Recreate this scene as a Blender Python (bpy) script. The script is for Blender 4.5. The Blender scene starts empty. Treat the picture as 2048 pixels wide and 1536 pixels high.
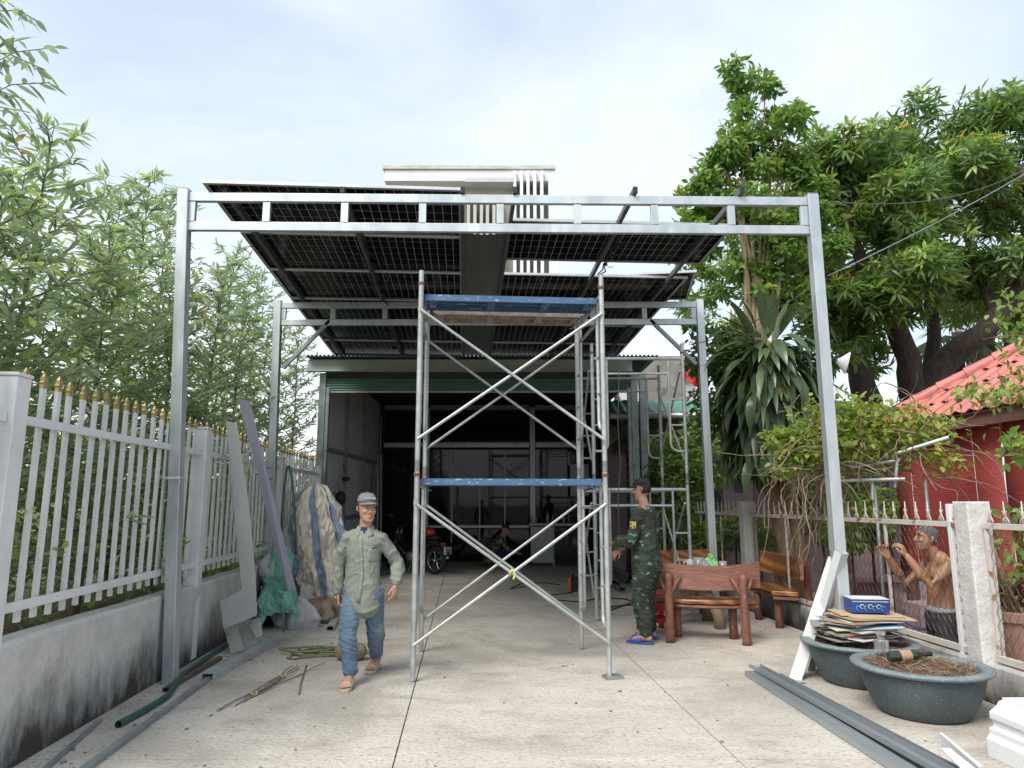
import bpy, math, random
import numpy as np
from mathutils import Vector, Matrix, Euler, noise
random.seed(7)
RNG = np.random.default_rng(11)
SC = bpy.context.scene
COL = SC.collection
PI = math.pi
R = math.radians

# ---------------------------------------------------------------- camera
FPX, CAMH, PITCH = 1400.0, 1.52, math.atan(235/1400)
cd = bpy.data.cameras.new('camera'); cam = bpy.data.objects.new('camera', cd); COL.objects.link(cam)
cam.location = (0, 0, CAMH); cam.rotation_euler = (PI/2+PITCH, 0, 0)
cd.sensor_fit = 'HORIZONTAL'; cd.sensor_width = 36; cd.lens = 36*FPX/2048
cd.clip_start = .05; cd.clip_end = 3000
SC.camera = cam

# ---------------------------------------------------------------- sky and sun
SUN_EL, SUN_AZ = 50, -142          # azimuth: degrees from +Y, negative = to the left
w = bpy.data.worlds.new('World'); SC.world = w; w.use_nodes = True
nt = w.node_tree; nt.nodes.clear()
def wn(t, **k):
    n = nt.nodes.new(t)
    for a, b in k.items(): setattr(n, a, b)
    return n
sky = wn('ShaderNodeTexSky', sky_type='NISHITA', sun_disc=False, sun_elevation=R(SUN_EL), sun_rotation=R(SUN_AZ), air_density=1.2, dust_density=2.2)
tc = wn('ShaderNodeTexCoord'); mp = wn('ShaderNodeMapping'); mp.inputs['Scale'].default_value = (1.0, 1.0, 2.1)
mp.inputs['Location'].default_value = (.35, .1, .2)
n1 = wn('ShaderNodeTexNoise'); n1.inputs['Scale'].default_value = 1.7; n1.inputs['Detail'].default_value = 7; n1.inputs['Roughness'].default_value = .52
n1.inputs['Distortion'].default_value = .35
rp = wn('ShaderNodeValToRGB'); e = rp.color_ramp.elements
e[0].position = .30; e[0].color = (.40,.40,.40,1); e[1].position = .66; e[1].color = (1,1,1,1)
n2 = wn('ShaderNodeTexNoise'); n2.inputs['Scale'].default_value = 1.3; n2.inputs['Detail'].default_value = 5
rp2 = wn('ShaderNodeValToRGB'); e = rp2.color_ramp.elements
e[0].position = .36; e[0].color = (3.6,4.05,4.5,1); e[1].position = .66; e[1].color = (4.9,5.15,5.4,1)
mx = wn('ShaderNodeMix', data_type='RGBA'); bg = wn('ShaderNodeBackground'); out = wn('ShaderNodeOutputWorld')
L = nt.links.new
L(tc.outputs['Generated'], mp.inputs['Vector']); L(mp.outputs['Vector'], n1.inputs['Vector']); L(n1.outputs['Fac'], rp.inputs['Fac'])
L(mp.outputs['Vector'], n2.inputs['Vector']); L(n2.outputs['Fac'], rp2.inputs['Fac'])
L(rp.outputs['Color'], mx.inputs['Factor']); L(sky.outputs['Color'], mx.inputs['A']); L(rp2.outputs['Color'], mx.inputs['B'])
L(mx.outputs['Result'], bg.inputs['Color']); bg.inputs['Strength'].default_value = .1
L(bg.outputs['Background'], out.inputs['Surface'])
sd = bpy.data.lights.new('sun', 'SUN'); sun = bpy.data.objects.new('sun', sd); COL.objects.link(sun)
sd.energy = 1.5; sd.angle = R(28); sd.color = (1, .95, .87)
_a, _e = R(SUN_AZ), R(SUN_EL)
sun.rotation_euler = Vector((math.sin(_a)*math.cos(_e), math.cos(_a)*math.cos(_e), math.sin(_e))).to_track_quat('Z', 'Y').to_euler()
SC.view_settings.view_transform = 'Standard'; SC.view_settings.look = 'None'
SC.view_settings.exposure = 1.28; SC.view_settings.gamma = 1; SC.view_settings.use_curve_mapping = False
SC.render.engine = 'CYCLES'
SC.cycles.max_bounces = 8; SC.cycles.diffuse_bounces = 5; SC.cycles.glossy_bounces = 3; SC.cycles.transmission_bounces = 6; SC.cycles.transparent_max_bounces = 8
SC.cycles.caustics_reflective = False; SC.cycles.caustics_refractive = False

# ---------------------------------------------------------------- measuring helpers (photo pixel -> place)
_cp, _sp = math.cos(PITCH), math.sin(PITCH)
def ray(x, y):
    u = (x-1024)/FPX; v = (768-y)/FPX; d = _cp - v*_sp
    return u/d, (_sp + v*_cp)/d
def at(x, y, D):
    a, b = ray(x, y); return Vector((a*D, D, CAMH+b*D))
def gnd(x, y, z=0.0):
    a, b = ray(x, y); D = (z-CAMH)/b; return Vector((a*D, D, z))
K = .067                                     # the yard runs slightly to the left with depth
def Y(s, d, z=0.0): return Vector((s-K*d, d, z))

# ---------------------------------------------------------------- mesh collector
class MB:
    def __init__(s): s.v = []; s.f = []; s.mi = []; s.cur = 0
    def add(s, vs, fs):
        o = len(s.v); s.v += [tuple(p) for p in vs]
        s.f += [tuple(i+o for i in f) for f in fs]; s.mi += [s.cur]*len(fs); return s
    def box(s, c, sz, rot=None):
        c = Vector(c); a, b, d = sz[0]/2, sz[1]/2, sz[2]/2
        vs = [Vector((x, y, z)) for x in (-a, a) for y in (-b, b) for z in (-d, d)]
        if rot is not None:
            m = rot if isinstance(rot, Matrix) else Euler(rot).to_matrix()
            vs = [m @ p for p in vs]
        return s.add([p+c for p in vs], [(0,1,3,2),(4,6,7,5),(0,4,5,1),(2,3,7,6),(0,2,6,4),(1,5,7,3)])
    def bar(s, p0, p1, w, h, up=(0,0,1), hollow=0):
        p0, p1 = Vector(p0), Vector(p1); t = (p1-p0).normalized(); up = Vector(up)
        if abs(t.dot(up)) > .99: up = Vector((0,1,0))
        b = t.cross(up).normalized(); n = b.cross(t).normalized()
        def ring(p, w, h): return [p+b*w/2+n*h/2, p-b*w/2+n*h/2, p-b*w/2-n*h/2, p+b*w/2-n*h/2]
        if not hollow:
            return s.add(ring(p0,w,h)+ring(p1,w,h), [(0,1,2,3),(7,6,5,4),(0,4,5,1),(1,5,6,2),(2,6,7,3),(3,7,4,0)])
        q = hollow*2
        vs = ring(p0,w,h)+ring(p1,w,h)+ring(p0,w-q,h-q)+ring(p1,w-q,h-q)
        fs = [(0,4,5,1),(1,5,6,2),(2,6,7,3),(3,7,4,0)]
        fs += [(8,9,13,12),(9,10,14,13),(10,11,15,14),(11,8,12,15)]
        for o in (0, 4):
            for i in range(4):
                j = (i+1) % 4; q4 = (o+i, o+j, o+8+j, o+8+i)
                fs.append(q4 if o == 0 else q4[::-1])
        return s.add(vs, fs)
    def tube(s, pts, r, n=8, cap=True):
        pts = [Vector(p) for p in pts]; m = len(pts)
        rs = r if isinstance(r, (list, tuple)) else [r]*m
        t0 = (pts[1]-pts[0]).normalized()
        ref = Vector((0,0,1)) if abs(t0.z) < .9 else Vector((1,0,0))
        b = t0.cross(ref).normalized(); vs = []
        for i, p in enumerate(pts):
            t = (pts[min(i+1,m-1)]-pts[max(i-1,0)])
            t = t.normalized() if t.length > 1e-9 else t0
            b = (b - t*b.dot(t)).normalized(); c = t.cross(b)
            for k in range(n):
                a = 2*PI*k/n; vs.append(p + (b*math.cos(a)+c*math.sin(a))*rs[i])
        fs = [(i*n+k, i*n+(k+1)%n, (i+1)*n+(k+1)%n, (i+1)*n+k) for i in range(m-1) for k in range(n)]
        if cap: fs += [tuple(range(n))[::-1], tuple(range((m-1)*n, m*n))]
        return s.add(vs, fs)
    def loft(s, rings, cap=True, closed=True):
        n = len(rings[0]); m = len(rings); vs = [p for r in rings for p in r]
        kk = n if closed else n-1
        fs = [(i*n+k, i*n+(k+1)%n, (i+1)*n+(k+1)%n, (i+1)*n+k) for i in range(m-1) for k in range(kk)]
        if cap: fs += [tuple(range(n))[::-1], tuple(range((m-1)*n, m*n))]
        return s.add(vs, fs)
    def limb(s, pts, rad, n=12, side=None):
        """closed soft limb along pts; rad = radius or (rx, ry) per point; rx lies along side"""
        pts = [Vector(p) for p in pts]; m = len(pts); rings = []
        for i, p in enumerate(pts):
            t = (pts[min(i+1,m-1)]-pts[max(i-1,0)]).normalized()
            sd_ = Vector(side) if side is not None else Vector((1,0,0))
            if abs(t.dot(sd_.normalized())) > .95: sd_ = Vector((0,1,0))
            b = (sd_ - t*sd_.dot(t)).normalized(); c = t.cross(b)
            r = rad[i]; rx, ry = r if isinstance(r, (tuple, list)) else (r, r)
            rings.append([p+b*math.cos(2*PI*k/n)*rx+c*math.sin(2*PI*k/n)*ry for k in range(n)])
        for e_, sg in ((0, -1), (m-1, 1)):
            p = pts[e_]; t = (pts[min(e_+1,m-1)]-pts[max(e_-1,0)]).normalized()*sg
            r = rad[e_]; rm = min(r) if isinstance(r, (tuple, list)) else r
            cen = p + t*rm*.35
            ring = [cen+(q-p)*.72 for q in rings[e_ if e_ == 0 else -1]]
            if e_ == 0: first = ring
            else: last = ring
        return s.loft([first]+rings+[last])
    def ball(s, c, r, n=12, m=8, rot=None):
        c = Vector(c); r = r if isinstance(r, (tuple, list)) else (r, r, r)
        rings = []
        for i in range(1, m):
            th = PI*i/m
            ring = [Vector((r[0]*math.sin(th)*math.cos(2*PI*k/n), r[1]*math.sin(th)*math.sin(2*PI*k/n), -r[2]*math.cos(th))) for k in range(n)]
            if rot is not None: ring = [rot @ q for q in ring]
            rings.append([q+c for q in ring])
        return s.loft(rings)
    def lathe(s, prof, c=(0,0,0), n=32, cap=False):
        c = Vector(c)
        return s.loft([[c+Vector((r*math.cos(2*PI*k/n), r*math.sin(2*PI*k/n), z)) for k in range(n)] for r, z in prof], cap=cap)
    def prism(s, poly, off):
        """poly: planar list of points, off: extrusion vector"""
        off = Vector(off); n = len(poly); vs = [Vector(p) for p in poly]+[Vector(p)+off for p in poly]
        return s.add(vs, [tuple(range(n))[::-1], tuple(range(n, 2*n))]+[(i, (i+1)%n, n+(i+1)%n, n+i) for i in range(n)])
    def grid(s, fn, nu, nv):
        vs = [fn(i/nu, j/nv) for i in range(nu+1) for j in range(nv+1)]; k = nv+1
        return s.add(vs, [(i*k+j, (i+1)*k+j, (i+1)*k+j+1, i*k+j+1) for i in range(nu) for j in range(nv)])
    def mesh(s, name, mats, smooth=False, shift=(0,0,0), fixn=True):
        me = bpy.data.meshes.new(name); o = Vector(shift)
        me.from_pydata([Vector(p)-o for p in s.v], [], s.f)
        for m in (mats if isinstance(mats, (list, tuple)) else [mats]): me.materials.append(m)
        if any(s.mi): me.polygons.foreach_set('material_index', s.mi)
        if fixn:
            import bmesh
            b = bmesh.new(); b.from_mesh(me); bmesh.ops.recalc_face_normals(b, faces=b.faces); b.to_mesh(b_me := me); b.free()
        if smooth:
            me.polygons.foreach_set('use_smooth', [True]*len(me.polygons))
        return me
    def build(s, name, mats, parent=None, smooth=False, bevel=0, auto=None, fixn=True):
        if parent is not None: org = ORG[parent.name]
        else:
            a = np.array(s.v); org = Vector(((a[:,0].min()+a[:,0].max())/2, (a[:,1].min()+a[:,1].max())/2, a[:,2].min()))
        me = s.mesh(name, mats, smooth, org, fixn)
        o = bpy.data.objects.new(name, me); COL.objects.link(o)
        if parent is not None: o.parent = parent
        else: o.location = org
        ORG[o.name] = org
        if bevel:
            m = o.modifiers.new('bevel', 'BEVEL'); m.width = bevel; m.segments = 2; m.limit_method = 'ANGLE'
        if smooth and auto is not None:
            # flat-shade sharp edges by splitting
            m = o.modifiers.new('split', 'EDGE_SPLIT'); m.split_angle = R(auto)
        return o
ORG = {}
def empty(name, loc):
    o = bpy.data.objects.new(name, None); COL.objects.link(o); o.location = loc; o.empty_display_size = .1
    ORG[o.name] = Vector(loc); return o
def tag(o, label=None, cat=None, group=None, kind=None):
    for k_, v_ in (('label', label), ('category', cat), ('group', group), ('kind', kind)):
        if v_: o[k_] = v_
    return o
def thing(name, loc, label, cat, group=None): return tag(empty(name, loc), label, cat, group)
def inst(me, name, parent, loc, rot=None, scale=None):
    """a part that shares mesh data; loc in world coordinates"""
    o = bpy.data.objects.new(name, me); COL.objects.link(o); o.parent = parent
    o.location = Vector(loc)-ORG[parent.name] if parent is not None else Vector(loc)
    if rot is not None: o.rotation_euler = rot
    if scale is not None: o.scale = scale
    ORG[o.name] = Vector(loc)
    return o
def copy_tree(o, parent=None):
    c = o.copy(); COL.objects.link(c); c.parent = parent
    for ch in [q for q in bpy.data.objects if q.parent == o]: copy_tree(ch, c)
    return c
def remesh(o, voxel, smooth_it=4, factor=.5):
    """turn overlapping closed pieces into one continuous skin"""
    m = o.modifiers.new('r', 'REMESH'); m.mode = 'VOXEL'; m.voxel_size = voxel; m.use_smooth_shade = True
    if smooth_it:
        m2 = o.modifiers.new('s', 'SMOOTH'); m2.iterations = smooth_it; m2.factor = factor
    dg = bpy.context.evaluated_depsgraph_get(); ev = o.evaluated_get(dg)
    me = bpy.data.meshes.new_from_object(ev); me.name = o.name
    mats = [x for x in o.data.materials]; o.modifiers.clear(); o.data = me
    me.materials.clear()
    for x in mats: me.materials.append(x)
    me.polygons.foreach_set('use_smooth', [True]*len(me.polygons)); me.update()
    return o
def wrinkle(o, fn):
    """push vertices along their normals by fn(co)"""
    me = o.data; n = len(me.vertices)
    co = np.empty(n*3); no = np.empty(n*3); me.vertices.foreach_get('co', co); me.vertices.foreach_get('normal', no)
    co = co.reshape(-1,3); no = no.reshape(-1,3)
    d = np.array([fn(Vector(p)) for p in co]); me.vertices.foreach_set('co', (co+no*d[:,None]).ravel()); me.update()

# ---------------------------------------------------------------- materials
def mat(name, a, b=None, sc=6, r=.6, m=0, bu=0, bs=60, stretch=(1,1,1), spots=None, spot_sc=30, spot_th=.62, spot_w=.05,
        trans=0, coat=0, spec=.5, th=(.35,.65), rvar=0, alpha=1):
    mt = bpy.data.materials.new(name); mt.use_nodes = True; t = mt.node_tree; N = t.nodes; K_ = t.links.new
    p = N['Principled BSDF']; b = b or tuple(c*.78 for c in a)
    p.inputs['Roughness'].default_value = r; p.inputs['Metallic'].default_value = m; p.inputs['Specular IOR Level'].default_value = spec
    if coat: p.inputs['Coat Weight'].default_value = coat; p.inputs['Coat Roughness'].default_value = .08
    if trans: p.inputs['Transmission Weight'].default_value = trans
    if alpha < 1: p.inputs['Alpha'].default_value = alpha
    g = N.new('ShaderNodeNewGeometry'); mp_ = N.new('ShaderNodeMapping'); mp_.inputs['Scale'].default_value = stretch
    K_(g.outputs['Position'], mp_.inputs['Vector'])
    n = N.new('ShaderNodeTexNoise'); n.inputs['Scale'].default_value = sc; n.inputs['Detail'].default_value = 6; n.inputs['Roughness'].default_value = .6
    K_(mp_.outputs['Vector'], n.inputs['Vector'])
    rp_ = N.new('ShaderNodeValToRGB'); rp_.color_ramp.elements[0].position = th[0]; rp_.color_ramp.elements[1].position = th[1]
    rp_.color_ramp.elements[0].color = (*b, 1); rp_.color_ramp.elements[1].color = (*a, 1)
    K_(n.outputs['Fac'], rp_.inputs['Fac']); c = rp_.outputs['Color']
    if spots:
        n3 = N.new('ShaderNodeTexNoise'); n3.inputs['Scale'].default_value = spot_sc; n3.inputs['Detail'].default_value = 4
        K_(mp_.outputs['Vector'], n3.inputs['Vector'])
        r3 = N.new('ShaderNodeValToRGB'); r3.color_ramp.elements[0].position = spot_th; r3.color_ramp.elements[1].position = spot_th+spot_w
        r3.color_ramp.elements[0].color = (0,0,0,1); r3.color_ramp.elements[1].color = (1,1,1,1)
        K_(n3.outputs['Fac'], r3.inputs['Fac'])
        mx_ = N.new('ShaderNodeMix'); mx_.data_type = 'RGBA'; K_(r3.outputs['Color'], mx_.inputs['Factor']); K_(c, mx_.inputs['A'])
        mx_.inputs['B'].default_value = (*spots, 1); c = mx_.outputs['Result']
    K_(c, p.inputs['Base Color'])
    if rvar:
        mr = N.new('ShaderNodeMapRange'); mr.inputs['To Min'].default_value = r-rvar; mr.inputs['To Max'].default_value = r+rvar
        K_(n.outputs['Fac'], mr.inputs['Value']); K_(mr.outputs['Result'], p.inputs['Roughness'])
    if bu:
        nb = N.new('ShaderNodeTexNoise'); nb.inputs['Scale'].default_value = bs; nb.inputs['Detail'].default_value = 5
        K_(mp_.outputs['Vector'], nb.inputs['Vector'])
        bp = N.new('ShaderNodeBump'); bp.inputs['Strength'].default_value = bu; bp.inputs['Distance'].default_value = .02
        K_(nb.outputs['Fac'], bp.inputs['Height']); K_(bp.outputs['Normal'], p.inputs['Normal'])
    return mt
def leafmat(name, dark, mid, light, tr=.4, rough=.45, spec=.4):
    mt = bpy.data.materials.new(name); mt.use_nodes = True; t = mt.node_tree; N = t.nodes; K_ = t.links.new
    p = N['Principled BSDF']; p.inputs['Roughness'].default_value = rough; p.inputs['Specular IOR Level'].default_value = spec
    at_ = N.new('ShaderNodeAttribute'); at_.attribute_name = 'rnd'
    rp_ = N.new('ShaderNodeValToRGB'); e_ = rp_.color_ramp.elements
    e_[0].position = 0; e_[0].color = (*dark, 1); e_[1].position = 1; e_[1].color = (*light, 1); q = e_.new(.55); q.color = (*mid, 1); q = e_.new(.955); q.color = (*light, 1); e_[-1].color = (light[0]*1.15, light[1]*.72, light[2]*.7, 1)
    K_(at_.outputs['Fac'], rp_.inputs['Fac']); K_(rp_.outputs['Color'], p.inputs['Base Color'])
    tl = N.new('ShaderNodeBsdfTranslucent'); hs = N.new('ShaderNodeHueSaturation'); hs.inputs['Value'].default_value = 1.5; hs.inputs['Saturation'].default_value = 1.15
    hs.inputs['Hue'].default_value = .485
    K_(rp_.outputs['Color'], hs.inputs['Color']); K_(hs.outputs['Color'], tl.inputs['Color'])
    ms = N.new('ShaderNodeMixShader'); ms.inputs['Fac'].default_value = tr
    K_(p.outputs['BSDF'], ms.inputs[1]); K_(tl.outputs['BSDF'], ms.inputs[2]); K_(ms.outputs['Shader'], N['Material Output'].inputs['Surface'])
    return mt
def leafmesh(name, P, T, Nn, Ln, Wd, m, parent=None, seg=4, curve=.25, fold=.2, peak=.45, rnd=None, flat=False, kind=None):
    """many leaves in one crown mesh: base points P, directions T, up normals Nn, lengths, widths"""
    P = np.asarray(P, float); T = np.asarray(T, float); Nn = np.asarray(Nn, float); n = len(P)
    if n == 0: return None
    Ln = np.broadcast_to(np.asarray(Ln, float), (n,)); Wd = np.broadcast_to(np.asarray(Wd, float), (n,))
    cv = np.broadcast_to(np.asarray(curve, float), (n,))
    T = T/np.linalg.norm(T, axis=1)[:,None]; Nn = Nn-T*(Nn*T).sum(1)[:,None]
    Nn = Nn/np.maximum(np.linalg.norm(Nn, axis=1), 1e-6)[:,None]; B = np.cross(T, Nn)
    st = []
    for i in range(seg+1):
        t = i/seg; wv = math.sin(PI*min(1, max(0, t))**(math.log(.5)/math.log(peak)))**.85 if 0 < t < 1 else .04
        mid = P + T*(Ln*(t-.12*abs(1)*0))[:,None] - Nn*(cv*Ln*t*t)[:,None]
        h = (Wd*wv/2)[:,None]
        if flat: st += [mid+B*h, mid-B*h]
        else: st += [mid+B*h+Nn*h*fold, mid, mid-B*h+Nn*h*fold]
    k = 2 if flat else 3; vs = np.stack(st, 1); per = (seg+1)*k
    fs = []
    for i in range(seg):
        for j in range(k-1): fs.append((i*k+j, i*k+j+1, (i+1)*k+j+1, (i+1)*k+j))
    fs = np.array(fs); F = (fs[None]+(np.arange(n)*per)[:,None,None]).reshape(-1)
    org = ORG[parent.name] if parent is not None else Vector((0,0,0))
    me = bpy.data.meshes.new(name); V = vs.reshape(-1,3)-np.array(org)
    me.vertices.add(len(V)); me.vertices.foreach_set('co', V.ravel())
    me.loops.add(len(F)); me.loops.foreach_set('vertex_index', F.astype(np.int32))
    nf = len(F)//4; me.polygons.add(nf); me.polygons.foreach_set('loop_start', np.arange(nf, dtype=np.int32)*4)
    try: me.polygons.foreach_set('loop_total', np.full(nf, 4, np.int32))
    except Exception: pass
    me.update(calc_edges=True)
    me.polygons.foreach_set('use_smooth', [True]*nf)
    rv = RNG.random(n) if rnd is None else rnd
    a_ = me.attributes.new('rnd', 'FLOAT', 'POINT'); a_.data.foreach_set('value', np.repeat(rv, per).astype(np.float32))
    me.materials.append(m)
    o = bpy.data.objects.new(name, me); COL.objects.link(o)
    if parent is not None: o.parent = parent
    if kind: o['kind'] = kind
    ORG[o.name] = org
    return o
# ================================================================ materials
def concrete():
    mt = mat('yard_concrete', (.60,.565,.505), (.50,.465,.41), sc=1.1, r=.92, bu=.7, bs=34, spots=(.33,.295,.25), spot_sc=38, spot_th=.585, spot_w=.12, stretch=(.8,1.05,1))
    t = mt.node_tree; N = t.nodes; K_ = t.links.new; p = N['Principled BSDF']; src = p.inputs['Base Color'].links[0].from_socket; g_ = N.new('ShaderNodeNewGeometry')
    def layer(src, sc, dist, lo, hi, col, fac, stretch=(1,1,1), det=8):
        m_ = N.new('ShaderNodeMapping'); m_.inputs['Scale'].default_value = stretch; K_(g_.outputs['Position'], m_.inputs['Vector'])
        n_ = N.new('ShaderNodeTexNoise'); n_.inputs['Scale'].default_value = sc; n_.inputs['Detail'].default_value = det; n_.inputs['Roughness'].default_value = .65; n_.inputs['Distortion'].default_value = dist; K_(m_.outputs['Vector'], n_.inputs['Vector'])
        r_ = N.new('ShaderNodeValToRGB'); r_.color_ramp.elements[0].position = lo; r_.color_ramp.elements[1].position = hi; r_.color_ramp.elements[1].color = (fac,fac,fac,1); K_(n_.outputs['Fac'], r_.inputs['Fac'])
        x_ = N.new('ShaderNodeMix'); x_.data_type = 'RGBA'; K_(r_.outputs['Color'], x_.inputs['Factor']); K_(src, x_.inputs['A']); x_.inputs['B'].default_value = (*col,1); return x_.outputs['Result']
    src = layer(src, .55, 1.2, .44, .66, (.34,.31,.27), .78)                       # broad damp stains
    src = layer(src, 3.2, .6, .52, .70, (.30,.26,.215), .7, (.5,1,1))               # dirt patches
    src = layer(src, 58, 0, .57, .66, (.20,.17,.14), .85, (.5,1,1), 3)           # pits
    src = layer(src, 5.5, 2.5, .66, .72, (.70,.67,.61), .5, (1,.3,1))              # pale scuffs
    K_(src, p.inputs['Base Color']); return mt
M_conc = concrete()
M_joint = mat('joint_dirt', (.10,.09,.075), r=.95)
M_base = mat('earth', (.12,.10,.075), (.07,.07,.04), sc=.5, r=.95, bu=.4, bs=6)
M_litter = mat('leaf_litter', (.16,.105,.065), (.06,.045,.03), sc=14, r=.95, bu=.8, bs=24, spots=(.10,.16,.05), spot_sc=5, spot_th=.6)
M_pink = mat('pink_paving', (.46,.33,.29), (.36,.26,.23), sc=3, r=.8, bu=.2, bs=40)
M_galv = mat('galvanised_steel', (.60,.65,.665), (.44,.49,.51), sc=5, r=.42, m=.55, bu=.04, bs=120, stretch=(1,1,.35), spots=(.74,.78,.80), spot_sc=3.2, spot_th=.60, spot_w=.12, rvar=.1)
M_galvd = mat('dull_galvanised_steel', (.34,.375,.385), (.22,.25,.26), sc=6, r=.5, m=.5, rvar=.1)
M_pipe = mat('scaffold_pipe', (.52,.55,.54), (.36,.39,.38), sc=9, r=.45, m=.45, spots=(.30,.22,.15), spot_sc=16, spot_th=.68, spot_w=.06, rvar=.1)
M_rust = mat('rust', (.22,.09,.045), (.12,.05,.03), sc=25, r=.85, bu=.2)
M_fence = mat('fence_white_paint', (.74,.76,.765), (.62,.645,.65), sc=3.5, r=.45, spots=(.34,.23,.15), spot_sc=17, spot_th=.715, spot_w=.03, bu=.06, bs=40)
M_gold = mat('gold_plastic', (.60,.47,.24), (.42,.30,.13), sc=30, r=.38, m=.5)
M_purl = mat('shaded_purlin_steel', (.16,.17,.175), (.10,.105,.11), sc=6, r=.5, m=.4)  # darkened: the shadow under the panels is put into the colour
M_weld = mat('weld_bead', (.30,.29,.27), (.16,.12,.09), sc=60, r=.7, m=.3)
M_black = mat('black_metal', (.02,.022,.026), r=.5)
M_alu = mat('panel_frame_aluminium', (.58,.59,.60), (.48,.49,.50), sc=4, r=.4, m=.6)
M_cell = mat('solar_cell', (.005,.006,.011), (.003,.0035,.007), sc=1.2, r=.14, spec=.10)
M_back = mat('cell_backing', (.85,.86,.88), (.80,.81,.84), r=.4)
M_strip = mat('dark_grey_sheet', (.16,.163,.168), (.135,.138,.143), sc=2, r=.38, m=.3)
M_eave = mat('pale_green_channel', (.42,.48,.45), (.34,.40,.37), sc=3, r=.5)
M_corr = mat('corrugated_steel', (.46,.48,.49), (.36,.38,.39), sc=3, r=.4, m=.5)
M_shut = mat('green_shutter_paint', (.10,.20,.155), (.07,.15,.115), sc=4, r=.45)
M_wallc = mat('pale_wall_sheet', (.40,.41,.42), (.33,.34,.35), sc=2, r=.6)
M_dark = mat('dark_interior_shade', (.045,.048,.055), (.03,.032,.038), sc=1.5, r=.7)  # interior dimness is put into this near-black colour
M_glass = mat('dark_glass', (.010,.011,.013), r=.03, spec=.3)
M_white = mat('white_render', (.78,.79,.80), (.70,.71,.72), sc=1.2, r=.8)
M_trim = mat('stained_white_trim', (.66,.66,.62), (.42,.42,.37), sc=2.5, r=.85, stretch=(1,1,3))
M_beige = mat('beige_render', (.56,.56,.46), (.50,.50,.41), sc=1, r=.85)

# whitewashed wall with mould that climbs from its foot and runs in streaks
def wallmat(name, ztop, hi=(.60,.60,.585)):
    mt = mat(name, hi, tuple(c*.8 for c in hi), sc=5, r=.92, bu=.25, bs=45, spots=(.46,.44,.41), spot_sc=26, spot_th=.62)
    t = mt.node_tree; N = t.nodes; K_ = t.links.new; p = N['Principled BSDF']; src = p.inputs['Base Color'].links[0].from_socket
    g = N.new('ShaderNodeNewGeometry'); sx = N.new('ShaderNodeSeparateXYZ'); K_(g.outputs['Position'], sx.inputs['Vector'])
    m1 = N.new('ShaderNodeMapping'); m1.inputs['Scale'].default_value = (1.4, 1.7, .75); K_(g.outputs['Position'], m1.inputs['Vector'])
    n = N.new('ShaderNodeTexNoise'); n.inputs['Scale'].default_value = 2.3; n.inputs['Detail'].default_value = 9; n.inputs['Roughness'].default_value = .72
    K_(m1.outputs['Vector'], n.inputs['Vector'])
    m2 = N.new('ShaderNodeMapping'); m2.inputs['Scale'].default_value = (.5, .55, .5); K_(g.outputs['Position'], m2.inputs['Vector'])
    n2 = N.new('ShaderNodeTexNoise'); n2.inputs['Scale'].default_value = 1.3; n2.inputs['Detail'].default_value = 3; K_(m2.outputs['Vector'], n2.inputs['Vector'])
    mr = N.new('ShaderNodeMapRange'); mr.inputs['From Min'].default_value = 0; mr.inputs['From Max'].default_value = ztop
    mr.inputs['To Min'].default_value = .39; mr.inputs['To Max'].default_value = -.30; K_(sx.outputs['Z'], mr.inputs['Value'])
    ad = N.new('ShaderNodeMath'); ad.operation = 'ADD'; K_(n.outputs['Fac'], ad.inputs[0]); K_(mr.outputs['Result'], ad.inputs[1])
    mu = N.new('ShaderNodeMath'); mu.operation = 'MULTIPLY_ADD'; mu.inputs[1].default_value = .55; mu.inputs[2].default_value = -.27; K_(n2.outputs['Fac'], mu.inputs[0])
    a2 = N.new('ShaderNodeMath'); a2.operation = 'ADD'; K_(ad.outputs[0], a2.inputs[0]); K_(mu.outputs[0], a2.inputs[1])
    rp_ = N.new('ShaderNodeValToRGB'); rp_.color_ramp.elements[0].position = .46; rp_.color_ramp.elements[1].position = .86
    K_(a2.outputs[0], rp_.inputs['Fac'])
    mx_ = N.new('ShaderNodeMix'); mx_.data_type = 'RGBA'; K_(rp_.outputs['Color'], mx_.inputs['Factor']); K_(src, mx_.inputs['A'])
    mx_.inputs['B'].default_value = (.045,.044,.043,1); K_(mx_.outputs['Result'], p.inputs['Base Color'])
    return mt
M_mould = wallmat('mouldy_whitewash', .75)
M_mould2 = wallmat('mouldy_plinth', .55, (.50,.49,.47))
M_pillar = mat('flaking_white_pillar', (.66,.66,.64), (.50,.50,.48), sc=7, r=.9, bu=.4, bs=40, spots=(.30,.29,.28), spot_sc=70, spot_th=.62, spot_w=.10)

# ================================================================ the ground
g = MB(); g.add([(-1500,-300,-.5),(1500,-300,-.5),(1500,2400,-.5),(-1500,2400,-.5)], [(0,1,2,3)])
tag(g.build('ground', M_base), kind='structure')
yard = tag(empty('driveway', (0, 4, 0)), kind='structure')
b = MB(); b.prism([Y(-2.62,-3,-.4), Y(4.05,-3,-.4), Y(4.05,22,-.4), Y(-2.62,22,-.4)], (0,0,.388)); b.build('joint_bed', M_joint, yard)
sv = [-2.615, -.4, 1.65, 4.045]; dv = [-3, 4.5, 9.1, 13.3, 22]
for i in range(3):
    for j in range(4):
        b = MB(); gp = .004
        b.prism([Y(sv[i]+gp, dv[j]+gp, -.1), Y(sv[i+1]-gp, dv[j]+gp, -.1), Y(sv[i+1]-gp, dv[j+1]-gp, -.1), Y(sv[i]+gp, dv[j+1]-gp, -.1)], (0,0,.1+.001*((i+j) % 2)))
        b.build('concrete_slab', M_conc, yard, bevel=.003)
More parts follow.
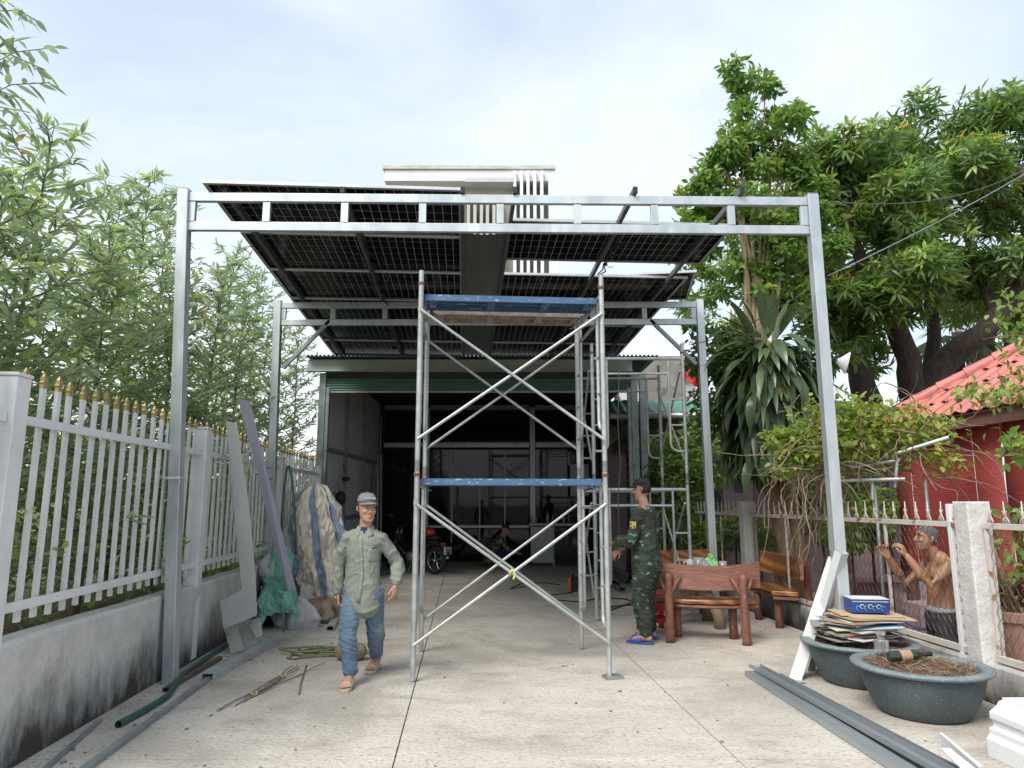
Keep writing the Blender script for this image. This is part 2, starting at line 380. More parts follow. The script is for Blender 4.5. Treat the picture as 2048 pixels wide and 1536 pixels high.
def bank(name, s0, s1, z, m, amp, d0=-3, d1=40, nu=30, nv=90):
    b = MB()
    def fn(u, v):
        s = s0+(s1-s0)*u; d = d0+(d1-d0)*v; p = Y(s, d, z)
        p.z += amp*noise.noise(Vector((p.x*1.3, p.y*1.3, 0)))*(0 if u == 0 and s0 > 0 else 1); return p
    b.grid(fn, nu, nv); return tag(b.build(name, m, smooth=True), kind='structure')
bank('soil_bank', -30, -2.76, .42, M_litter, .10)
bank('garden_floor', 4.2, 30, -.36, M_pink, .01)

# ================================================================ left boundary: low wall and picket fence
b = MB(); n = 60
wl = [(-2.60, 0), (-2.60, .70), (-2.615, .725), (-2.75, .725), (-2.765, .70), (-2.765, 0)]
b.loft([[Y(s+.006*noise.noise(Vector((d*2, z*5, 0)))*(1 if 0 < z else 0), d, z+.012*noise.noise(Vector((d*1.2, s, 3)))*(1 if z > .5 else 0)) for s, z in wl] for d in [1.0+12.0*i/n for i in range(n+1)]], closed=True)
tag(b.build('boundary_wall', M_mould), 'low whitewashed concrete wall black with mould under the white picket fence', 'wall')
fence = thing('picket_fence', Y(-2.68, 7, .72), 'white metal picket fence with gold tips on the mouldy low wall', 'fence')
posts_d = [1.05, 4.06, 7.1, 10.1, 12.8]
for d in posts_d:
    b = MB(); zt = 2.24 if d < 9 else 2.12
    b.box(Y(-2.665, d, zt/2+.01), (.135, .135, zt-.02), (0,0,.067)); b.box(Y(-2.665, d, zt+.012), (.15, .15, .022), (0,0,.067))
    b.build('post', M_fence, fence, bevel=.006)
pk = MB(); pk.box((0,0,.71), (.022,.042,1.42)); pk_me = pk.mesh('picket', M_fence)
tp = MB(); tp.box((0,0,.012), (.026,.044,.024))
tp.loft([[Vector((x*a*.55, y*a*.95, z)) for x, y in ((-1,-1),(1,-1),(1,1),(-1,1))] for a, z in ((.023,.024),(.026,.036),(.021,.05),(.018,.075),(.005,.10))])
tp_me = tp.mesh('picket_tip', M_gold)
for i in range(len(posts_d)-1):
    d0, d1 = posts_d[i]+.075, posts_d[i+1]-.075
    for z, h in ((2.0, .055), (.91, .055)):
        b = MB(); b.bar(Y(-2.642, d0, z), Y(-2.642, d1, z), .03, h); b.build('rail', M_fence, fence, bevel=.003)
    k = round((posts_d[i+1]-posts_d[i])/.158)
    for j in range(1, k):
        d = posts_d[i]+(posts_d[i+1]-posts_d[i])*j/k
        if d < 3.3: continue
        jz = random.uniform(-.008, .008)
        q = inst(pk_me, 'picket', fence, Y(-2.683, d, .81+jz), (random.uniform(-.006,.006), random.uniform(-.006,.006), .067))
        inst(tp_me, 'picket_tip', q, Y(-2.683, d, 2.23+jz)).location = (0,0,1.42)

# ================================================================ carport frame
car = thing('carport_frame', (0, 8, 0), 'galvanised steel tube carport frame with ladder trusses holding the solar panels', 'carport frame')
FD, RD = 6.28, 9.6
def post(bot, top, w_):
    b = MB(); b.bar(bot, top, w_, w_, (0,1,0)); b.build('post', M_galv, car, bevel=.004)
    b = MB(); b.box(Vector(top)+Vector((0,0,.003)), (w_*1.02, w_*1.02, .006)); b.build('post_cap', M_galvd, car)
fl0, fl1 = gnd(333, 1370), at(370, 381, FD); fr1 = at(1622, 391, FD+.1); fr0 = Vector((at(1697, 1365, FD+.1).x, FD+.1, 0))
fl0.y = FD; post(fl0, fl1, .1); post(fr0, fr1, .1)
rl1, rr1 = at(557, 603, RD), at(1398, 600, RD); rl0, rr0 = at(541, 1100, RD), at(1432, 1240, RD); rl0.z = rr0.z = 0
post(rl0, rl1, .1); post(rr0, rr1, .1)
def truss(a, c, h, w_, nst):
    a, c = Vector(a), Vector(c); dz = Vector((0,0,h)); x = (c-a).normalized()
    for nm, o in (('top_chord', Vector((0,0,0))), ('bottom_chord', -dz)):
        b = MB(); b.bar(a+o, c+o, w_, .085); b.build(nm, M_galv, car, bevel=.004)
    for i in range(nst+1):
        p = a+(c-a)*(i/nst)
        if i == 0: p += x*.035
        if i == nst: p -= x*.035
        b = MB(); b.bar(p-Vector((0,0,.0425)), p-dz+Vector((0,0,.0425)), .07, w_-.008, (0,1,0)); b.build('truss_strut', M_galv, car, bevel=.003)
        for zz_ in (-.0425, -h+.0425):
            b = MB(); q = p+Vector((0,-w_/2+.003,zz_)); b.tube([q+Vector((-.036,0,0)), q+Vector((0,-.002,.001)), q+Vector((.036,0,0))], .0045, 5); b.build('weld_bead', M_weld, car, smooth=True)
tz = .29
truss(fl1+Vector((.05,0,-.072)), fr1+Vector((-.05,0,-.068)), tz, .05, 8)
truss(rl1+Vector((.05,0,-.06)), rr1+Vector((-.05,0,-.07)), .25, .05, 8)
for p, q in ((at(566, 736, RD), at(660, 642, RD)), (at(1392, 728, RD), at(1300, 640, RD))):
    b = MB(); b.bar(p, q, .05, .05, (0,1,0)); b.build('corner_brace', M_galvd, car, bevel=.003)
TILT = .034
def zp(d): return 4.49-TILT*(d-6.2)          # top of purlins = underside of panels
for s in (-2.32, -1.2, -.05, .45, 1.6, 2.62):
    d0 = 6.30
    b = MB(); b.bar(Y(s, d0, zp(d0)-.032), Y(s, 13.05, zp(13.05)-.032), .04, .06, hollow=.003); b.build('purlin', M_purl, car)
    b = MB(); b.bar(Y(s, d0-.003, zp(d0)-.032), Y(s, d0-.02, zp(d0)-.032), .042, .063); b.build('purlin_end_cap', M_black, car)
b = MB(); b.bar(Y(-2.5, 12.95, zp(12.95)-.125), Y(2.8, 12.95, zp(12.95)-.125), .05, .05); b.build('rear_beam', M_galvd, car)
for x in (664, 790, 912, 985, 1186, 1216):
    p = at(x, 710, 12.95); b = MB(); b.bar((p.x, 12.93, 3.96), (p.x, 12.93, zp(12.95)-.15), .04, .04, (0,1,0)); b.build('rear_strut', M_galvd, car)
p0, p1 = Y(-.03, 6.12, zp(6.1)-.02), Y(.43, 6.12, zp(6.1)-.02)
b = MB(); b.bar(p0, p1, .02, .04); b.build('alignment_rail', M_alu, car)

# ================================================================ solar panels
PW, PD, PT = 2.455, 1.128, .032
cell_me = None
def panel(s0, d0, label, near, lift=0, yaw=0, grp='solar panels on the carport'):
    global cell_me
    cw, ch = .0925, .181
    dm = d0+PD/2+(K*1.0 if s0 < 0 else 0); c = Y(s0+PW/2, dm, zp(dm)+.002+lift)
    root = thing('solar_panel', c, label, 'solar panel', grp); root.rotation_euler = (-math.atan(TILT), 0, yaw+K)
    b = MB(); o = c
    for x in (-1, 1):
        b.box(o+Vector((x*(PW/2-.006), 0, PT/2)), (.012, PD, PT)); b.box(o+Vector((x*(PW/2-.02), 0, .001)), (.04, PD-.002, .002))
    for y_ in (-1, 1):
        b.box(o+Vector((0, y_*(PD/2-.006), PT/2+.0005)), (PW-.024, .012, PT-.001)); b.box(o+Vector((0, y_*(PD/2-.02), .0035)), (PW-.08, .04, .002))
    b.build('frame', M_alu, root)
    b = MB(); b.box(o+Vector((0,0,.026)), (PW-.024, PD-.024, .004)); b.build('backing_glass', M_back, root)
    if cell_me is None:
        q = MB(); q.box((0,0,0), (cw-.0042, ch-.0075, .002)); cell_me = q.mesh('cell', M_cell)
    if near:
        for i in range(26):
            for j in range(6):
                k = inst(cell_me, 'cell', root, o); k.location = ((i-12.5)*.0928, (j-2.5)*.1815, .0228)
    else:
        q = MB()
        for i in range(26):
            for j in range(6): q.box(o+Vector(((i-12.5)*.0928, (j-2.5)*.1815, .0228)), (cw-.0042, ch-.0075, .002))
        q.build('cells', M_cell, root)['kind'] = 'stuff'
    for x in (-.03,):
        q = MB(); q.box(o+Vector((x, 0, .012)), (.07, .05, .02)); q.build('junction_box', M_black, root)
    return root
ordn = ['front', 'second', 'third', 'fourth', 'fifth', 'rearmost']
for i in range(6):
    panel(-2.51, 6.22+i*1.142, '%s solar panel of the left row, seen from below left of the grey strip' % ordn[i], i < 3)
panel(.44, 7.12, 'single solar panel right of the grey strip in front of the open gap', True)
for i in range(4):
    panel(.44, 8.74+i*1.142, '%s solar panel behind the open gap on the right side' % ['first', 'second', 'third', 'last'][i], i < 1)
panel(.66, 8.86, 'loose solar panel lying skewed on top of the right panels behind the gap', False, lift=.045, yaw=R(-12))
b = MB()
def fs(u, v):
    d = 7.3+5.65*v; p = Y(-.03+.46*u, d, zp(d)-.028-.02*math.sin(PI*u)*math.exp(-v*6)); return p
b.grid(fs, 8, 20); b.grid(lambda u, v: fs(u, v)+Vector((0,0,.002)), 8, 20)
tag(b.build('metal_strip', M_strip, smooth=True), 'long dark grey metal sheet strip between the two rows of solar panels', 'metal sheet')
# black cable runs tied under the panels
def cable(name, pts, r, m, label, cat='cable', group=None, n=6):
    b = MB(); b.tube(pts, r, n); return tag(b.build(name, m, smooth=True), label, cat, group)
M_rub = mat('black_rubber', (.018,.018,.02), r=.55)
def wig(s, d0, d1, n, amp):
    out_ = []
    for i in range(n+1):
        d = d0+(d1-d0)*i/n; out_.append(Y(s+.05+amp*math.sin(i*2.4)*.5, d, zp(d)-.07-amp*abs(math.sin(i*1.7))))
    return out_
for s, d0, d1, lb in ((-1.2, 7.2, 12.6, 'black cable bundle clipped under the left row of solar panels'), (1.6, 7.3, 8.4, 'black cable bundle under the single panel right of the grey strip'), (1.6, 8.9, 12.7, 'black cable bundle under the right panels behind the gap')):
    ro = thing('cable_bundle', Y(s, d0, zp(d0)-.1), lb, 'cable')
    for k in range(2):
        b = MB(); b.tube(wig(s+.02*k, d0, d1, int((d1-d0)*7), .035+.03*k), .008, 6); b.build('cable', M_rub, ro, smooth=True)
    dd = d0+.1
    while dd < d1-.05:
        b = MB(); p = Y(s+.06, dd, zp(dd)-.095); b.ball(p, (.03,.028,.02), 8, 6); b.tube([p, p+Vector((.05,.01,-.035)), p+Vector((.1,0,-.03))], .004, 5); b.build('connector', M_rub, ro, smooth=True); dd += random.uniform(.28,.6)

# ================================================================ shed
shed = thing('shed', (-.6, 15, 0), 'dark open shed with rolled green shutter and pale eave below the panels', 'shed')
SD = 13.0
def bx(name, parent, m, p, q, bevel=0):
    b = MB(); p, q = Vector(p), Vector(q); b.box((p+q)/2, (abs(q.x-p.x), abs(q.y-p.y), abs(q.z-p.z))); return b.build(name, m, parent, bevel=bevel)
eL, eR = at(619, 730, SD).x, at(1262, 730, SD).x
bx('eave_beam', shed, M_eave, (eL, SD-.12, 3.93), (eR, SD-.06, 4.15), .004)
bx('eave_lip', shed, M_eave, (eL, SD-.20, 3.915), (eR, SD-.06, 3.928))
b = MB()
def roofp(u, v):
    x = eL+(eR+.5-eL)*u; d = SD-.3+6*v; return Vector((x, d, 4.19+.07*v*6*.2+.018*math.sin(x*2*PI/.076)))
b.grid(roofp, 660, 2); b.build('corrugated_roof', M_corr, shed, smooth=True)
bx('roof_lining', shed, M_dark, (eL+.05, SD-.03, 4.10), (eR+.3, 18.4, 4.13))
cL, cR = at(641, 900, SD).x, at(1271, 900, SD).x
for x, y_ in ((cL, SD), (cR, SD), (cR+.16, SD), (at(1207, 900, 16).x, 16.0)):
    b = MB(); b.box((x, y_, 1.95), (.12, .12, 3.9)); b.box((x-.063, y_-.02, 1.95), (.006, .05, 3.9)); b.build('column', M_galvd, shed, bevel=.004)
bx('door_guide', shed, M_galvd, (cL+.07, SD-.06, 0), (cL+.13, SD+.02, 3.62)); bx('door_guide', shed, M_galvd, (cR-.13, SD-.06, 0), (cR-.07, SD+.02, 3.62))
bx('shutter_box_beam', shed, M_dark, (cL, SD-.02, 3.80), (cR, SD+.14, 3.91))
for i in range(5):
    z = 3.80-.048*i; b = MB()
    b.loft([[Vector((x, SD-.02-.016*math.sin(PI*k/4), z-.046*k/4)) for k in range(5)]+[Vector((x, SD+.01, z-.046)), Vector((x, SD+.01, z))] for x in (cL+.06, cR-.06)])
    b.build('shutter_slat', M_shut, shed)
bx('shutter_bottom_bar', shed, M_eave, (cL+.06, SD-.03, 3.535), (cR-.06, SD+.01, 3.56))
for x in (-2.9, -1.5, -.2, 1.0, 1.9): bx('shutter_bracket', shed, M_dark, (x-.02, SD-.06, 3.82), (x+.02, SD-.005, 3.91))
# corrugated left wall with girts
b = MB(); xw = cL+.02
b.grid(lambda u, v: Vector((xw+.032*(1 if (u*5.4/.17) % 1 > .45 else 0), SD+.07+5.4*u, .0+4.15*v)), 190, 1); b.build('side_wall_sheet', M_wallc, shed)
for z in (1.15, 2.45): bx('girt', shed, M_galvd, (xw+.03, SD+.1, z), (xw+.07, 18.1, z+.08))
for d in (14.6, 16.3): bx('wall_stud', shed, M_galvd, (xw-.02, d, .01), (xw+.09, d+.09, 4.05))
bx('added_side_wall', shed, M_dark, (cR-.35, 16.1, .01), (cR-.30, 18.3, 4.1))  # added wall, shuts daylight out of the shed's open right side
# ================================================================ house behind
HD = 19.2
house = thing('house', (-1.3, 22, 0), 'white and beige upper storey of the house with vertical fins above the panels', 'house')
hl, hr = at(769, 345, HD).x, at(1110, 345, HD).x
zt = at(900, 333, HD).z; zb = at(900, 362, HD).z
bx('wall', house, M_beige, (hl+.06, HD+.5, 4.0), (hr-.06, HD+8, zb+.1))
bx('parapet_band', house, M_white, (hl, HD, zb), (hr, HD+8.1, zt-.1), .01)
bx('parapet_trim', house, M_trim, (hl-.05, HD-.05, zt-.097), (hr+.01, HD+8.15, zt+.02), .01)
bx('side_fin', house, M_white, (at(1097, 400, HD).x, HD+.003, 4.0), (hr-.003, HD+.6, zb-.003))
for x in (1029.5, 1043, 1056, 1069.5, 1083.5):
    a = at(x, 400, HD).x; bx('fin', house, M_white, (a-.045, HD-.12, 4.2), (a+.045, HD-.002, at(900, 345, HD).z)); bx('fin_back', house, M_white, (a-.045, HD+.002, 4.2), (a+.045, HD+.498, zb-.003))
for i, x in enumerate((937, 950, 963, 975, 988, 1000)):
    a = at(x, 440, HD).x; bx('balcony_slat', house, M_beige, (a-.045, HD-.1, 6.0), (a+.045, HD-.03, at(900, 398, HD).z))
bx('balcony_recess', house, M_dark, (at(930, 440, HD).x, HD+.2, 6.0), (at(1006, 440, HD).x, HD+.45, at(900, 398, HD).z))
bx('lower_wall', house, M_white, (hl-.1, HD+.05, 4.0), (hr+.9, HD+.49, at(900, 698, HD).z))
M_pane = mat('window_glass', (.03,.035,.04), r=.05, spec=.6); M_bluep = mat('blue_tinted_pane', (.10,.33,.42), r=.15)
for i, (x0, x1) in enumerate(((835,862),(872,905),(990,1010),(1018,1045),(1052,1070),(1076,1092),(1104,1124),(1130,1160))):
    a, c = at(x0, 712, HD), at(x1, 706, HD); f_ = bx('window', house, M_white, (a.x-.06, HD+.0, a.z-.28), (c.x+.06, HD+.048, c.z+.3))
    bx('pane', f_, M_bluep if i == 6 else M_pane, (a.x, HD-.012, a.z-.2), (c.x, HD-.002, c.z+.22))
# ground-floor shop front inside the shed
PDp = 18.3
front = thing('glass_partition', (-.5, PDp, 0), 'dark glass partition with galvanised posts at the back of the shed', 'partition')
xl, xr = cL+.15, cR-.25
cols = [xl, at(853, 900, PDp-.2).x, at(1065, 900, PDp-.2).x, xr]
for x, z0 in ((cols[1], .62), (cols[2], 0)): bx('post', front, M_pipe, (x-.07, PDp-.16, z0), (x+.07, PDp-.06, 3.95), .005)
for i in range(3):
    a, c = cols[i]+.08, cols[i+1]-.08
    for z in (at(900, 891, PDp).z, at(900, 816, PDp).z):
        bx('rail', front, M_pipe if z < 3.2 else M_galvd, (a, PDp-.13, z-.06), (c, PDp-.07, z+.06), .004)
    for z0, z1 in ((.05, 2.85), (3.0, 3.8)): bx('pane', front, M_glass, (a, PDp-.02, z0), (c, PDp, z1))
for x, y0, y1 in ((722,800,1100),(762,830,1090),(905,900,1085),(960,905,1080),(1010,900,1085)):
    p = at(x, y0, PDp-.1); q_ = at(x, y1, PDp-.1); bx('mullion', front, M_galvd, (p.x-.018, PDp-.055, max(.03, q_.z)), (p.x+.018, PDp-.025, p.z))
bx('transom', front, M_galvd, (cols[1]+.09, PDp-.055, 2.02), (cols[2]-.09, PDp-.024, 2.06)); bx('sill', front, M_pipe, (cols[1]+.09, PDp-.065, .86), (cols[2]-.09, PDp-.022, .92))
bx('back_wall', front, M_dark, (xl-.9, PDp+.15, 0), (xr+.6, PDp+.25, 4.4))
# ================================================================ vegetation
M_acac = leafmat('acacia_phyllode', (.19,.25,.16), (.275,.355,.215), (.36,.49,.18), tr=.5, rough=.4, spec=.5)
M_twig = mat('green_twig', (.20,.22,.12), (.15,.13,.08), sc=12, r=.8)
M_bark = mat('dark_bark', (.075,.058,.046), (.035,.028,.024), sc=14, r=.95, bu=.9, bs=28, stretch=(1,1,.35))
M_barkt = mat('tan_bark', (.30,.225,.15), (.20,.15,.10), sc=9, r=.9, bu=.4, bs=30, stretch=(1,1,.3))
M_mango = leafmat('mango_leaf', (.08,.145,.05), (.165,.28,.075), (.38,.51,.14), tr=.45, rough=.35, spec=.5)
M_shrub = leafmat('shrub_leaf', (.09,.17,.045), (.18,.31,.075), (.36,.51,.14), tr=.48, rough=.4, spec=.45)
M_drac = leafmat('dracaena_leaf', (.035,.072,.032), (.075,.125,.055), (.17,.235,.09), tr=.15, rough=.32, spec=.55)
M_vine = leafmat('vine_leaf', (.12,.20,.04), (.26,.36,.07), (.44,.50,.14), tr=.4)
M_dry = mat('dry_vine_stem', (.34,.27,.18), (.20,.15,.10), sc=20, r=.9)

def spray(pts_list, step, L_, W_, out, up_bias=.3, jitter=.5, rng=RNG, start=.1):
    """leaf spots, alternate, along branch polylines; out collects (P,T,N,L,W)"""
    for pts in pts_list:
        pts = [np.array(p) for p in pts]; seglen = [np.linalg.norm(pts[i+1]-pts[i]) for i in range(len(pts)-1)]; tot = sum(seglen)
        d = tot*start; sd_ = 1
        while d < tot:
            q = d; i = 0
            while i < len(seglen)-1 and q > seglen[i]: q -= seglen[i]; i += 1
            t = (pts[i+1]-pts[i])/max(seglen[i], 1e-6); p = pts[i]+t*q
            side = np.cross(t, np.array([0,0,1.0])); side /= max(np.linalg.norm(side), 1e-6)
            a = rng.uniform(0, 2*PI) if abs(t[2]) > .7 else 0
            if a: side = np.array([math.cos(a), math.sin(a), 0])
            v = t*rng.uniform(.3,.9)+side*sd_*rng.uniform(.5,1.0)+np.array([0,0,up_bias+rng.uniform(-jitter,jitter)])
            nn = np.array([rng.normal(0,.5), rng.normal(0,.5), 1.0])
            out.append((p, v, nn, L_*rng.uniform(.65,1.2), W_*rng.uniform(.7,1.2)))
            sd_ = -sd_; d += step*rng.uniform(.6,1.4)
def unpack(o): return [np.array([q[i] for q in o]) for i in range(5)]

def acacia(base, H, label, nb=24, spread=1.0, L_=.16, W_=.04, lean=(0,0), low=.04, rng=RNG, step=.06):
    t = thing('acacia_sapling', base, label, 'tree', 'acacia saplings behind the picket fence')
    base = Vector(base); stem = []
    for i in range(9):
        k = i/8; stem.append(base+Vector((lean[0]*k*k+.05*noise.noise(Vector((base.x*3, k*3, 1))), lean[1]*k*k+.05*noise.noise(Vector((k*3, base.y*3, 5))), H*k)))
    b = MB(); b.tube(stem, [.032*(1-i/8)+.004 for i in range(9)], 6); lines = [stem[4:]]
    for i in range(nb):
        k = low+(1-low)*(i+.5)/nb; q = k*8; j = min(int(q), 7); p = stem[j]+(stem[j+1]-stem[j])*(q-j)
        az = i*2.4+rng.uniform(-.4,.4); ln = spread*(.25+1.05*(1-k)**.7)*rng.uniform(.7,1.2); el = rng.uniform(.45,.95)
        dv_ = Vector((math.cos(az)*math.cos(el), math.sin(az)*math.cos(el), math.sin(el))); pl = [p]
        for s_ in range(1, 5):
            f = s_/4; pl.append(p+dv_*ln*f+Vector((0,0,-.10*ln*f*f+.02*rng.normal()))+Vector((rng.normal()*.03*f, rng.normal()*.03*f, 0)))
        b.tube(pl, [.010,.008,.006,.0045,.003], 4, cap=False); lines.append(pl)
        for r_ in range(2):
            f = rng.uniform(.3,.75); q0 = p+dv_*ln*f; az2 = az+rng.choice([-1,1])*rng.uniform(.5,1.1); l2 = ln*rng.uniform(.35,.55); e2 = rng.uniform(.2,.8)
            d2 = Vector((math.cos(az2)*math.cos(e2), math.sin(az2)*math.cos(e2), math.sin(e2))); pl2 = [q0, q0+d2*l2*.5, q0+d2*l2+Vector((0,0,-.05*l2))]
            b.tube(pl2, [.006,.004,.003], 4, cap=False); lines.append(pl2)
    b.build('trunk', M_twig, t, smooth=True)
    o = []; spray(lines, step, L_, W_, o, up_bias=.05, jitter=.55, rng=rng, start=.08)
    P, T, Nn, Ln, Wd = unpack(o)
    leafmesh('crown', P, T, Nn, Ln, Wd, M_acac, t, seg=4, curve=rng.uniform(.05,.4,len(P)), fold=.12, peak=.42)
    return t
ac = [(-3.25,3.5,4.15,1.0),(-4.3,4.2,5.7,1.3),(-3.15,4.6,3.7,.95),(-3.45,5.6,4.6,1.05),(-4.5,5.7,5.0,1.2),(-3.2,6.6,4.1,1.0),(-3.9,7.3,5.0,1.15),(-3.2,8.1,4.2,1.0),
      (-4.0,8.7,5.3,1.15),(-3.3,9.5,4.4,1.0),(-4.4,10.2,5.6,1.3),(-3.4,11.0,4.6,1.05),(-4.1,12.0,5.5,1.2),(-3.3,12.8,4.5,1.0),(-4.2,14.0,5.6,1.3),(-3.4,15.0,4.8,1.1),(-5.3,7.6,5.2,1.5),(-5.6,11.5,5.4,1.6),(-5.4,16.5,5.8,1.6)]
ORD = ['nearest','second','third','fourth','fifth','sixth','seventh','eighth','ninth','tenth','eleventh','twelfth']
ac.sort(key=lambda q: q[1])
for i, (s, d, h, sp) in enumerate(ac):
    p = Y(s-.3, d, .40)
    acacia(p, h*(1.1 if d > 8.4 else 1)-.4, '%s acacia sapling of the %s row behind the white picket fence, counting from the camera' % (ORD[sum(1 for q in ac[:i] if (q[0] < -3.8) == (s < -3.8))], ['front','back'][s < -3.8]), nb=(54 if d > 8.4 else 46) if s > -4.8 else 36, spread=sp*.95, L_=.16, W_=.036, lean=(random.uniform(-.1,.25), random.uniform(-.2,.2)), step=.027 if d < 9 else .036)
# hanging shoots of a taller tree that reach in from the left edge
t = thing('acacia_sapling', Y(-3.9, 3.3, .4), 'tallest acacia, its leafy shoots reaching in at the upper left edge', 'tree', 'acacia saplings behind the picket fence')
b = MB(); tr = [Y(-3.9,3.3,.4), Y(-3.85,3.4,2.2), Y(-3.7,3.5,4.2), Y(-3.55,3.6,5.2), Y(-3.4,3.6,5.9)]; b.tube(tr, [.05,.04,.03,.02,.01], 7); lines = []
for (x0, y0), (x1, y1) in (((-60,150),(110,95)), ((-80,60),(45,20)), ((-60,210),(100,165)), ((-70,140),(60,75)), ((-60,240),(60,225)), ((-50,0),(70,40)), ((-90,290),(30,250)), ((-60,110),(90,140)), ((-80,190),(50,200)), ((-100,20),(20,90))):
    a, c = at(x0, y0, 3.9), at(x1, y1, 3.9+random.uniform(-.3,.3)); m_ = (a+c)/2+Vector((0,0,.06)); pl = [tr[3]+Vector((0,0,random.uniform(-.6,.3))), a, m_, c]
    b.tube(pl, [.008,.006,.004,.003], 4); lines.append(pl[1:])
b.build('trunk', M_twig, t, smooth=True); o = []; spray(lines, .034, .13, .032, o, up_bias=-.25, jitter=.4, start=0)
P, T, Nn, Ln, Wd = unpack(o); leafmesh('crown', P, T, Nn, Ln, Wd, M_acac, t, seg=4, curve=.25, fold=.12, peak=.42)
# distant scrub behind the saplings, one green mass
P = []; nn = 5200
sv_ = RNG.uniform(-16,-6.2,nn); dv2 = RNG.uniform(6,34,nn); zv = .4+RNG.random(nn)**.8*(2.2+1.4*np.sin(dv2*1.3+sv_))
P = np.stack([sv_-K*dv2, dv2, np.maximum(zv,.4)], 1); T = np.stack([RNG.normal(size=nn), RNG.normal(size=nn), RNG.normal(0,.6,nn)], 1); Nn = np.stack([RNG.normal(0,.5,nn), RNG.normal(0,.5,nn), np.ones(nn)], 1)
tag(leafmesh('scrub', P, T, Nn, RNG.uniform(.25,.5,nn), RNG.uniform(.09,.18,nn), M_acac, None, seg=2, curve=.2, fold=.1), 'mass of green scrub far behind the saplings', 'scrub', kind='stuff')
nn = 5200
sv_ = RNG.uniform(-6.2,-3.0,nn); dv2 = RNG.uniform(3.6,15,nn); zv = .42+RNG.random(nn)**1.2*1.5
P = np.stack([sv_-K*dv2, dv2, zv], 1); T = np.stack([RNG.normal(size=nn), RNG.normal(size=nn), RNG.normal(.2,.6,nn)], 1); Nn = np.stack([RNG.normal(0,.6,nn), RNG.normal(0,.6,nn), np.ones(nn)], 1)
tag(leafmesh('undergrowth', P, T, Nn, RNG.uniform(.10,.2,nn), RNG.uniform(.03,.06,nn), M_acac, None, seg=3, curve=.25, fold=.15), 'low leafy undergrowth between the sapling stems', 'undergrowth', kind='stuff')
# weeds at the foot of the fence
o = []
for i in range(70):
    p = Y(-2.72+random.uniform(-.25,.02), random.uniform(5.5,12.5), .72 if random.random() < .5 else .5)
    for k in range(9): o.append((np.array(p), np.array([random.uniform(-1,1), random.uniform(-1,1), random.uniform(.5,1.6)]), np.array([random.uniform(-1,1), random.uniform(-1,1), .6]), random.uniform(.05,.13), random.uniform(.012,.03)))
P, T, Nn, Ln, Wd = unpack(o); tag(leafmesh('weeds', P, T, Nn, Ln, Wd, M_vine, None, seg=2, curve=.3), 'small green weeds along the top of the mouldy wall', 'weeds', kind='stuff')

def blobs_crown(parent, blobs, n, leaf, m, cluster, L_, W_, rng=RNG, droop=.35, bright_top=True, curve=.3, seg=3, shell=.55, clump=0):
    """leaf tufts spread through a set of ellipsoids; cluster leaves per tuft"""
    if clump:
        nb_l = []
        for b_ in blobs:
            for _ in range(clump):
                v = rng.normal(size=3); v /= np.linalg.norm(v); rr = rng.uniform(.35,1.0); k = rng.uniform(.30,.58)
                nb_l.append((b_[0]+v[0]*b_[3]*rr, b_[1]+v[1]*b_[4]*rr, b_[2]+v[2]*b_[5]*rr, b_[3]*k, b_[4]*k, b_[5]*k*.8))
        blobs = nb_l
    vol = np.array([b_[3]*b_[4]*b_[5] for b_ in blobs]); vol = vol**.75; cnt = (n*vol/vol.sum()).astype(int); P = []; T = []; Nn = []; Ln = []; Wd = []; Rn = []
    for b_, c_ in zip(blobs, cnt):
        for _ in range(c_):
            v = rng.normal(size=3); v /= np.linalg.norm(v); rr = rng.uniform(shell**3, 1)**(1/3)
            rr *= 1+.22*noise.noise(Vector((b_[0]+v[0]*2.2, b_[1]+v[1]*2.2, b_[2]+v[2]*2.2)))*1.2
            p = np.array([b_[0]+v[0]*rr*b_[3], b_[1]+v[1]*rr*b_[4], b_[2]+v[2]*rr*b_[5]]); ax = v*.7+np.array([0,0,.55])+rng.normal(0,.35,3); ax /= np.linalg.norm(ax)
            s1 = np.cross(ax, [.3,.5,.8]); s1 /= np.linalg.norm(s1); s2 = np.cross(ax, s1); young_lit = rng.random()**1.8*(.55+.6*max(0, v[2]))  # random young-leaf tone; light on upper leaves is put into it
            for k in range(cluster):
                a = 2*PI*(k+rng.uniform(-.3,.3))/cluster; op = rng.uniform(.55,1.15); d = ax*math.cos(op)+(s1*math.cos(a)+s2*math.sin(a))*math.sin(op); d[2] -= droop*rng.uniform(.3,1.2)
                P.append(p+d*.02+ax*rng.uniform(-.06,.06)); T.append(d); Nn.append(ax+rng.normal(0,.25,3)); Ln.append(L_*rng.uniform(.7,1.2)); Wd.append(W_*rng.uniform(.75,1.2)); Rn.append(min(1, max(0, young_lit+rng.normal(0,.12)+.12)))
    return leafmesh('crown', P, T, Nn, Ln, Wd, m, parent, seg=seg, curve=curve, fold=.15, peak=.5, rnd=np.array(Rn))

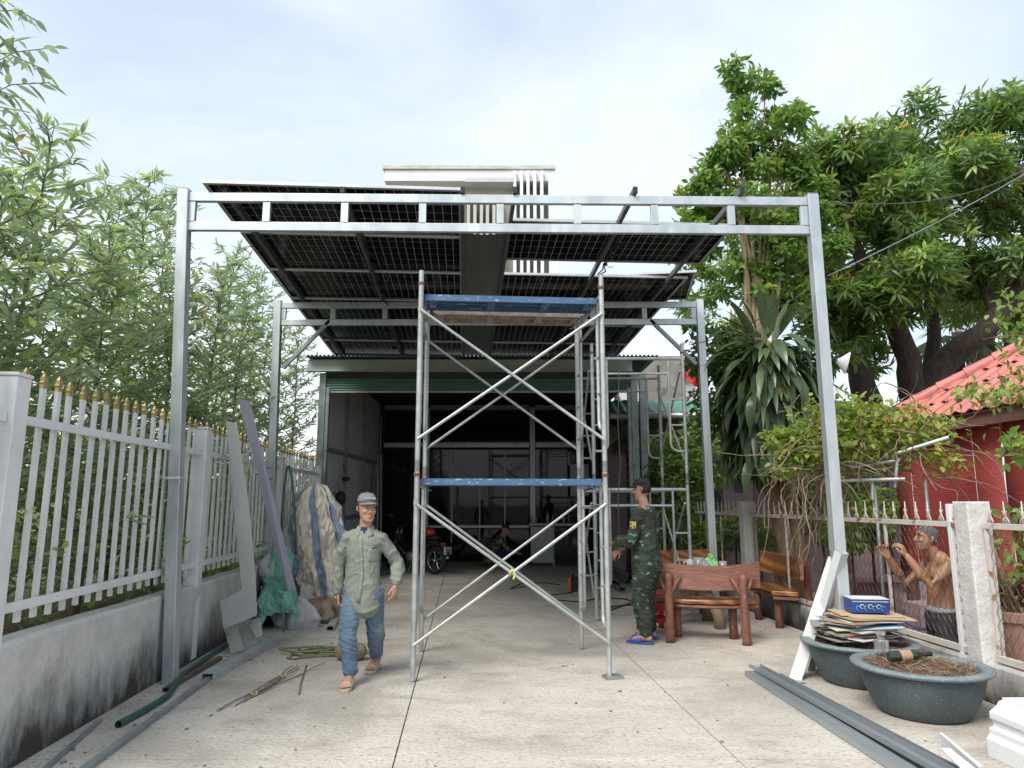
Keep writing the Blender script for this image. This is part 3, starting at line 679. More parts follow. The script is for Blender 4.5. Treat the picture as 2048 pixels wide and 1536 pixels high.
# ---- mango tree on the right
def limb_pts(l): return [at(x, y, d) for x, y, d in l]
mg = thing('mango_tree', at(1830, 1050, 12.6), 'large spreading mango tree with dark limbs behind the red tiled roof', 'tree')
b = MB()
for l, rs in (([(1845,1165,12.6),(1832,900,12.6),(1828,800,12.6),(1815,720,12.5),(1790,650,12.3),(1760,600,12),(1730,540,11.8),(1700,470,11.6),(1690,400,11.5)], [.30,.27,.24,.2,.18,.16,.12,.09,.05]),
              ([(1835,860,12.6),(1850,770,12.6),(1900,715,12.4),(1965,665,12),(2025,600,11.8),(2055,520,11.6),(2075,420,11.5),(2040,330,11.3)], [.26,.24,.23,.2,.19,.17,.12,.06]),
              ([(1790,650,12.3),(1830,600,12.2),(1860,540,12),(1870,460,12)], [.14,.12,.09,.05]), ([(1860,760,12.7),(1865,680,12.8),(1862,600,12.8),(1880,500,12.8)], [.13,.12,.1,.06]),
              ([(1740,580,12),(1690,560,12),(1600,540,12),(1520,560,12),(1440,545,12)], [.12,.11,.09,.07,.04]), ([(1760,1165,12.8),(1735,800,12.8),(1718,740,12.7),(1690,690,12.6),(1650,640,12.4)], [.26,.24,.2,.16,.1]),
              ([(2000,640,11.9),(1960,560,12),(1930,470,12)], [.1,.08,.05])):
    pts = limb_pts(l); fine = []; rf = []
    for i in range(len(pts)-1):
        for k in range(3):
            f = k/3; q = pts[i].lerp(pts[i+1], f); fine.append(q+Vector((noise.noise(q*2.1), noise.noise(q*2.1+Vector((9,0,0))), noise.noise(q*2.1+Vector((0,9,0)))))*.07); rf.append(rs[i]+(rs[i+1]-rs[i])*f)
    fine.append(pts[-1]); rf.append(rs[-1]); b.tube(fine, rf, 12)
b.build('trunk', M_bark, mg, smooth=True)
bl = []
for x, y, d, rx, rz in ((1700,350,12,1.15,.9),(1690,330,12.2,.8,.7),(1670,420,12.2,.8,.8),(1750,340,12,.8,.6),(1800,290,12.3,1.1,.8),(1880,270,12.6,.9,.75),(1960,250,12.4,.8,.7),(2040,270,12,.9,.8),(1640,480,12,.95,1.0),(1760,440,11.6,1.1,.9),(1880,380,11.8,1.1,.9),(2000,380,12,1.1,.9),
                       (1700,580,11.8,.8,.7),(1850,520,11.4,1.1,.75),(1970,490,11.8,.9,.7),(2060,480,12.4,.8,.9),(1560,560,12.2,.8,.55),(1600,620,12.6,.7,.5),(1560,480,12.6,.8,.7),(1640,380,12.8,.7,.7),(1700,660,12.4,.6,.5),(1740,700,13.2,.6,.4),(1760,520,12.6,.9,.6),(1440,560,12,.55,.35),(1660,660,12,.7,.6),(1810,610,11.3,.7,.45),(1920,560,12.6,.9,.5),(1380,600,12.6,.4,.25),(2080,600,13,.6,.6),(1960,600,13.4,.9,.5)):
    p = at(x, y, d); bl.append((p.x, p.y, p.z, rx, rx*.9, rz))
blobs_crown(mg, bl, 4400, None, M_mango, 8, .235, .052, droop=.45, curve=.35, shell=.2, clump=5)
# ---- tall clump of thin stems with ovate leaves
ts = thing('clump_tree', at(1525, 1000, 10.3), 'tall slim tree of thin bare stems with bright leafy top left of the mango', 'tree')
b = MB(); tops = []
for x0, x1, y1 in ((1493,1478,190),(1506,1500,230),(1517,1530,170),(1528,1546,260),(1512,1565,330),(1548,1590,300),(1500,1450,330),(1522,1432,260)):
    p = [at(x0, 660, 10.3), at(x0+(x1-x0)*.15+random.uniform(-6,6), 560, 10.3), at(x0+(x1-x0)*.4, 450, 10.25), at(x0+(x1-x0)*.7, (y1+450)/2, 10.3), at(x1, y1, 10.3)]
    b.tube([p[0]-Vector((0,0,1.2))]+p, [.05,.042,.036,.028,.02,.008], 7); tops.append(p)
    for k in range(5):
        q = p[2].lerp(p[4], k/5); a = random.uniform(0,6.28); b.tube([q, q+Vector((math.cos(a)*.3, math.sin(a)*.3, .25)), q+Vector((math.cos(a)*.6, math.sin(a)*.6, .38))], [.010,.007,.004], 5)
b.build('trunk', M_barkt, ts, smooth=True)
bl = []
for x, y, rx, rz in ((1462,150,.28,.35),(1500,175,.33,.4),(1540,165,.25,.3),(1480,250,.5,.55),(1550,250,.5,.5),(1600,240,.22,.25),(1450,330,.5,.45),(1530,340,.65,.6),(1590,330,.35,.4),(1420,400,.45,.35),(1490,430,.6,.5),(1570,430,.55,.5),(1385,440,.35,.25),(1620,440,.4,.4),(1440,500,.4,.3),(1590,510,.45,.4),(1640,520,.45,.4),(1410,470,.4,.3),(1375,500,.35,.3),(1400,545,.35,.25),(1440,380,.45,.35),(1395,390,.3,.25),(1610,380,.4,.4),(1500,520,.5,.4),(1550,560,.5,.35),(1620,590,.45,.4),(1660,450,.35,.4)):
    p = at(x, y, 10.3); bl.append((p.x, p.y, p.z, rx*.92, rx*.92, rz*.92))
blobs_crown(ts, bl, 2300, None, M_shrub, 5, .135, .06, droop=.5, curve=.25, shell=.15, clump=4)
# ---- dark creeper around the stump, left of the dracaena
tv = thing('creeper_bush', at(1440, 900, 10.2), 'dark leafy creeper on the old stump left of the dracaena', 'creeper')
bl = []
for x, y, rx, rz in ((1425,660,.35,.25),(1400,720,.25,.25),(1450,740,.35,.35),(1395,650,.18,.14),(1430,800,.3,.3),(1470,690,.3,.3),(1410,850,.22,.2),(1650,900,.3,.35)):
    p = at(x, y, 9.95); bl.append((p.x, p.y, p.z, rx, rx, rz))
blobs_crown(tv, bl, 330, None, M_mango, 5, .13, .06, droop=.4, shell=.2)
b = MB(); b.tube([at(1478,900,10.3), at(1480,760,10.3), at(1478,700,10.3), at(1480,640,10.3)], [.22,.2,.18,.15], 12)
for k in range(9):
    a = k*.7; p = at(1480+math.cos(a)*17, 655, 10.3+.15*math.sin(a)); b.tube([p, p+Vector((0,0,.12+.2*random.random()))], [.05,.01], 5)
b.build('stump', M_barkt, tv, smooth=True)
# ---- dracaena: one mop of long leaves on leaning trunks; each large leaf is a part of its own
dr = thing('dracaena', at(1570, 1240, 9.6), 'big dracaena with a hanging mop of broad dark leaves behind the mesh fence', 'dracaena')
b = MB()
for l, rs in (([(1588,1260,9.5),(1575,1100,9.6),(1550,1000,9.7),(1530,930,9.8),(1530,880,9.8),(1532,840,9.7)], [.13,.11,.10,.09,.08,.05]), ([(1610,1260,9.6),(1600,1100,9.7),(1575,990,9.8),(1560,900,9.9)], [.12,.11,.1,.08]), ([(1560,1060,9.75),(1548,1000,9.85),(1525,940,10)], [.09,.09,.08])):
    b.tube(limb_pts(l), rs, 10)
b.build('trunk', M_barkt, dr, smooth=True)
lv_me = []
for k, cv in enumerate((.35, .6, .85, .12)):
    q = MB()
    def lf(u, v, cv=cv):
        w_ = .5*(math.sin(PI*min(1, v**.8*.97+.03))**.7) if v < 1 else 0.02
        x = (u-.5)*2*w_*.21; ang = cv*1.9*v; r_ = 1/(cv*1.9+1e-6); yy = r_*math.sin(ang) if cv > .01 else v; zz = -r_*(1-math.cos(ang))
        return Vector((x, yy, zz+abs(x)*.35))
    q.grid(lf, 2, 7); me = q.mesh('leaf', M_drac, smooth=True); a_ = me.attributes.new('rnd', 'FLOAT', 'POINT')
    a_.data.foreach_set('value', [(.15,.35,.55,.45)[k]+.12*math.sin(i) for i in range(len(me.vertices))]); lv_me.append(me)
cen = at(1540, 740, 9.6)
for i in range(295):
    k = i/295; az = i*2.399963; zz = cen.z+.55-1.75*k+random.uniform(-.06,.06)
    rad = .05+.62*math.sin(PI*min(1, k*1.1+.06))**.8*random.uniform(.65,1.25) if k < .7 else .50-.3*(k-.7)
    shift = -.25*max(0, k-.45)
    p = Vector((cen.x+shift+math.cos(az)*rad*.8, cen.y+math.sin(az)*rad*.8, zz)); up = 1.0-1.9*min(1, k*2.2)
    tilt = R(random.uniform(35,75)) if k < .06 else R(random.uniform(0,40)) if k < .1 else R(random.uniform(-25,20)) if k < .3 else R(random.uniform(-62,-25))
    me = lv_me[3] if k < .07 else lv_me[i % 3]
    o = inst(me, 'leaf', dr, p); L_ = random.uniform(.48,.68)
    o.rotation_euler = (Matrix.Rotation(az-PI/2, 4, 'Z') @ Matrix.Rotation(tilt, 4, 'X') @ Matrix.Rotation(random.uniform(-.35,.35), 4, 'Y')).to_euler(); o.scale = (L_*random.uniform(.8,1.1), L_, L_)
P = []; T = []; Nn = []
for i in range(620):
    k = RNG.random(); az = RNG.uniform(0,2*PI); rad = (.10+.58*math.sin(PI*min(1, k*1.05+.05))**.8)*RNG.uniform(.3,.95); p = np.array([cen.x-.25*max(0,k-.45)+math.cos(az)*rad, cen.y+math.sin(az)*rad, cen.z+.42-1.6*k])
    P.append(p); T.append([math.cos(az), math.sin(az), RNG.uniform(-2.2,-.2)]); Nn.append([math.cos(az)*.8, math.sin(az)*.8, 1])
leafmesh('inner_leaves', P, T, Nn, RNG.uniform(.35,.6,620), RNG.uniform(.06,.10,620), M_drac, dr, seg=4, curve=.25, fold=.2)['kind'] = 'stuff'
# ---- fan palm behind
M_palm = leafmat('palm_leaf', (.03,.05,.025), (.06,.09,.04), (.12,.15,.06), tr=.2)
def palm(base, top, label, nfr, L_):
    t = thing('fan_palm', base, label, 'palm'); b = MB(); b.tube([base, (Vector(base)+Vector(top))/2+Vector((.03,0,0)), top], [.14,.12,.12], 9); b.build('trunk', M_bark, t, smooth=True)
    o = []
    for i in range(nfr):
        az = i*2.4; el = random.uniform(-.7,1.1); d = np.array([math.cos(az)*math.cos(el), math.sin(az)*math.cos(el), math.sin(el)]); c = np.array(top)+d*L_*.5
        s1 = np.cross(d, [0,0,1.]); s1 /= np.linalg.norm(s1)
        for k in range(22):
            a = (k/21-.5)*2.6; v = d*math.cos(a)+s1*math.sin(a); v[2] -= .25; o.append((c, v, np.cross(s1, d)+RNG.normal(0,.1,3), L_*random.uniform(.75,1), .045))
    P, T, Nn, Ln, Wd = unpack(o); leafmesh('crown', P, T, Nn, Ln, Wd, M_palm, t, seg=3, curve=.35, fold=.3, peak=.3); return t
a = at(1920, 1000, 16); palm((a.x, 16, -.36), at(1915, 665, 16), 'dark fan palm seen behind the mango limbs above the red roof', 16, 1.1)
a = at(2035, 1000, 17); palm((a.x, 17, -.36), at(2010, 600, 17), 'tall fan palm at the right edge behind the mango tree', 16, 1.2)
a = at(1262, 1000, 14.2); palm((a.x, 14.2, 0), at(1262, 865, 14.2), 'small spiky palm between the shed columns and the hedge', 12, .55)
# ================================================================ scaffolding
M_blue = mat('blue_plank_paint', (.075,.155,.29), (.05,.115,.22), sc=8, r=.5, spots=(.40,.42,.42), spot_sc=34, spot_th=.60, spot_w=.08, stretch=(.5,.6,1.6))
M_rplank = mat('rusty_plank', (.40,.36,.33), (.24,.17,.13), sc=16, r=.8, bu=.2, spots=(.5,.5,.48), spot_sc=40, spot_th=.6)
FH, PR = 1.755, .024
def frame(parent, a, c, z0, name='frame', top_pin=True):
    """ladder frame standing between plan points a and c"""
    a, c = Vector((a[0], a[1], 0)), Vector((c[0], c[1], 0)); x = (c-a).normalized(); W_ = (c-a).length
    fr = empty(name, (a+c)/2+Vector((0,0,z0))); fr.parent = parent; fr.location = Vector(fr.location)-ORG[parent.name]
    def P(u, z): return a+x*u+Vector((0,0,z0+z))
    for u in (0, W_):
        b = MB(); b.tube([P(u,0), P(u,FH+.12)], PR, 10); b.build('leg', M_pipe, fr, smooth=True, auto=40)
        b = MB(); b.tube([P(u,FH-.02), P(u,FH+.005)], PR+.007, 10); b.build('collar', M_rust, fr, smooth=True, auto=40)
        b = MB(); b.tube([P(u,1.48), P(u,1.52)], PR+.003, 8); b.build('brace_pin', M_pipe, fr, smooth=True, auto=40)
    b = MB(); b.tube([P(PR,FH-.09), P(W_-PR,FH-.09)], PR, 10); b.build('top_bar', M_pipe, fr, smooth=True, auto=40)
    b = MB(); b.tube([P(.2,FH-.30), P(W_-.2,FH-.30)], .017, 8); b.build('second_bar', M_pipe, fr, smooth=True, auto=40)
    for sg, u0 in ((1, 0), (-1, W_)):
        q = [P(u0+sg*.2, FH-.10)]+[P(u0+sg*.2, .50)]+[P(u0+sg*(.2-.10*(1-math.cos(t))), .50-.10*math.sin(t)*1.0) for t in (.5,1.0,1.57)]+[P(u0+sg*.02, .40)]
        b = MB(); b.tube(q, .017, 8); b.build('inner_tube', M_pipe, fr, smooth=True, auto=50)
        for z in (.75, 1.10): 
            b = MB(); b.tube([P(u0+sg*PR, z), P(u0+sg*.19, z)], .013, 8); b.build('rung', M_pipe, fr, smooth=True, auto=50)
    return fr
def xbrace(parent, a, c, z0):
    a, c = Vector(a), Vector(c); a.z = c.z = 0
    off = Vector((0,-.028,0)) if abs((c-a).x) > abs((c-a).y) else Vector((-.028,0,0))
    for i, (p, q) in enumerate(((a+Vector((0,0,z0+.30)), c+Vector((0,0,z0+1.50))), (a+Vector((0,0,z0+1.50)), c+Vector((0,0,z0+.30))))):
        b = MB(); o = off*(1+i*.55); b.tube([p+o, q+o], .0145, 8); b.build('cross_brace', M_pipe, parent, smooth=True, auto=50)
def plank(a, c, z, depth, m, label, name='scaffold_plank', tk=.06):
    """steel plank from a to c (plan), depth away from the viewer"""
    a, c = Vector((a[0],a[1],z)), Vector((c[0],c[1],z)); x = (c-a).normalized(); y_ = Vector((-x.y, x.x, 0)); L_ = (c-a).length
    t = thing(name, (a+c)/2, label, 'scaffold plank', 'scaffold planks')
    def pr(nm, u0, u1, v0, v1, z0, z1, mm):
        b = MB(); b.prism([a+x*u0+y_*v0+Vector((0,0,z0)), a+x*u1+y_*v0+Vector((0,0,z0)), a+x*u1+y_*v1+Vector((0,0,z0)), a+x*u0+y_*v1+Vector((0,0,z0))], (0,0,z1-z0)); b.build(nm, mm, t, bevel=.002)
    pr('deck', .0, L_, .003, depth-.003, tk-.005, tk, m); pr('side_lip', 0, L_, 0, .028, 0, tk-.0053, m); pr('side_lip', 0, L_, depth-.028, depth, 0, tk-.0053, m); pr('middle_rib', 0, L_, depth/2-.01, depth/2+.01, .02, tk-.0053, m)
    for u in (.03, L_*.36, L_*.68, L_-.11): pr('cross_stiffener', u, u+.08, .0285, depth-.0285, .012, tk-.006, m)
    for u in (.04, L_-.06):
        for v in (.05, depth-.05):
            b = MB(); p = a+x*u+y_*v; b.tube([p+Vector((0,0,.02)), p+Vector((0,0,-.03)), p+x*(.05 if u < 1 else -.05)+Vector((0,0,-.045))], .008, 6); b.build('hook', m, t, smooth=True)
    return t
A0, B0 = gnd(825, 1364), gnd(1217, 1345); B0 = Vector((at(1219,1350,6.45).x, 6.45, 0)); A1, B1 = gnd(843, 1300), gnd(1163, 1283)
A1 = Vector((A0.x-.0, A0.y+1.22, 0)); A1.x = at(842, 1300, A1.y).x; B1 = Vector((at(1163, 1283, B0.y+1.2).x, B0.y+1.2, 0))
tw = thing('scaffold_tower', ((A0+B1)/2), 'two-storey grey pipe scaffold tower with cross braces in the middle of the yard', 'scaffold')
for lv in range(2):
    frame(tw, A0, A1, lv*(FH+.02)+.01); frame(tw, B0, B1, lv*(FH+.02)+.01)
    xbrace(tw, A0, B0, lv*(FH+.02)); xbrace(tw, A1+Vector((0,.056,0)), B1+Vector((0,.056,0)), lv*(FH+.02))
b = MB(); b.box(B0+Vector((.03,0,.012)), (.16,.12,.022), (0,0,.3)); b.build('base_plate', M_galvd, tw)
z1 = FH-.06; xx = (B0-A0).normalized()
plank(A0+Vector((.025,.04,0)), B0+Vector((-.025,.04,0)), z1-.03, .36, M_blue, 'bright blue steel plank across the lower storey of the scaffold tower')
z2 = 3.39
plank(A0+Vector((.03,.06,0)), B0+Vector((-.03,.06,0)), z2, .36, M_blue, 'scratched blue plank at the front of the upper scaffold deck', tk=.062)
plank(A0+Vector((.05,.55,0)), B0+Vector((-.1,.55,0)), z2, .36, M_rplank, 'rusty whitish plank behind the blue one on the upper scaffold deck', tk=.055)
# second tower at the back right, frames facing the camera
tb = thing('scaffold_tower', (1.8, 10.2, 0), 'second scaffold tower behind the man in camouflage, beside the shed columns', 'scaffold')
cR_, cL_ = at(1372, 900, 9.4).x, at(1372, 900, 9.4).x-1.24
for d in (9.4, 10.95):
    for lv in range(2): frame(tb, (cL_, d), (cR_, d), lv*(FH+.02)+.01)
for lv in range(2):
    for x in (cL_, cR_):
        xbrace(tb, (x, 9.4, 0), (x, 10.95, 0), lv*(FH+.02))
# yellow ties and cable draped from the tower
M_yel = mat('yellow_tape', (.62,.60,.22), r=.6)
b = MB(); c = (A0+B0)/2+Vector((0,-.05,.90)); b.tube([c+Vector((-.03,0,-.02)), c+Vector((0,-.01,.03)), c+Vector((.03,0,-.01)), c+Vector((.01,-.02,-.05))], .012, 6); b.build('tape_tie', M_yel, tw, smooth=True)
M_cable = mat('grey_cable', (.12,.12,.12), r=.6)
def catenary(a, c, sag, n=24): return [Vector(a).lerp(Vector(c), i/n)-Vector((0,0,sag*4*(i/n)*(1-i/n))) for i in range(n+1)]
cable('hanging_cable', [at(1238,740,9.1), at(1236,850,9.1), at(1241,930,9.1), at(1236,1000,9.1), at(1240,1100,9.0), gnd(1240,1170), gnd(1258,1205), gnd(1235,1215), gnd(1200,1218)], .006, M_cable, 'thin grey cable hanging down in front of the man in camouflage')
cable('welding_cable', [gnd(x,y,.01) for x,y in ((1030,1155),(1060,1175),(1085,1180),(1055,1172),(1020,1178),(1040,1168),(1090,1165),(1120,1170))], .009, M_rub, 'black welding cable looped on the floor left of the orange welder')
cable('welding_cable', [gnd(x,y,.01) for x,y in ((1145,1185),(1100,1190),(1095,1198),(1150,1203),(1210,1196),(1250,1198),(1270,1204),(1215,1222),(1200,1215),(1255,1210),(1290,1212))], .009, M_rub, 'black welding cable snaking on the floor behind the man in camouflage')
cable('power_line', catenary(at(2120,305,8), at(1655,552,6.6), .05), .006, mat('grey_power_line', (.26,.27,.28), r=.6), 'thick grey power line from the right edge to the carport post')
cable('power_line', catenary(at(2120,290,10), at(1630,400,6.4), .35), .005, M_cable, 'thin wire from the top of the right carport post into the mango tree')
cable('power_line', catenary(at(1650,556,6.6), at(1380,690,9.6), .1), .006, M_cable, 'thin wire between the two right carport posts')
# welder, pipes on the floor
M_or = mat('orange_enamel', (.62,.15,.06), (.5,.11,.04), sc=6, r=.4)
wp = gnd(1143, 1182); wd = thing('welder', wp, 'small orange welding machine on the floor behind the scaffold tower', 'welder')
b = MB(); b.box(wp+Vector((-.02,0,.12)), (.06,.34,.23), (0,0,-.2)); b.build('front_panel', M_or, wd, bevel=.008)
b = MB(); b.box(wp+Vector((.065,.02,.115)), (.11,.33,.21), (0,0,-.2)); b.build('casing', M_black, wd, bevel=.008)
b = MB(); b.tube([wp+Vector((.03,-.1,.23)), wp+Vector((.03,-.1,.28)), wp+Vector((.03,.1,.28)), wp+Vector((.03,.1,.23))], .01, 8); b.build('handle', M_black, wd, smooth=True)
for i, ((x0,y0),(x1,y1)) in enumerate((((1255,1164),(1170,1115)), ((1245,1178),(1165,1125)), ((1262,1155),(1180,1108)), ((1235,1172),(1160,1118)))):
    a, c = gnd(x0,y0,.05+.06*(i == 2)), gnd(x1,y1,.05+.06*(i == 2)); b = MB(); n_ = 14
    if i == 2:
        t = (c-a).normalized()
        b.tube([a, c], .055, 16, cap=False); b.tube([c, a], .049, 16, cap=False); lb = 'round dark grey pipe on top of the steel pile on the floor'
    else: b.bar(a, c, .1, .05, hollow=.003); lb = ['grey rectangular steel tube nearest the man in camouflage in the pile', 'grey rectangular tube at the left front of the floor pile', '', 'grey rectangular tube half under the round pipe'][i]
    tag(b.build('steel_tube', M_galvd, smooth=(i == 2)), lb, 'steel tube', 'steel tubes piled on the floor by the rear scaffold')
# ================================================================ left side clutter
M_sheetg = mat('grey_sheet', (.42,.43,.42), (.36,.37,.36), sc=1.5, r=.55)
M_lav = mat('lavender_coated_sheet', (.52,.52,.66), (.47,.47,.61), sc=1, r=.4)
M_board = mat('weathered_board', (.46,.45,.42), (.34,.33,.31), sc=6, r=.85, spots=(.2,.19,.18), spot_sc=14, spot_th=.63)
def slab(name, poly, thick, m, label, cat, group=None):
    """flat piece given by world points of its front face; thickness to the back"""
    p = [Vector(q) for q in poly]; n = (p[1]-p[0]).cross(p[2]-p[0]).normalized()
    if n.y < 0: n = -n
    b = MB(); b.prism(p, n*thick); return tag(b.build(name, m, bevel=.001), label, cat, group)
# L-shaped sheet: foot on the ground near the wall, top against the fence
def lean(x, y, bot_s, bot_d, ang): pass
def LP(x, y): return at(x, y, 7.32+.22*(1270-y)/430)
slab('sheet_metal_offcut', [LP(x, y) for x, y in ((447,1258),(512,1232),(514,1225),(511,1150),(498,1010),(474,846),(452,842),(465,1000),(484,1180),(440,1202))], .003, M_sheetg, 'tall grey L-shaped metal sheet leaning on the white picket fence', 'metal sheet')
a, c = gnd(592, 1249), gnd(608, 1243); q, r_ = at(476, 797, 7.0), at(500, 803, 7.0)
slab('sheet_metal_strip', [a, c, r_, q], .004, M_lav, 'long lavender metal strip leaning diagonally against the fence', 'metal sheet')
for i, (pts, lb) in enumerate((([(447,1255),(462,1308),(489,1300),(470,1240)], 'small weathered board standing at the foot of the L-shaped sheet'), ([(458,1243),(492,1236),(517,1285),(490,1303)], 'tilted square board leaning in front of the L-shaped sheet'), ([(493,1240),(520,1236),(525,1270),(512,1276)], 'small grey offcut right of the tilted square board'))):
    D_ = gnd(490,1303).y-.02*i if i == 1 else gnd(468,1308).y
    ps = []
    for k, (x, y) in enumerate(pts):
        zz = at(x, y, D_); g_ = max(0, zz.z); ps.append(at(x, y, D_+ (.12*max(0, zz.z)/.4)))
    slab('board_offcut', ps, .012, M_board, lb, 'board', 'board offcuts by the wall')
# tubes on the ground
def gtube(p, q, w_, h_, label, m=M_galv, z=0, group='steel tubes lying by the left wall'):
    a, c = gnd(*p), gnd(*q); a.z = c.z = z+h_/2+.002; b = MB(); b.bar(a, c, w_, h_, hollow=.004)
    return tag(b.build('steel_tube', m), label, 'steel tube', group)
gtube((414,1362), (556,1284), .10, .06, 'thick galvanised box tube lying beside the tilted square board')
gtube((660,1262), (690,1208), .08, .055, 'short galvanised box tube behind the walking man')
gtube((655,1240), (665,1205), .09, .08, 'galvanised tube offcut beside the striped tarpaulin')
gtube((622,1243), (640,1240), .05, .04, 'tiny square tube offcut on the concrete by the lavender strip')
gtube((120,1580), (440,1345), .045, .03, 'long thin dark channel lying along the wall foot at the lower left', M_galvd)
gtube((70,1560), (200,1445), .03, .02, 'thin dark rod nearest the wall at the lower left corner', M_galvd)
gtube((330,1385), (440,1320), .045, .035, 'rusty brown angle iron lying between hose and box tube', mat('brown_steel', (.13,.10,.08), r=.8), group='steel tubes lying by the left wall')
M_hose = mat('green_hose', (.035,.11,.095), (.025,.08,.07), sc=8, r=.45)
b = MB(); hp = [gnd(x,y,.025) for x,y in ((236,1449),(290,1420),(335,1392),(365,1350),(400,1325),(440,1298),(460,1285))]
fine = [];
for i in range(len(hp)-1):
    for k in range(5): fine.append(hp[i].lerp(hp[i+1], k/5))
b.tube(fine+[hp[-1]], .024, 10, cap=False); tag(b.build('garden_hose', M_hose, smooth=True), 'thick dark green hose lying along the foot of the wall', 'hose')
b = MB(); pts = []
for i in range(41):
    t = i/40; x = 560+34*math.sin(t*PI); y = 1110-0*t; yy = 1105-180*math.sin(t*PI)
    pts.append(at(562+30*t, 1110-178*math.sin(PI*t)**.6, 9.3))
b.tube(pts, .016, 8); tag(b.build('garden_hose', M_hose, smooth=True), 'green hose looped over the fence by the rear carport post', 'hose')
# draped covers
M_gtarp = mat('green_plastic_sheet', (.24,.54,.43), (.16,.40,.32), sc=4, r=.38, bu=.15, bs=18)
M_sack = mat('white_sack', (.55,.54,.56), (.42,.41,.43), sc=5, r=.6, bu=.25, bs=30)
def stripe_mat():
    mt = mat('striped_tarpaulin', (.66,.62,.53), (.54,.49,.40), sc=5, r=.6, bu=.25, bs=25, spots=(.36,.31,.25), spot_sc=6, spot_th=.66)
    t = mt.node_tree; N = t.nodes; K_ = t.links.new; p = N['Principled BSDF']; src = p.inputs['Base Color'].links[0].from_socket
    uv = N.new('ShaderNodeAttribute'); uv.attribute_name = 'stripe'
    rp_ = N.new('ShaderNodeValToRGB'); rp_.color_ramp.interpolation = 'CONSTANT'; e_ = rp_.color_ramp.elements; e_[0].position = 0; e_[0].color = (0,0,0,1); e_[1].position = .5; e_[1].color = (1,1,1,1)
    fr_ = N.new('ShaderNodeMath'); fr_.operation = 'FRACT'; K_(uv.outputs['Fac'], fr_.inputs[0]); e_[1].position = .72; K_(fr_.outputs[0], rp_.inputs['Fac'])
    mx_ = N.new('ShaderNodeMix'); mx_.data_type = 'RGBA'; K_(rp_.outputs['Color'], mx_.inputs['Factor']); K_(src, mx_.inputs['A']); mx_.inputs['B'].default_value = (.20,.27,.37,1); K_(mx_.outputs['Result'], p.inputs['Base Color'])
    return mt
M_stripe = stripe_mat()
def drape(name, base, prof, fold, seed, m, nu=72, nv=30, stripes=0, squash=(1,1), lean_=(0,0)):
    """cloth mound: prof = [(z, radius)] from the ground up, with folds that follow the fall line"""
    b = MB(); st = []
    def f(u, v):
        k = v*(len(prof)-1); i = min(int(k), len(prof)-2); f_ = k-i; z = prof[i][0]+(prof[i+1][0]-prof[i][0])*f_; r = prof[i][1]+(prof[i+1][1]-prof[i][1])*f_
        a = u*2*PI; dx = math.cos(a); dy = math.sin(a)
        q = noise.noise(Vector((dx*2.2+seed, dy*2.2, z*1.1)))*1.0+.6*noise.noise(Vector((dx*5+seed, dy*5, z*2.5)))+.35*abs(noise.noise(Vector((dx*9, dy*9+seed, z*7))))-.55*abs(noise.noise(Vector((dx*3.3+seed, dy*3.3, z*2.6+seed))))+.18*noise.noise(Vector((dx*16, dy*16, z*13+seed)))
        vd = noise.voronoi(Vector((dx*r*4.2+seed, dy*r*4.2, z*1.8)))[0]; vd2 = noise.voronoi(Vector((dx*r*10, dy*r*10+seed, z*8)))[0]
        q += .42*(min(.7, vd[1]-vd[0])-.3)+.10*(min(.7, vd2[1]-vd2[0])-.3)
        r = max(.004, r*(1+fold*q)); zz = z+(.05*noise.noise(Vector((dx*3, dy*3, seed+z*3))) if z > .03 else 0)
        st.append(u*stripes+.12*noise.noise(Vector((dx*2, dy*2, z*1.5+seed)))+z*.25)
        return Vector(base)+Vector((dx*r*squash[0]+lean_[0]*z, dy*r*squash[1]+lean_[1]*z, zz))
    b.grid(f, nu, nv); o = b.build(name, m, smooth=True)
    if stripes:
        a_ = o.data.attributes.new('stripe', 'FLOAT', 'POINT'); a_.data.foreach_set('value', st)
    return o
tb_ = gnd(635, 1200); tb_.y += .4
o = drape('tarpaulin', Vector((at(648,1100,10.2).x, 10.2, 0)), [(.0,.50),(.10,.56),(.25,.46),(.5,.47),(.7,.42),(1.1,.37),(1.45,.30),(1.62,.22),(1.74,.13),(1.78,.005)], .46, 3.1, M_stripe, 220, 150, stripes=6, squash=(1.0,.8), lean_=(-.10,.05))
tag(o, 'tall beige tarpaulin with blue stripes draped over something by the shed', 'tarpaulin')
M_dkt = mat('brown_tarp', (.28,.22,.16), (.12,.09,.07), sc=7, r=.8, bu=.3)
o = drape('crumpled_tarpaulin', Vector((at(650,1190,9.5).x, 9.5, 0)), [(0,.36),(.06,.40),(.16,.30),(.24,.2),(.28,.01)], .55, 8.7, M_dkt, 90, 24, squash=(1.1,.8)); tag(o, 'crumpled brown tarpaulin heap at the foot of the striped one', 'tarpaulin')
ch = Vector((at(535,1190,8.85).x, 8.85, 0)); chair = thing('covered_chair', ch, 'chair covered with a crumpled green plastic sheet beside the grey sheet', 'chair')
b = MB()
def CR(p):
    d_ = noise.voronoi(p*7.5)[0]; e_ = noise.voronoi(p*16)[0]; k_ = .085*(min(.6, d_[1]-d_[0])-.25)+.03*(min(.6, e_[1]-e_[0])-.25); return Vector((.3*k_, -k_, .8*k_))
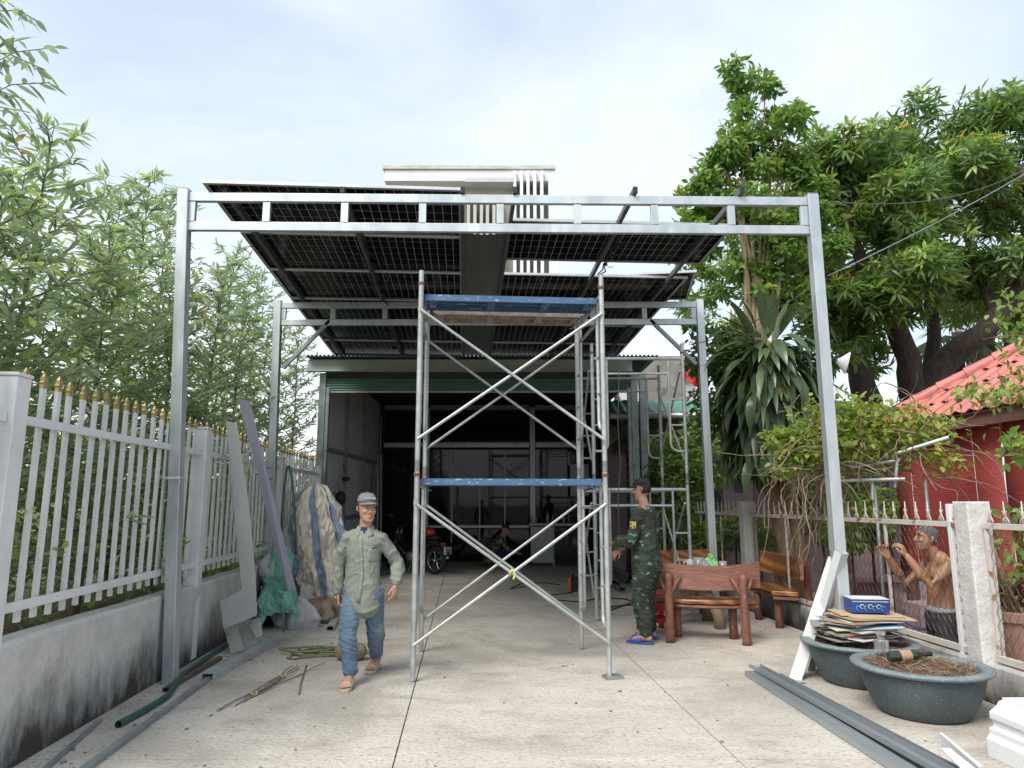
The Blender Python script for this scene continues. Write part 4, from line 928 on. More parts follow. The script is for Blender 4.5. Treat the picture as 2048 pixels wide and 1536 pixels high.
def cov(u, v):
    # profile of a chair under a sheet: back, seat, front drop
    prof = [(-.05,.92,.16),(0,.96,.2),(.04,.72,.22),(.10,.52,.26),(.34,.50,.30),(.50,.46,.30),(.55,.36,.27),(.56,.24,.24)]
    k = v*(len(prof)-1); i = min(int(k), len(prof)-2); f_ = k-i; a_ = [prof[i][j]+(prof[i+1][j]-prof[i][j])*f_ for j in range(3)]
    x = (u-.5)*2*a_[2]; fall = max(0, abs(u-.5)*2-.72)/.28; z = a_[1]-fall*.22-.02
    p = Vector((x*.85+.22*v, .28-a_[0]*.9, z)); q = p*5.5
    return ch+p+Vector((noise.noise(q)*.035+.02*noise.noise(q*2.3), noise.noise(q+Vector((7,0,0)))*.045, noise.noise(q+Vector((0,7,0)))*.05+.02*noise.noise(q*2.6)))+CR(p)
b.grid(cov, 90, 120); cv_ = b.build('cover', M_gtarp, chair, smooth=True); md = cv_.modifiers.new('t', 'SOLIDIFY'); md.thickness = .003
for x, y_ in ((-.12,-.2),(.30,-.2),(-.18,.2),(.2,.22)):
    b = MB(); b.tube([ch+Vector((x*.8,y_,.48)), ch+Vector((x,y_-.05*(1 if y_ < 0 else -1),0))], .011, 8); b.build('leg', M_galvd, chair, smooth=True)
o = drape('plastic_sack', Vector((at(592,1205,9.0).x, 9.0, 0)), [(0,.24),(.08,.28),(.2,.24),(.3,.14),(.34,.01)], .35, 1.3, M_sack, 60, 20, squash=(1,.8)); tag(o, 'white plastic sack on the ground behind the lavender strip', 'sack')
o = drape('plastic_sack', Vector((at(545,1140,9.2).x, 9.25, .55)), [(0,.16),(.08,.2),(.2,.18),(.3,.1),(.33,.01)], .3, 5.3, M_sack, 50, 18); tag(o, 'pale sack on top of the heap behind the green sheet', 'sack')
o = drape('dark_sack', Vector((at(548,1190,9.25).x, 9.3, 0)), [(0,.26),(.1,.3),(.3,.26),(.5,.18),(.57,.05),(.58,.01)], .25, 6.3, mat('black_plastic_sack', (.03,.03,.032), r=.4, bu=.2, bs=20), 50, 18); tag(o, 'black plastic sack under the chair covered in green', 'sack')
# rope, rock, sticks
M_rope = mat('green_rope', (.22,.26,.15), (.13,.16,.09), sc=30, r=.9, bu=.3, bs=120)
pts = []
for i in range(150):
    t = i/150; a = t*2*PI*4.2; c = gnd(640, 1308); rx = .30+.10*math.sin(t*9); pts.append(c+Vector((math.cos(a)*rx*(1-.3*t)+.14*math.sin(t*5), math.sin(a)*.15*(1-.3*t)+.03*math.sin(a*2.3+t*8), .012+.012*(i//36))))
for x, y in ((600,1316),(590,1318),(574,1316)): pts.insert(0, gnd(x, y, .012))
b = MB(); b.tube(pts, .011, 6); tag(b.build('rope_coil', M_rope, smooth=True), 'loose coil of faded green rope on the concrete behind the walking man', 'rope')
M_rock = mat('brown_rock', (.33,.25,.17), (.19,.14,.10), sc=14, r=.95, bu=.9, bs=30)
b = MB(); c = gnd(697, 1325)+Vector((0,.1,.075)); b.ball(c, (.17,.1,.085), 20, 14); b.v = [tuple(Vector(p)+(Vector(p)-c).normalized()*.03*noise.noise(Vector(p)*11)) for p in b.v]; b.v = [(p[0], p[1], max(p[2], .002)) for p in b.v]
tag(b.build('rock', M_rock, smooth=True), 'brown rough stone block behind the leg of the walking man', 'rock')
M_stick = mat('brown_stick', (.27,.21,.155), (.17,.125,.09), sc=20, r=.9); sb = thing('stick_bundle', gnd(540,1370), 'bundle of thin brown sticks tied with yellow string on the concrete', 'sticks')
for (x0,y0),(x1,y1) in (((434,1422),(596,1332)), ((470,1410),(600,1335)), ((500,1395),(650,1325)), ((488,1402),(592,1340)), ((520,1382),(586,1330))):
    a, c = gnd(x0,y0,.012), gnd(x1,y1,.02); b = MB(); b.tube([a.lerp(c,k/6)+Vector((0,0,.006*math.sin(k*2+x0))) for k in range(7)], [.005,.0055,.005,.005,.0045,.004,.003], 6); b.build('stick', M_stick, sb, smooth=True)
for x, y in ((507,1387),(566,1352)):
    b = MB(); p = gnd(x,y,.02); b.tube([p+Vector((math.cos(k)*.025, math.sin(k)*.02, .012*math.sin(k*2))) for k in [i*.7 for i in range(12)]], .006, 5); b.build('string_tie', M_yel, sb, smooth=True)
b = MB(); b.tube([gnd(614,1328,.01), gnd(606,1350,.015), gnd(601,1368,.012), gnd(598,1388,.012)], [.004,.005,.006,.008], 6); tag(b.build('stick', M_stick, smooth=True), 'single bent stick lying across the end of the stick bundle', 'stick')
b = MB(); b.tube([gnd(580,1314,.01), gnd(585,1305,.012), gnd(595,1300,.012), gnd(600,1297,.012)], .007, 6); tag(b.build('stick', M_stick, smooth=True), 'short dark twig left of the green rope coil', 'stick')
M_leafb = leafmat('fallen_leaf', (.20,.12,.05), (.42,.28,.10), (.55,.48,.12), tr=.1)
for x, y, lb in ((1119,1332,'yellow fallen leaf on the concrete below the scaffold'), (925,1248,'dry brown leaf between the scaffold legs'), (905,1164,'dark dry leaf at the shed threshold'), (448,1312,'yellowish fallen leaf by the boards'), (752,1318,'tiny red scrap beside the left scaffold leg'), (1600,1366,'small red petal by the white channel')):
    p = gnd(x, y, .006); o = leafmesh('fallen_leaf', [p], [(1,.3,.02)], [(0,.1,1)], .07 if x != 1119 else .13, .035, M_leafb, None, seg=4, curve=.15, rnd=np.array([.9 if x in (1119,448) else .3])); o.location = p; o.data.transform(Matrix.Translation(-p)); tag(o, lb, 'leaf')
# twisted wire and coupler on the post
b = MB(); p = at(345, 955, FD-.06); b.tube([p+Vector((-.11,.0,.01)), p+Vector((-.05,-.012,0)), p+Vector((.0,-.014,.0)), p+Vector((.06,-.01,.004)), p+Vector((.065,.05,.0))], .006, 6); b.tube([p+Vector((-.11,.0,-.008)), p+Vector((-.0,-.015,-.012)), p+Vector((.062,-.008,-.01)), p+Vector((.075,-.02,-.06))], .005, 6)
tag(b.build('binding_wire', M_white, smooth=True), 'white binding wire tying the near carport post to the fence', 'wire')

# grit, chips and dust scattered over the yard, densest along the walls
b = MB(); rg = random.Random(21)
for i in range(620):
    k = rg.random(); s_ = -2.55+abs(rg.gauss(0,.45)) if k < .45 else (4.0-abs(rg.gauss(0,.4)) if k < .65 else rg.uniform(-2.4,3.8)); d = rg.uniform(3.6,13); r_ = rg.choice((.004,.005,.006,.008,.012)); p = Y(s_, d, r_*.4)
    a = rg.uniform(0,3); b.box(p, (r_*rg.uniform(1,3), r_*rg.uniform(.8,1.6), r_), (rg.uniform(-.3,.3), rg.uniform(-.3,.3), a))
tag(b.build('grit', mat('grit', (.30,.26,.21), (.13,.11,.09), sc=30, r=.95)), 'scattered grit and chips on the concrete yard', 'grit', kind='stuff')
# ================================================================ right boundary: plinth, pillars, wire mesh fence
FS = 4.12
b = MB(); wl = [(4.05, 0), (4.05, .27), (4.065, .29), (4.185, .29), (4.2, .27), (4.2, -.4)]; n = 50
b.loft([[Y(s+.008*noise.noise(Vector((d*3, z*5, 2))), d, z+.012*noise.noise(Vector((d*1.7, s, 8)))*(z > .1)) for s, z in wl] for d in [2+12.0*i/n for i in range(n+1)]])
tag(b.build('fence_plinth', M_mould2), 'low mouldy concrete plinth under the wire mesh fence on the right', 'wall')
def pillar(d, label):
    t = thing('fence_pillar', Y(FS, d, .28), label, 'pillar', 'pillars of the mesh fence')
    b = MB(); rings = []
    for k in range(13):
        z = .26+1.26*k/12; hw = .095
        rings.append([Y(FS, d, z)+Vector((x*(hw+.006*noise.noise(Vector((k, x*3, d)))), y*(hw+.006*noise.noise(Vector((k, y*3, d+4)))), 0)) for x, y in ((-1,-1),(1,-1),(1,1),(-1,1))])
    b.loft(rings); b.build('shaft', M_pillar, t, bevel=.012)
    b = MB(); b.box(Y(FS+.02, d+.26, .72)+Vector((.06,0,0)), (.20,.05,1.56)); b.build('side_slab', M_white, t, bevel=.004)
    return t
pillar(5.78, 'flaking white concrete fence pillar beside the bare-chested man'); pillar(10.35, 'white concrete fence pillar behind the rear wooden bench')
M_rail = mat('rusty_white_rail', (.58,.55,.51), (.50,.46,.42), sc=6, r=.7, spots=(.28,.12,.06), spot_sc=11, spot_th=.56, spot_w=.1, bu=.2)
M_wire = mat('rusty_wire', (.16,.13,.11), (.11,.06,.04), sc=6, r=.7, m=.3)
sp = MB(); sp.tube([(0,0,0),(0,0,.17)], [.011,.004], 6)
for sg in (-1, 1): sp.tube([(0,sg*.035,.0),(0,sg*.022,.03),(0,sg*.006,.055),(0,sg*.012,.085),(0,sg*.026,.10)], [.005,.006,.006,.005,.002], 5)
sp_me = sp.mesh('spike', M_rail, smooth=True)
def mesh_bay(d0, d1, label, zb=.33, zt=1.33):
    t = thing('mesh_fence', Y(FS, (d0+d1)/2, zb), label, 'mesh fence', 'bays of the mesh fence')
    for z, w_ in ((zt, .045), (zb, .05)):
        b = MB(); b.bar(Y(FS, d0, z), Y(FS, d1, z), .04, w_); b.build('rail', M_rail, t, bevel=.003)
    nst = max(2, round((d1-d0)/1.1))
    for i in range(1 if d0 > 5.8 and d0 < 6 else 0, nst+1):
        d = d0+.02+(d1-d0-.04)*i/nst; b = MB(); b.bar(Y(FS, d, zb+.026), Y(FS, d, zt-.024), .025, .025, (0,1,0)); b.build('stile', M_rail, t, bevel=.002)
    k = int((d1-d0)/.165)
    for i in range(k): inst(sp_me, 'spike', t, Y(FS, d0+.1+i*.165, zt+.022), (random.uniform(-.06,.06), random.uniform(-.05,.05), .067))
    # woven hexagonal wire
    b = MB(); pitch = .037; m = int((d1-d0)/pitch); rows = int((zt-zb-.05)/.050)
    def sag(d, z): return .014*noise.noise(Vector((d*1.5, z*2, d0)))
    for i in range(m):
        pts = []
        for r_ in range(rows+1):
            z = zb+.025+(zt-zb-.05)*r_/rows; ph = (r_+i) % 2; d = d0+pitch*(i+.5+.47*(1 if ph else -1))
            pts.append(Y(FS+sag(d, z)+.003*(1 if ph else -1), d, z))
        b.tube(pts, .0022, 3, cap=False)
    b.build('wire_mesh', M_wire, t, fixn=False)['kind'] = 'stuff'
    return t
mesh_bay(5.89, 10.24, 'rusty white mesh fence bay with spikes between the two pillars')
mesh_bay(4.0, 5.66, 'rusty mesh fence bay right of the near pillar at the picture edge')
mesh_bay(10.46, 13.4, 'far mesh fence bay behind the man in camouflage')
# ================================================================ bonsai pots
def pot_mat():
    mt = mat('blue_grey_pot_glaze', (.085,.115,.125), (.06,.082,.09), sc=3, r=.55, spots=(.40,.45,.46), spot_sc=130, spot_th=.64, spot_w=.05, bu=.15, bs=90); return mt
M_pot = pot_mat(); M_rim = mat('blue_grey_pot_rim', (.20,.25,.265), (.14,.185,.20), sc=5, r=.5, spots=(.52,.56,.57), spot_sc=95, spot_th=.63, spot_w=.03)
M_soil = mat('dry_soil', (.14,.10,.07), (.08,.055,.04), sc=18, r=.95, bu=.8, bs=40); M_straw = leafmat('dry_grass', (.16,.10,.06), (.30,.20,.12), (.42,.32,.20), tr=.15, rough=.8)
def pot(c, label, seed):
    c = Vector(c); t = thing('bonsai_pot', c, label, 'plant pot', 'large blue-grey bonsai pots')
    b = MB(); b.lathe([(.0,.001),(.275,.0),(.285,.012),(.30,.02),(.345,.09),(.385,.18),(.405,.25),(.41,.285),(.418,.29),(.418,.30),(.405,.305)], c, 48); b.build('bowl', M_pot, t, smooth=True, auto=35)
    b = MB(); b.lathe([(.405,.303),(.44,.31),(.466,.325),(.47,.335),(.463,.346),(.42,.350),(.39,.345),(.38,.335),(.375,.30)], c, 48); b.build('rim', M_rim, t, smooth=True)
    b = MB(); b.grid(lambda u, v: c+Vector((math.cos(u*2*PI)*.378*v, math.sin(u*2*PI)*.378*v, .315+.035*(1-v*v)+.015*noise.noise(Vector((math.cos(u*2*PI)*v*5, math.sin(u*2*PI)*v*5, seed)))*(v < .97))), 40, 12); b.build('soil', M_soil, t, smooth=True)
    o = []; rg = np.random.default_rng(int(seed*10))
    for i in range(900):
        a = rg.uniform(0,2*PI); r_ = .37*math.sqrt(rg.random()); p = np.array(c)+np.array([math.cos(a)*r_, math.sin(a)*r_, .325+.03*(1-(r_/.37)**2)])
        o.append((p, np.array([rg.normal(), rg.normal(), rg.uniform(-.05,.75)]), np.array([rg.normal(), rg.normal(), .5]), rg.uniform(.03,.10), rg.uniform(.003,.008)))
    P, T, Nn, Ln, Wd = unpack(o); leafmesh('dry_grass', P, T, Nn, Ln, Wd, M_straw, t, seg=2, curve=.2, flat=True)['kind'] = 'stuff'
    return t
PA, PB = gnd(1848, 1415), gnd(1722, 1352)
PA = Vector((3.0, 5.42, .001)); PB = Vector((2.98, 6.3, .001))
pot(PA, 'nearest blue-grey bonsai pot full of dry grass with a bottle on it', 1.7); pot(PB, 'second blue-grey bonsai pot under the stack of cardboard and papers', 4.2)
# bottle, jar, paper stack and box
M_bot = mat('dark_green_bottle', (.02,.028,.012), r=.06, spec=.6, coat=.5); M_lab = mat('tan_label', (.45,.30,.21), (.36,.22,.15), sc=20, r=.7)
def lathe_axis(b, prof, p, ax, n=20):
    ax = Vector(ax).normalized(); s1 = ax.orthogonal().normalized(); s2 = ax.cross(s1)
    b.loft([[Vector(p)+ax*z+(s1*math.cos(2*PI*k/n)+s2*math.sin(2*PI*k/n))*r for k in range(n)] for r, z in prof]); return b
bp = PA+Vector((-.26,-.07,.405)); ax = Vector((1,.03,.06)); bo = thing('wine_bottle', bp, 'dark wine bottle lying on the dry grass of the nearest pot', 'bottle')
b = MB(); lathe_axis(b, [(.0,.002),(.034,0),(.037,.01),(.037,.19),(.033,.21),(.018,.235),(.0145,.26),(.0145,.31),(.016,.312),(.016,.32),(.0,.321)], bp, ax); b.build('glass', M_bot, bo, smooth=True, auto=50)
b = MB(); lathe_axis(b, [(.0375,.08),(.0378,.081),(.0378,.16),(.0375,.161)], bp, ax); b.build('paper_label', M_lab, bo, smooth=True)
b = MB(); lathe_axis(b, [(.0165,.262),(.0168,.263),(.0168,.318),(.0163,.3185)], bp, ax); b.build('foil_capsule', M_black, bo, smooth=True)
M_clear = mat('clear_glass', (.8,.82,.83), (.75,.77,.78), r=.05, trans=.75, spec=.6)
jp = PA+Vector((-.13,.28,.36)); ja = thing('glass_jar', jp, 'small clear square glass jar standing between the two pots', 'jar')
b = MB(); b.box(jp+Vector((0,0,.05)), (.085,.085,.10)); b.build('body', M_clear, ja, bevel=.012); b = MB(); b.lathe([(.024,.10),(.024,.13),(.036,.135),(.036,.16),(.0,.162)], jp, 20); b.build('neck', M_clear, ja, smooth=True, auto=40)
M_papers = [mat('cardboard_brown', (.42,.31,.20), (.34,.25,.16), sc=6, r=.85), mat('white_paper', (.68,.68,.66), r=.7), mat('grey_card', (.32,.31,.29), r=.8), mat('blue_print', (.05,.22,.52), r=.4), mat('dark_card', (.09,.07,.06), r=.7), mat('red_print', (.45,.05,.05), r=.5), mat('tan_board', (.52,.40,.27), (.45,.34,.22), r=.8), mat('pale_blue_print', (.45,.60,.72), r=.5)]
st_ = PB+Vector((-.05,-.12,.375)); zz = st_.z; rr = random.Random(5)
seq = [4,2,0,4,1,2,4,5,2,0,1,4,2,1,3,7,2,0,2,1,4,0,6,6]; nm_ = ['brown cardboard sheet','white sheet of paper','grey cardboard sheet','bright blue printed folder','dark brown card sheet','red printed sheet','tan board','pale blue printed sheet']; cnt = {}
ORDS = ['first','second','third','fourth','fifth','sixth','seventh','eighth','ninth','tenth','eleventh','twelfth','thirteenth','fourteenth','fifteenth','sixteenth','seventeenth','eighteenth','nineteenth','twentieth','twenty-first','twenty-second','twenty-third','topmost']
for i, k in enumerate(seq):
    th_ = rr.uniform(.004,.011); w_, d_ = rr.uniform(.38,.60), rr.uniform(.28,.40)
    if k == 6: w_, d_ = .52, .32
    b = MB(); b.box(st_+Vector((rr.uniform(-.06,.08)+(.12 if k == 6 else 0), rr.uniform(-.05,.05), zz-st_.z+th_/2)), (w_, d_, th_), (rr.uniform(-.035,.035), rr.uniform(-.045,.045), rr.uniform(-.6,.6))); zz += th_+.001
    cnt[k] = cnt.get(k, 0)+1
    tag(b.build('cardboard_sheet', M_papers[k]), '%s, %s from the bottom of the stack on the second pot' % (nm_[k], ORDS[i]), 'cardboard', 'papers stacked on the second pot')
M_bluebox = mat('blue_box_print', (.02,.06,.28), (.015,.04,.2), sc=3, r=.35); M_boxtop = mat('white_box_lid', (.74,.75,.76), r=.5)
bc = Vector((3.02, 6.2, zz+.012)); bbx = thing('carton', bc, 'blue carton with white lid and scroll ornament on top of the papers', 'box'); rz = Euler((0,0,-.12)).to_matrix()
b = MB(); b.box(bc+Vector((0,0,.055)), (.30,.2,.11), rz); b.build('body', M_bluebox, bbx, bevel=.002); b = MB(); b.box(bc+Vector((0,0,.113)), (.302,.202,.006), rz); b.build('lid', M_boxtop, bbx)
M_cream = mat('cream_print', (.60,.62,.42), r=.5); M_cyan = mat('cyan_print', (.10,.42,.55), r=.5)
for i in range(7):
    b = MB(); x = -.10+.033*i; p = bc+rz @ Vector((x, -.1025, .04+.012*(i % 2)))
    b.tube([p+rz @ Vector((.016*math.cos(a), -.001, .016*math.sin(a))) for a in [j*.55 for j in range(10)]], .0035, 5); b.build('ornament', M_cream if i % 2 else M_cyan, bbx, smooth=True)
b = MB(); b.box(bc+rz @ Vector((0,-.1005,.092)), (.29,.002,.006), rz); b.build('gold_line', M_cream, bbx)
# white channels leaning on the post and pot
M_wch = mat('white_coated_channel', (.60,.62,.63), (.54,.56,.57), sc=2, r=.42)
def chan(p, q, w_, d_, label, name='aluminium_channel', m=M_wch, face=(0,-1,.3), grp='pale channels leaning by the pots'):
    p, q = Vector(p), Vector(q); t = (q-p).normalized(); f = Vector(face); x = t.cross(f).normalized(); y_ = x.cross(t).normalized(); th_ = .003
    pr = [(-w_/2,0),(w_/2,0),(w_/2,-d_),(w_/2-th_,-d_),(w_/2-th_,-th_),(-w_/2+th_,-th_),(-w_/2+th_,-d_),(-w_/2,-d_)]
    b = MB(); b.loft([[o_+x*a+y_*c for a, c in pr] for o_ in (p, q)]); return tag(b.build(name, m), label, 'metal channel', grp)
chan(gnd(1590,1360), at(1668,1117,6.55), .10, .09, 'white channel leaning against the post, the nearer of two', face=(-.45,-1,.2)); chan(gnd(1622,1342)+Vector((0,.0,0)), at(1690,1108,6.26), .10, .07, 'pale channel leaning behind the nearer white one', face=(.5,-1,.2))
# channels on the ground
M_gch = mat('zinc_channel', (.40,.44,.47), (.30,.34,.37), sc=4, r=.38, m=.55, stretch=(1,.2,1), rvar=.1)
for i, (x0, x1, z, w_, lb) in enumerate(((2.18,2.44,.05,.10,'upper zinc channel of the pair lying on the concrete at the lower right'), (2.12,2.27,.04,.12,'lower zinc channel lying left of the upper one at the lower right'), (2.29,2.56,.006,.12,'zinc channel lying under the right edge of the pair'))):
    chan(Vector((x0, 6.62-.08*i, z)), Vector((x1, 3.2, z)), w_, .035, lb, 'zinc_channel', M_gch, (0,0,1) if i == 1 else (0,0,-1), 'zinc channels on the ground')
# polystyrene cornice at the corner
M_foam = mat('white_foam', (.74,.75,.76), (.66,.67,.69), sc=70, r=.85, bu=.35, bs=160)
c0 = gnd(1925, 1560); pr = [(0,0),(.0,.10),(.02,.13),(.02,.16),(.045,.17),(.045,.20),(.03,.215),(.03,.25),(.075,.285),(.09,.31),(.11,.315),(.11,.33),(.36,.33),(.36,0)]
b = MB(); b.loft([[Vector((2.88+x*1.1+.08*k, 4.55-1.0*k, z*1.02)) for x, z in pr] for k in (0, 1)]); tag(b.build('foam_cornice', M_foam, bevel=.004), 'white foam cornice moulding with stepped profile in the lower right corner', 'moulding')
b = MB(); b.prism([gnd(1880,1498,.10), gnd(1900,1498,.10)+Vector((.0,0,0)), gnd(1990,1570,.10), gnd(1960,1575,.10)], (0,0,.006)); b.prism([gnd(1882,1500,0), gnd(1888,1500,0), gnd(1970,1572,0), gnd(1962,1574,0)], (0,0,.10))
tag(b.build('foam_offcut', M_foam), 'thin white foam strip in front of the stepped cornice', 'moulding')

# ================================================================ faux-wood concrete bench set
M_red = mat('red_brown_bark_paint', (.25,.11,.08), (.16,.065,.05), sc=9, r=.45, bu=.55, bs=38, stretch=(1,1,.35), spots=(.36,.27,.22), spot_sc=30, spot_th=.645, spot_w=.05)
M_redh = mat('red_brown_back_paint', (.33,.155,.115), (.23,.10,.075), sc=9, r=.45, bu=.5, bs=30, stretch=(.5,.5,2.2), spots=(.38,.28,.23), spot_sc=30, spot_th=.665, spot_w=.04)
def grain():
    mt = mat('painted_wood_grain', (.42,.19,.06), (.33,.135,.04), sc=5, r=.35, coat=.3); t = mt.node_tree; N = t.nodes; K_ = t.links.new; p = N['Principled BSDF']
    g_ = N.new('ShaderNodeNewGeometry'); m_ = N.new('ShaderNodeMapping'); m_.inputs['Scale'].default_value = (.9,.9,2.6); K_(g_.outputs['Position'], m_.inputs['Vector'])
    w_ = N.new('ShaderNodeTexWave'); w_.wave_type = 'RINGS'; w_.rings_direction = 'Y'; w_.inputs['Scale'].default_value = 1.5; w_.inputs['Distortion'].default_value = 7; w_.inputs['Detail'].default_value = 2; w_.inputs['Detail Scale'].default_value = .8; K_(m_.outputs['Vector'], w_.inputs['Vector'])
    r_ = N.new('ShaderNodeValToRGB'); r_.color_ramp.elements[0].color = (.22,.075,.022,1); r_.color_ramp.elements[1].color = (.45,.205,.065,1); r_.color_ramp.elements[0].position = .1; K_(w_.outputs['Fac'], r_.inputs['Fac']); K_(r_.outputs['Color'], p.inputs['Base Color']); return mt
M_grain = grain(); M_log = mat('pale_log_paint', (.32,.235,.155), (.20,.145,.095), sc=8, r=.6, bu=.5, bs=30, stretch=(1,1,.4))
TC = Vector((2.36, 9.15, 0))
def bench(a0, label, half=29, Ri=.86, Ro=1.16, Rb=1.2, hseat=.45):
    mid = R(a0); t = thing('log_bench', TC+Vector((math.cos(mid)*1.05, math.sin(mid)*1.05, 0)), label, 'bench', 'curved benches around the table')
    def pc(r, a, z): return TC+Vector((math.cos(a)*r, math.sin(a)*r, z))
    H = R(half); n = 20; rings = []; rg = []
    for i in range(n+1):
        a = mid-H+2*H*i/n; e_ = 1-.12*abs(2*i/n-1)**6
        rings.append([pc(Ri+.05*(1-e_)*3, a, hseat-.05), pc(Ro, a, hseat-.05-.008*noise.noise(Vector((i*.9,a0,0)))), pc(Ro+.012, a, hseat-.02), pc(Ro, a, hseat), pc(Ri+.05*(1-e_)*3, a, hseat), pc(Ri-.012+.15*(1-e_), a, hseat-.025)])
    b = MB(); b.loft(rings); se = b.build('seat', M_grain, t, bevel=.006)
    b = MB(); b.loft([[q+Vector((0,0,-.012)) for q in (r_[0], r_[1], pc(Ro+.018, mid-H*1.01+2*H*1.01*i/n, hseat-.07), pc(Ro-.02, mid-H+2*H*i/n, hseat-.085), pc(Ri+.02, mid-H+2*H*i/n, hseat-.085))] for i, r_ in enumerate(rings)]); b.build('seat_edge', M_red, t)
    Hb = H*.98; inner = []; outer = []
    for i in range(n+1):
        a = mid-Hb+2*Hb*i/n; sgm = (2*i/n-1); zt = .815+.045*sgm*sgm; zb = .56+.035*sgm*sgm+.006*noise.noise(Vector((i*.7,a0,1)))
        inner.append([pc(Rb, a, zb), pc(Rb+.012, a, zb), pc(Rb+.022, a, zt), pc(Rb+.01, a, zt)]); outer.append([pc(Rb+.0135, a, zb-.004), pc(Rb+.04, a, zb-.002), pc(Rb+.05, a, zt+.004), pc(Rb+.0235, a, zt+.004)])
    b = MB(); b.loft(inner); b.build('back_board', M_grain, t); b = MB(); b.loft(outer); b.build('back_shell', M_redh, t)
    for sg in (-1, 1):
        a = mid+sg*H*.62; rot = Vector((math.cos(a), math.sin(a), 0)); b = MB()
        pts = [pc(Rb+.10,a,0), pc(Rb+.075,a,.15), pc(Rb+.065,a,.4), pc(Rb+.075,a,.6), pc(Rb+.085,a,.735)]
        b.tube([pts[0].lerp(pts[-1], k/12)+Vector((.006*noise.noise(Vector((k,a,0))), .006*noise.noise(Vector((k,a,5))), 0)) for k in range(13)], [.052-.010*k/12+.004*noise.noise(Vector((k*.8,a,9))) for k in range(13)], 12)
        for s2 in (-1, 1):
            q = pc(Rb+.07, a+s2*.10, .70); b.tube([pc(Rb+.075,a,.48), pc(Rb+.075,a+s2*.045,.58), q], [.03,.026,.018], 8)
        b.build('rear_leg', M_red, t, smooth=True)
        a = mid+sg*H*.66; b = MB(); b.tube([pc(Ri+.08,a,0), pc(Ri+.07,a,.2), pc(Ri+.08,a,.40)], [.05,.045,.05], 10); b.build('front_leg', M_red, t, smooth=True)
    return t
bench(-101, 'curved red-brown log bench nearest the camera, seen from behind'); bench(4, 'curved bench with orange grain against the mesh fence on the right'); bench(92, 'curved bench with orange grain at the far side of the table')
tt = thing('log_table', TC, 'round log-style table hidden behind the nearest bench', 'table')
b = MB(); b.lathe([(.0,.62),(.42,.62),(.45,.635),(.455,.66),(.445,.68),(.0,.682)], TC, 36); b.build('table_top', M_grain, tt, smooth=True, auto=40)
for k in range(3):
    a = k*2.1+.5-PI/2; b = MB(); q = lambda r, z: TC+Vector((math.cos(a)*r, math.sin(a)*r, z)); b.tube([q(.34,0), q(.32,.16), q(.24,.3), q(.1,.36), q(.06,.45), q(.05,.61)], [.075,.07,.075,.09,.09,.1], 12); b.build('leg', M_log, tt, smooth=True)
# things on the table
M_wcup = mat('white_glazed_mug', (.72,.73,.76), r=.25); M_clr = mat('clear_plastic', (.85,.87,.88), (.8,.82,.83), r=.12, trans=.6); M_gbag = mat('pale_green_bag', (.38,.68,.28), (.28,.56,.20), sc=12, r=.4, bu=.25, bs=40); M_navy = mat('navy_print', (.02,.04,.2), r=.4)
mp_ = TC+Vector((-.17,-.30,.682)); mug = thing('mug', mp_, 'white mug with dark blue letters on the round table', 'mug')
b = MB(); b.lathe([(.0,.001),(.042,.0),(.045,.01),(.045,.13),(.041,.135),(.039,.128),(.038,.012),(.0,.01)], mp_, 24); b.build('cup', M_wcup, mug, smooth=True, auto=40)
b = MB(); b.tube([mp_+Vector((-.043,0,.11)), mp_+Vector((-.075,0,.105)), mp_+Vector((-.08,0,.065)), mp_+Vector((-.043,0,.035))], .008, 8); b.build('handle', M_wcup, mug, smooth=True)
cu = bpy.data.curves.new('letters', 'FONT'); cu.body = 'DIN'; cu.size = .05; cu.align_x = 'CENTER'; cu.extrude = .001; ob = bpy.data.objects.new('lettering', cu); COL.objects.link(ob); ob.parent = mug; ob.location = (0,-.0462,.045); ob.rotation_euler = (PI/2,0,0); cu.materials.append(M_navy)
bpy.context.view_layer.update(); lm = bpy.data.meshes.new_from_object(ob.evaluated_get(bpy.context.evaluated_depsgraph_get())); bpy.data.objects.remove(ob); ob = bpy.data.objects.new('lettering', lm); COL.objects.link(ob); ob.parent = mug; ob.location = (0,-.0462,.045); ob.rotation_euler = (PI/2,0,0)
cp = TC+Vector((-.04,-.2,.682)); b = MB(); b.lathe([(.0,.001),(.055,0),(.068,.15),(.07,.15),(.057,.004)], cp, 24); tag(b.build('plastic_tub', M_clr, smooth=True), 'clear plastic tub behind the lettered mug on the table', 'cup')
gp_ = TC+Vector((.12,-.18,.682)); o = drape('plastic_bag', gp_, [(0,.08),(.04,.10),(.09,.095),(.12,.05),(.13,.018),(.16,.035),(.18,.004)], .3, 2.2, M_gbag, 40, 24); tag(o, 'knotted pale green plastic bag on the table', 'bag')
o = drape('plastic_bag', TC+Vector((.02,-.27,.682)), [(0,.05),(.03,.07),(.07,.06),(.10,.02),(.115,.003)], .3, 9.2, M_clr, 30, 16); tag(o, 'small clear plastic bag left of the green one on the table', 'bag')
dp = TC+Vector((.25,-.24,.682)); dk = thing('drink_cup', dp, 'clear drink cup with an orange straw on the table', 'cup'); b = MB(); b.lathe([(.0,.001),(.035,0),(.048,.11),(.05,.11),(.037,.004)], dp, 20); b.build('cup', M_clr, dk, smooth=True); b = MB(); b.tube([dp+Vector((0,0,.01)), dp+Vector((-.01,-.02,.19))], .004, 8); b.build('straw', M_or, dk, smooth=True)
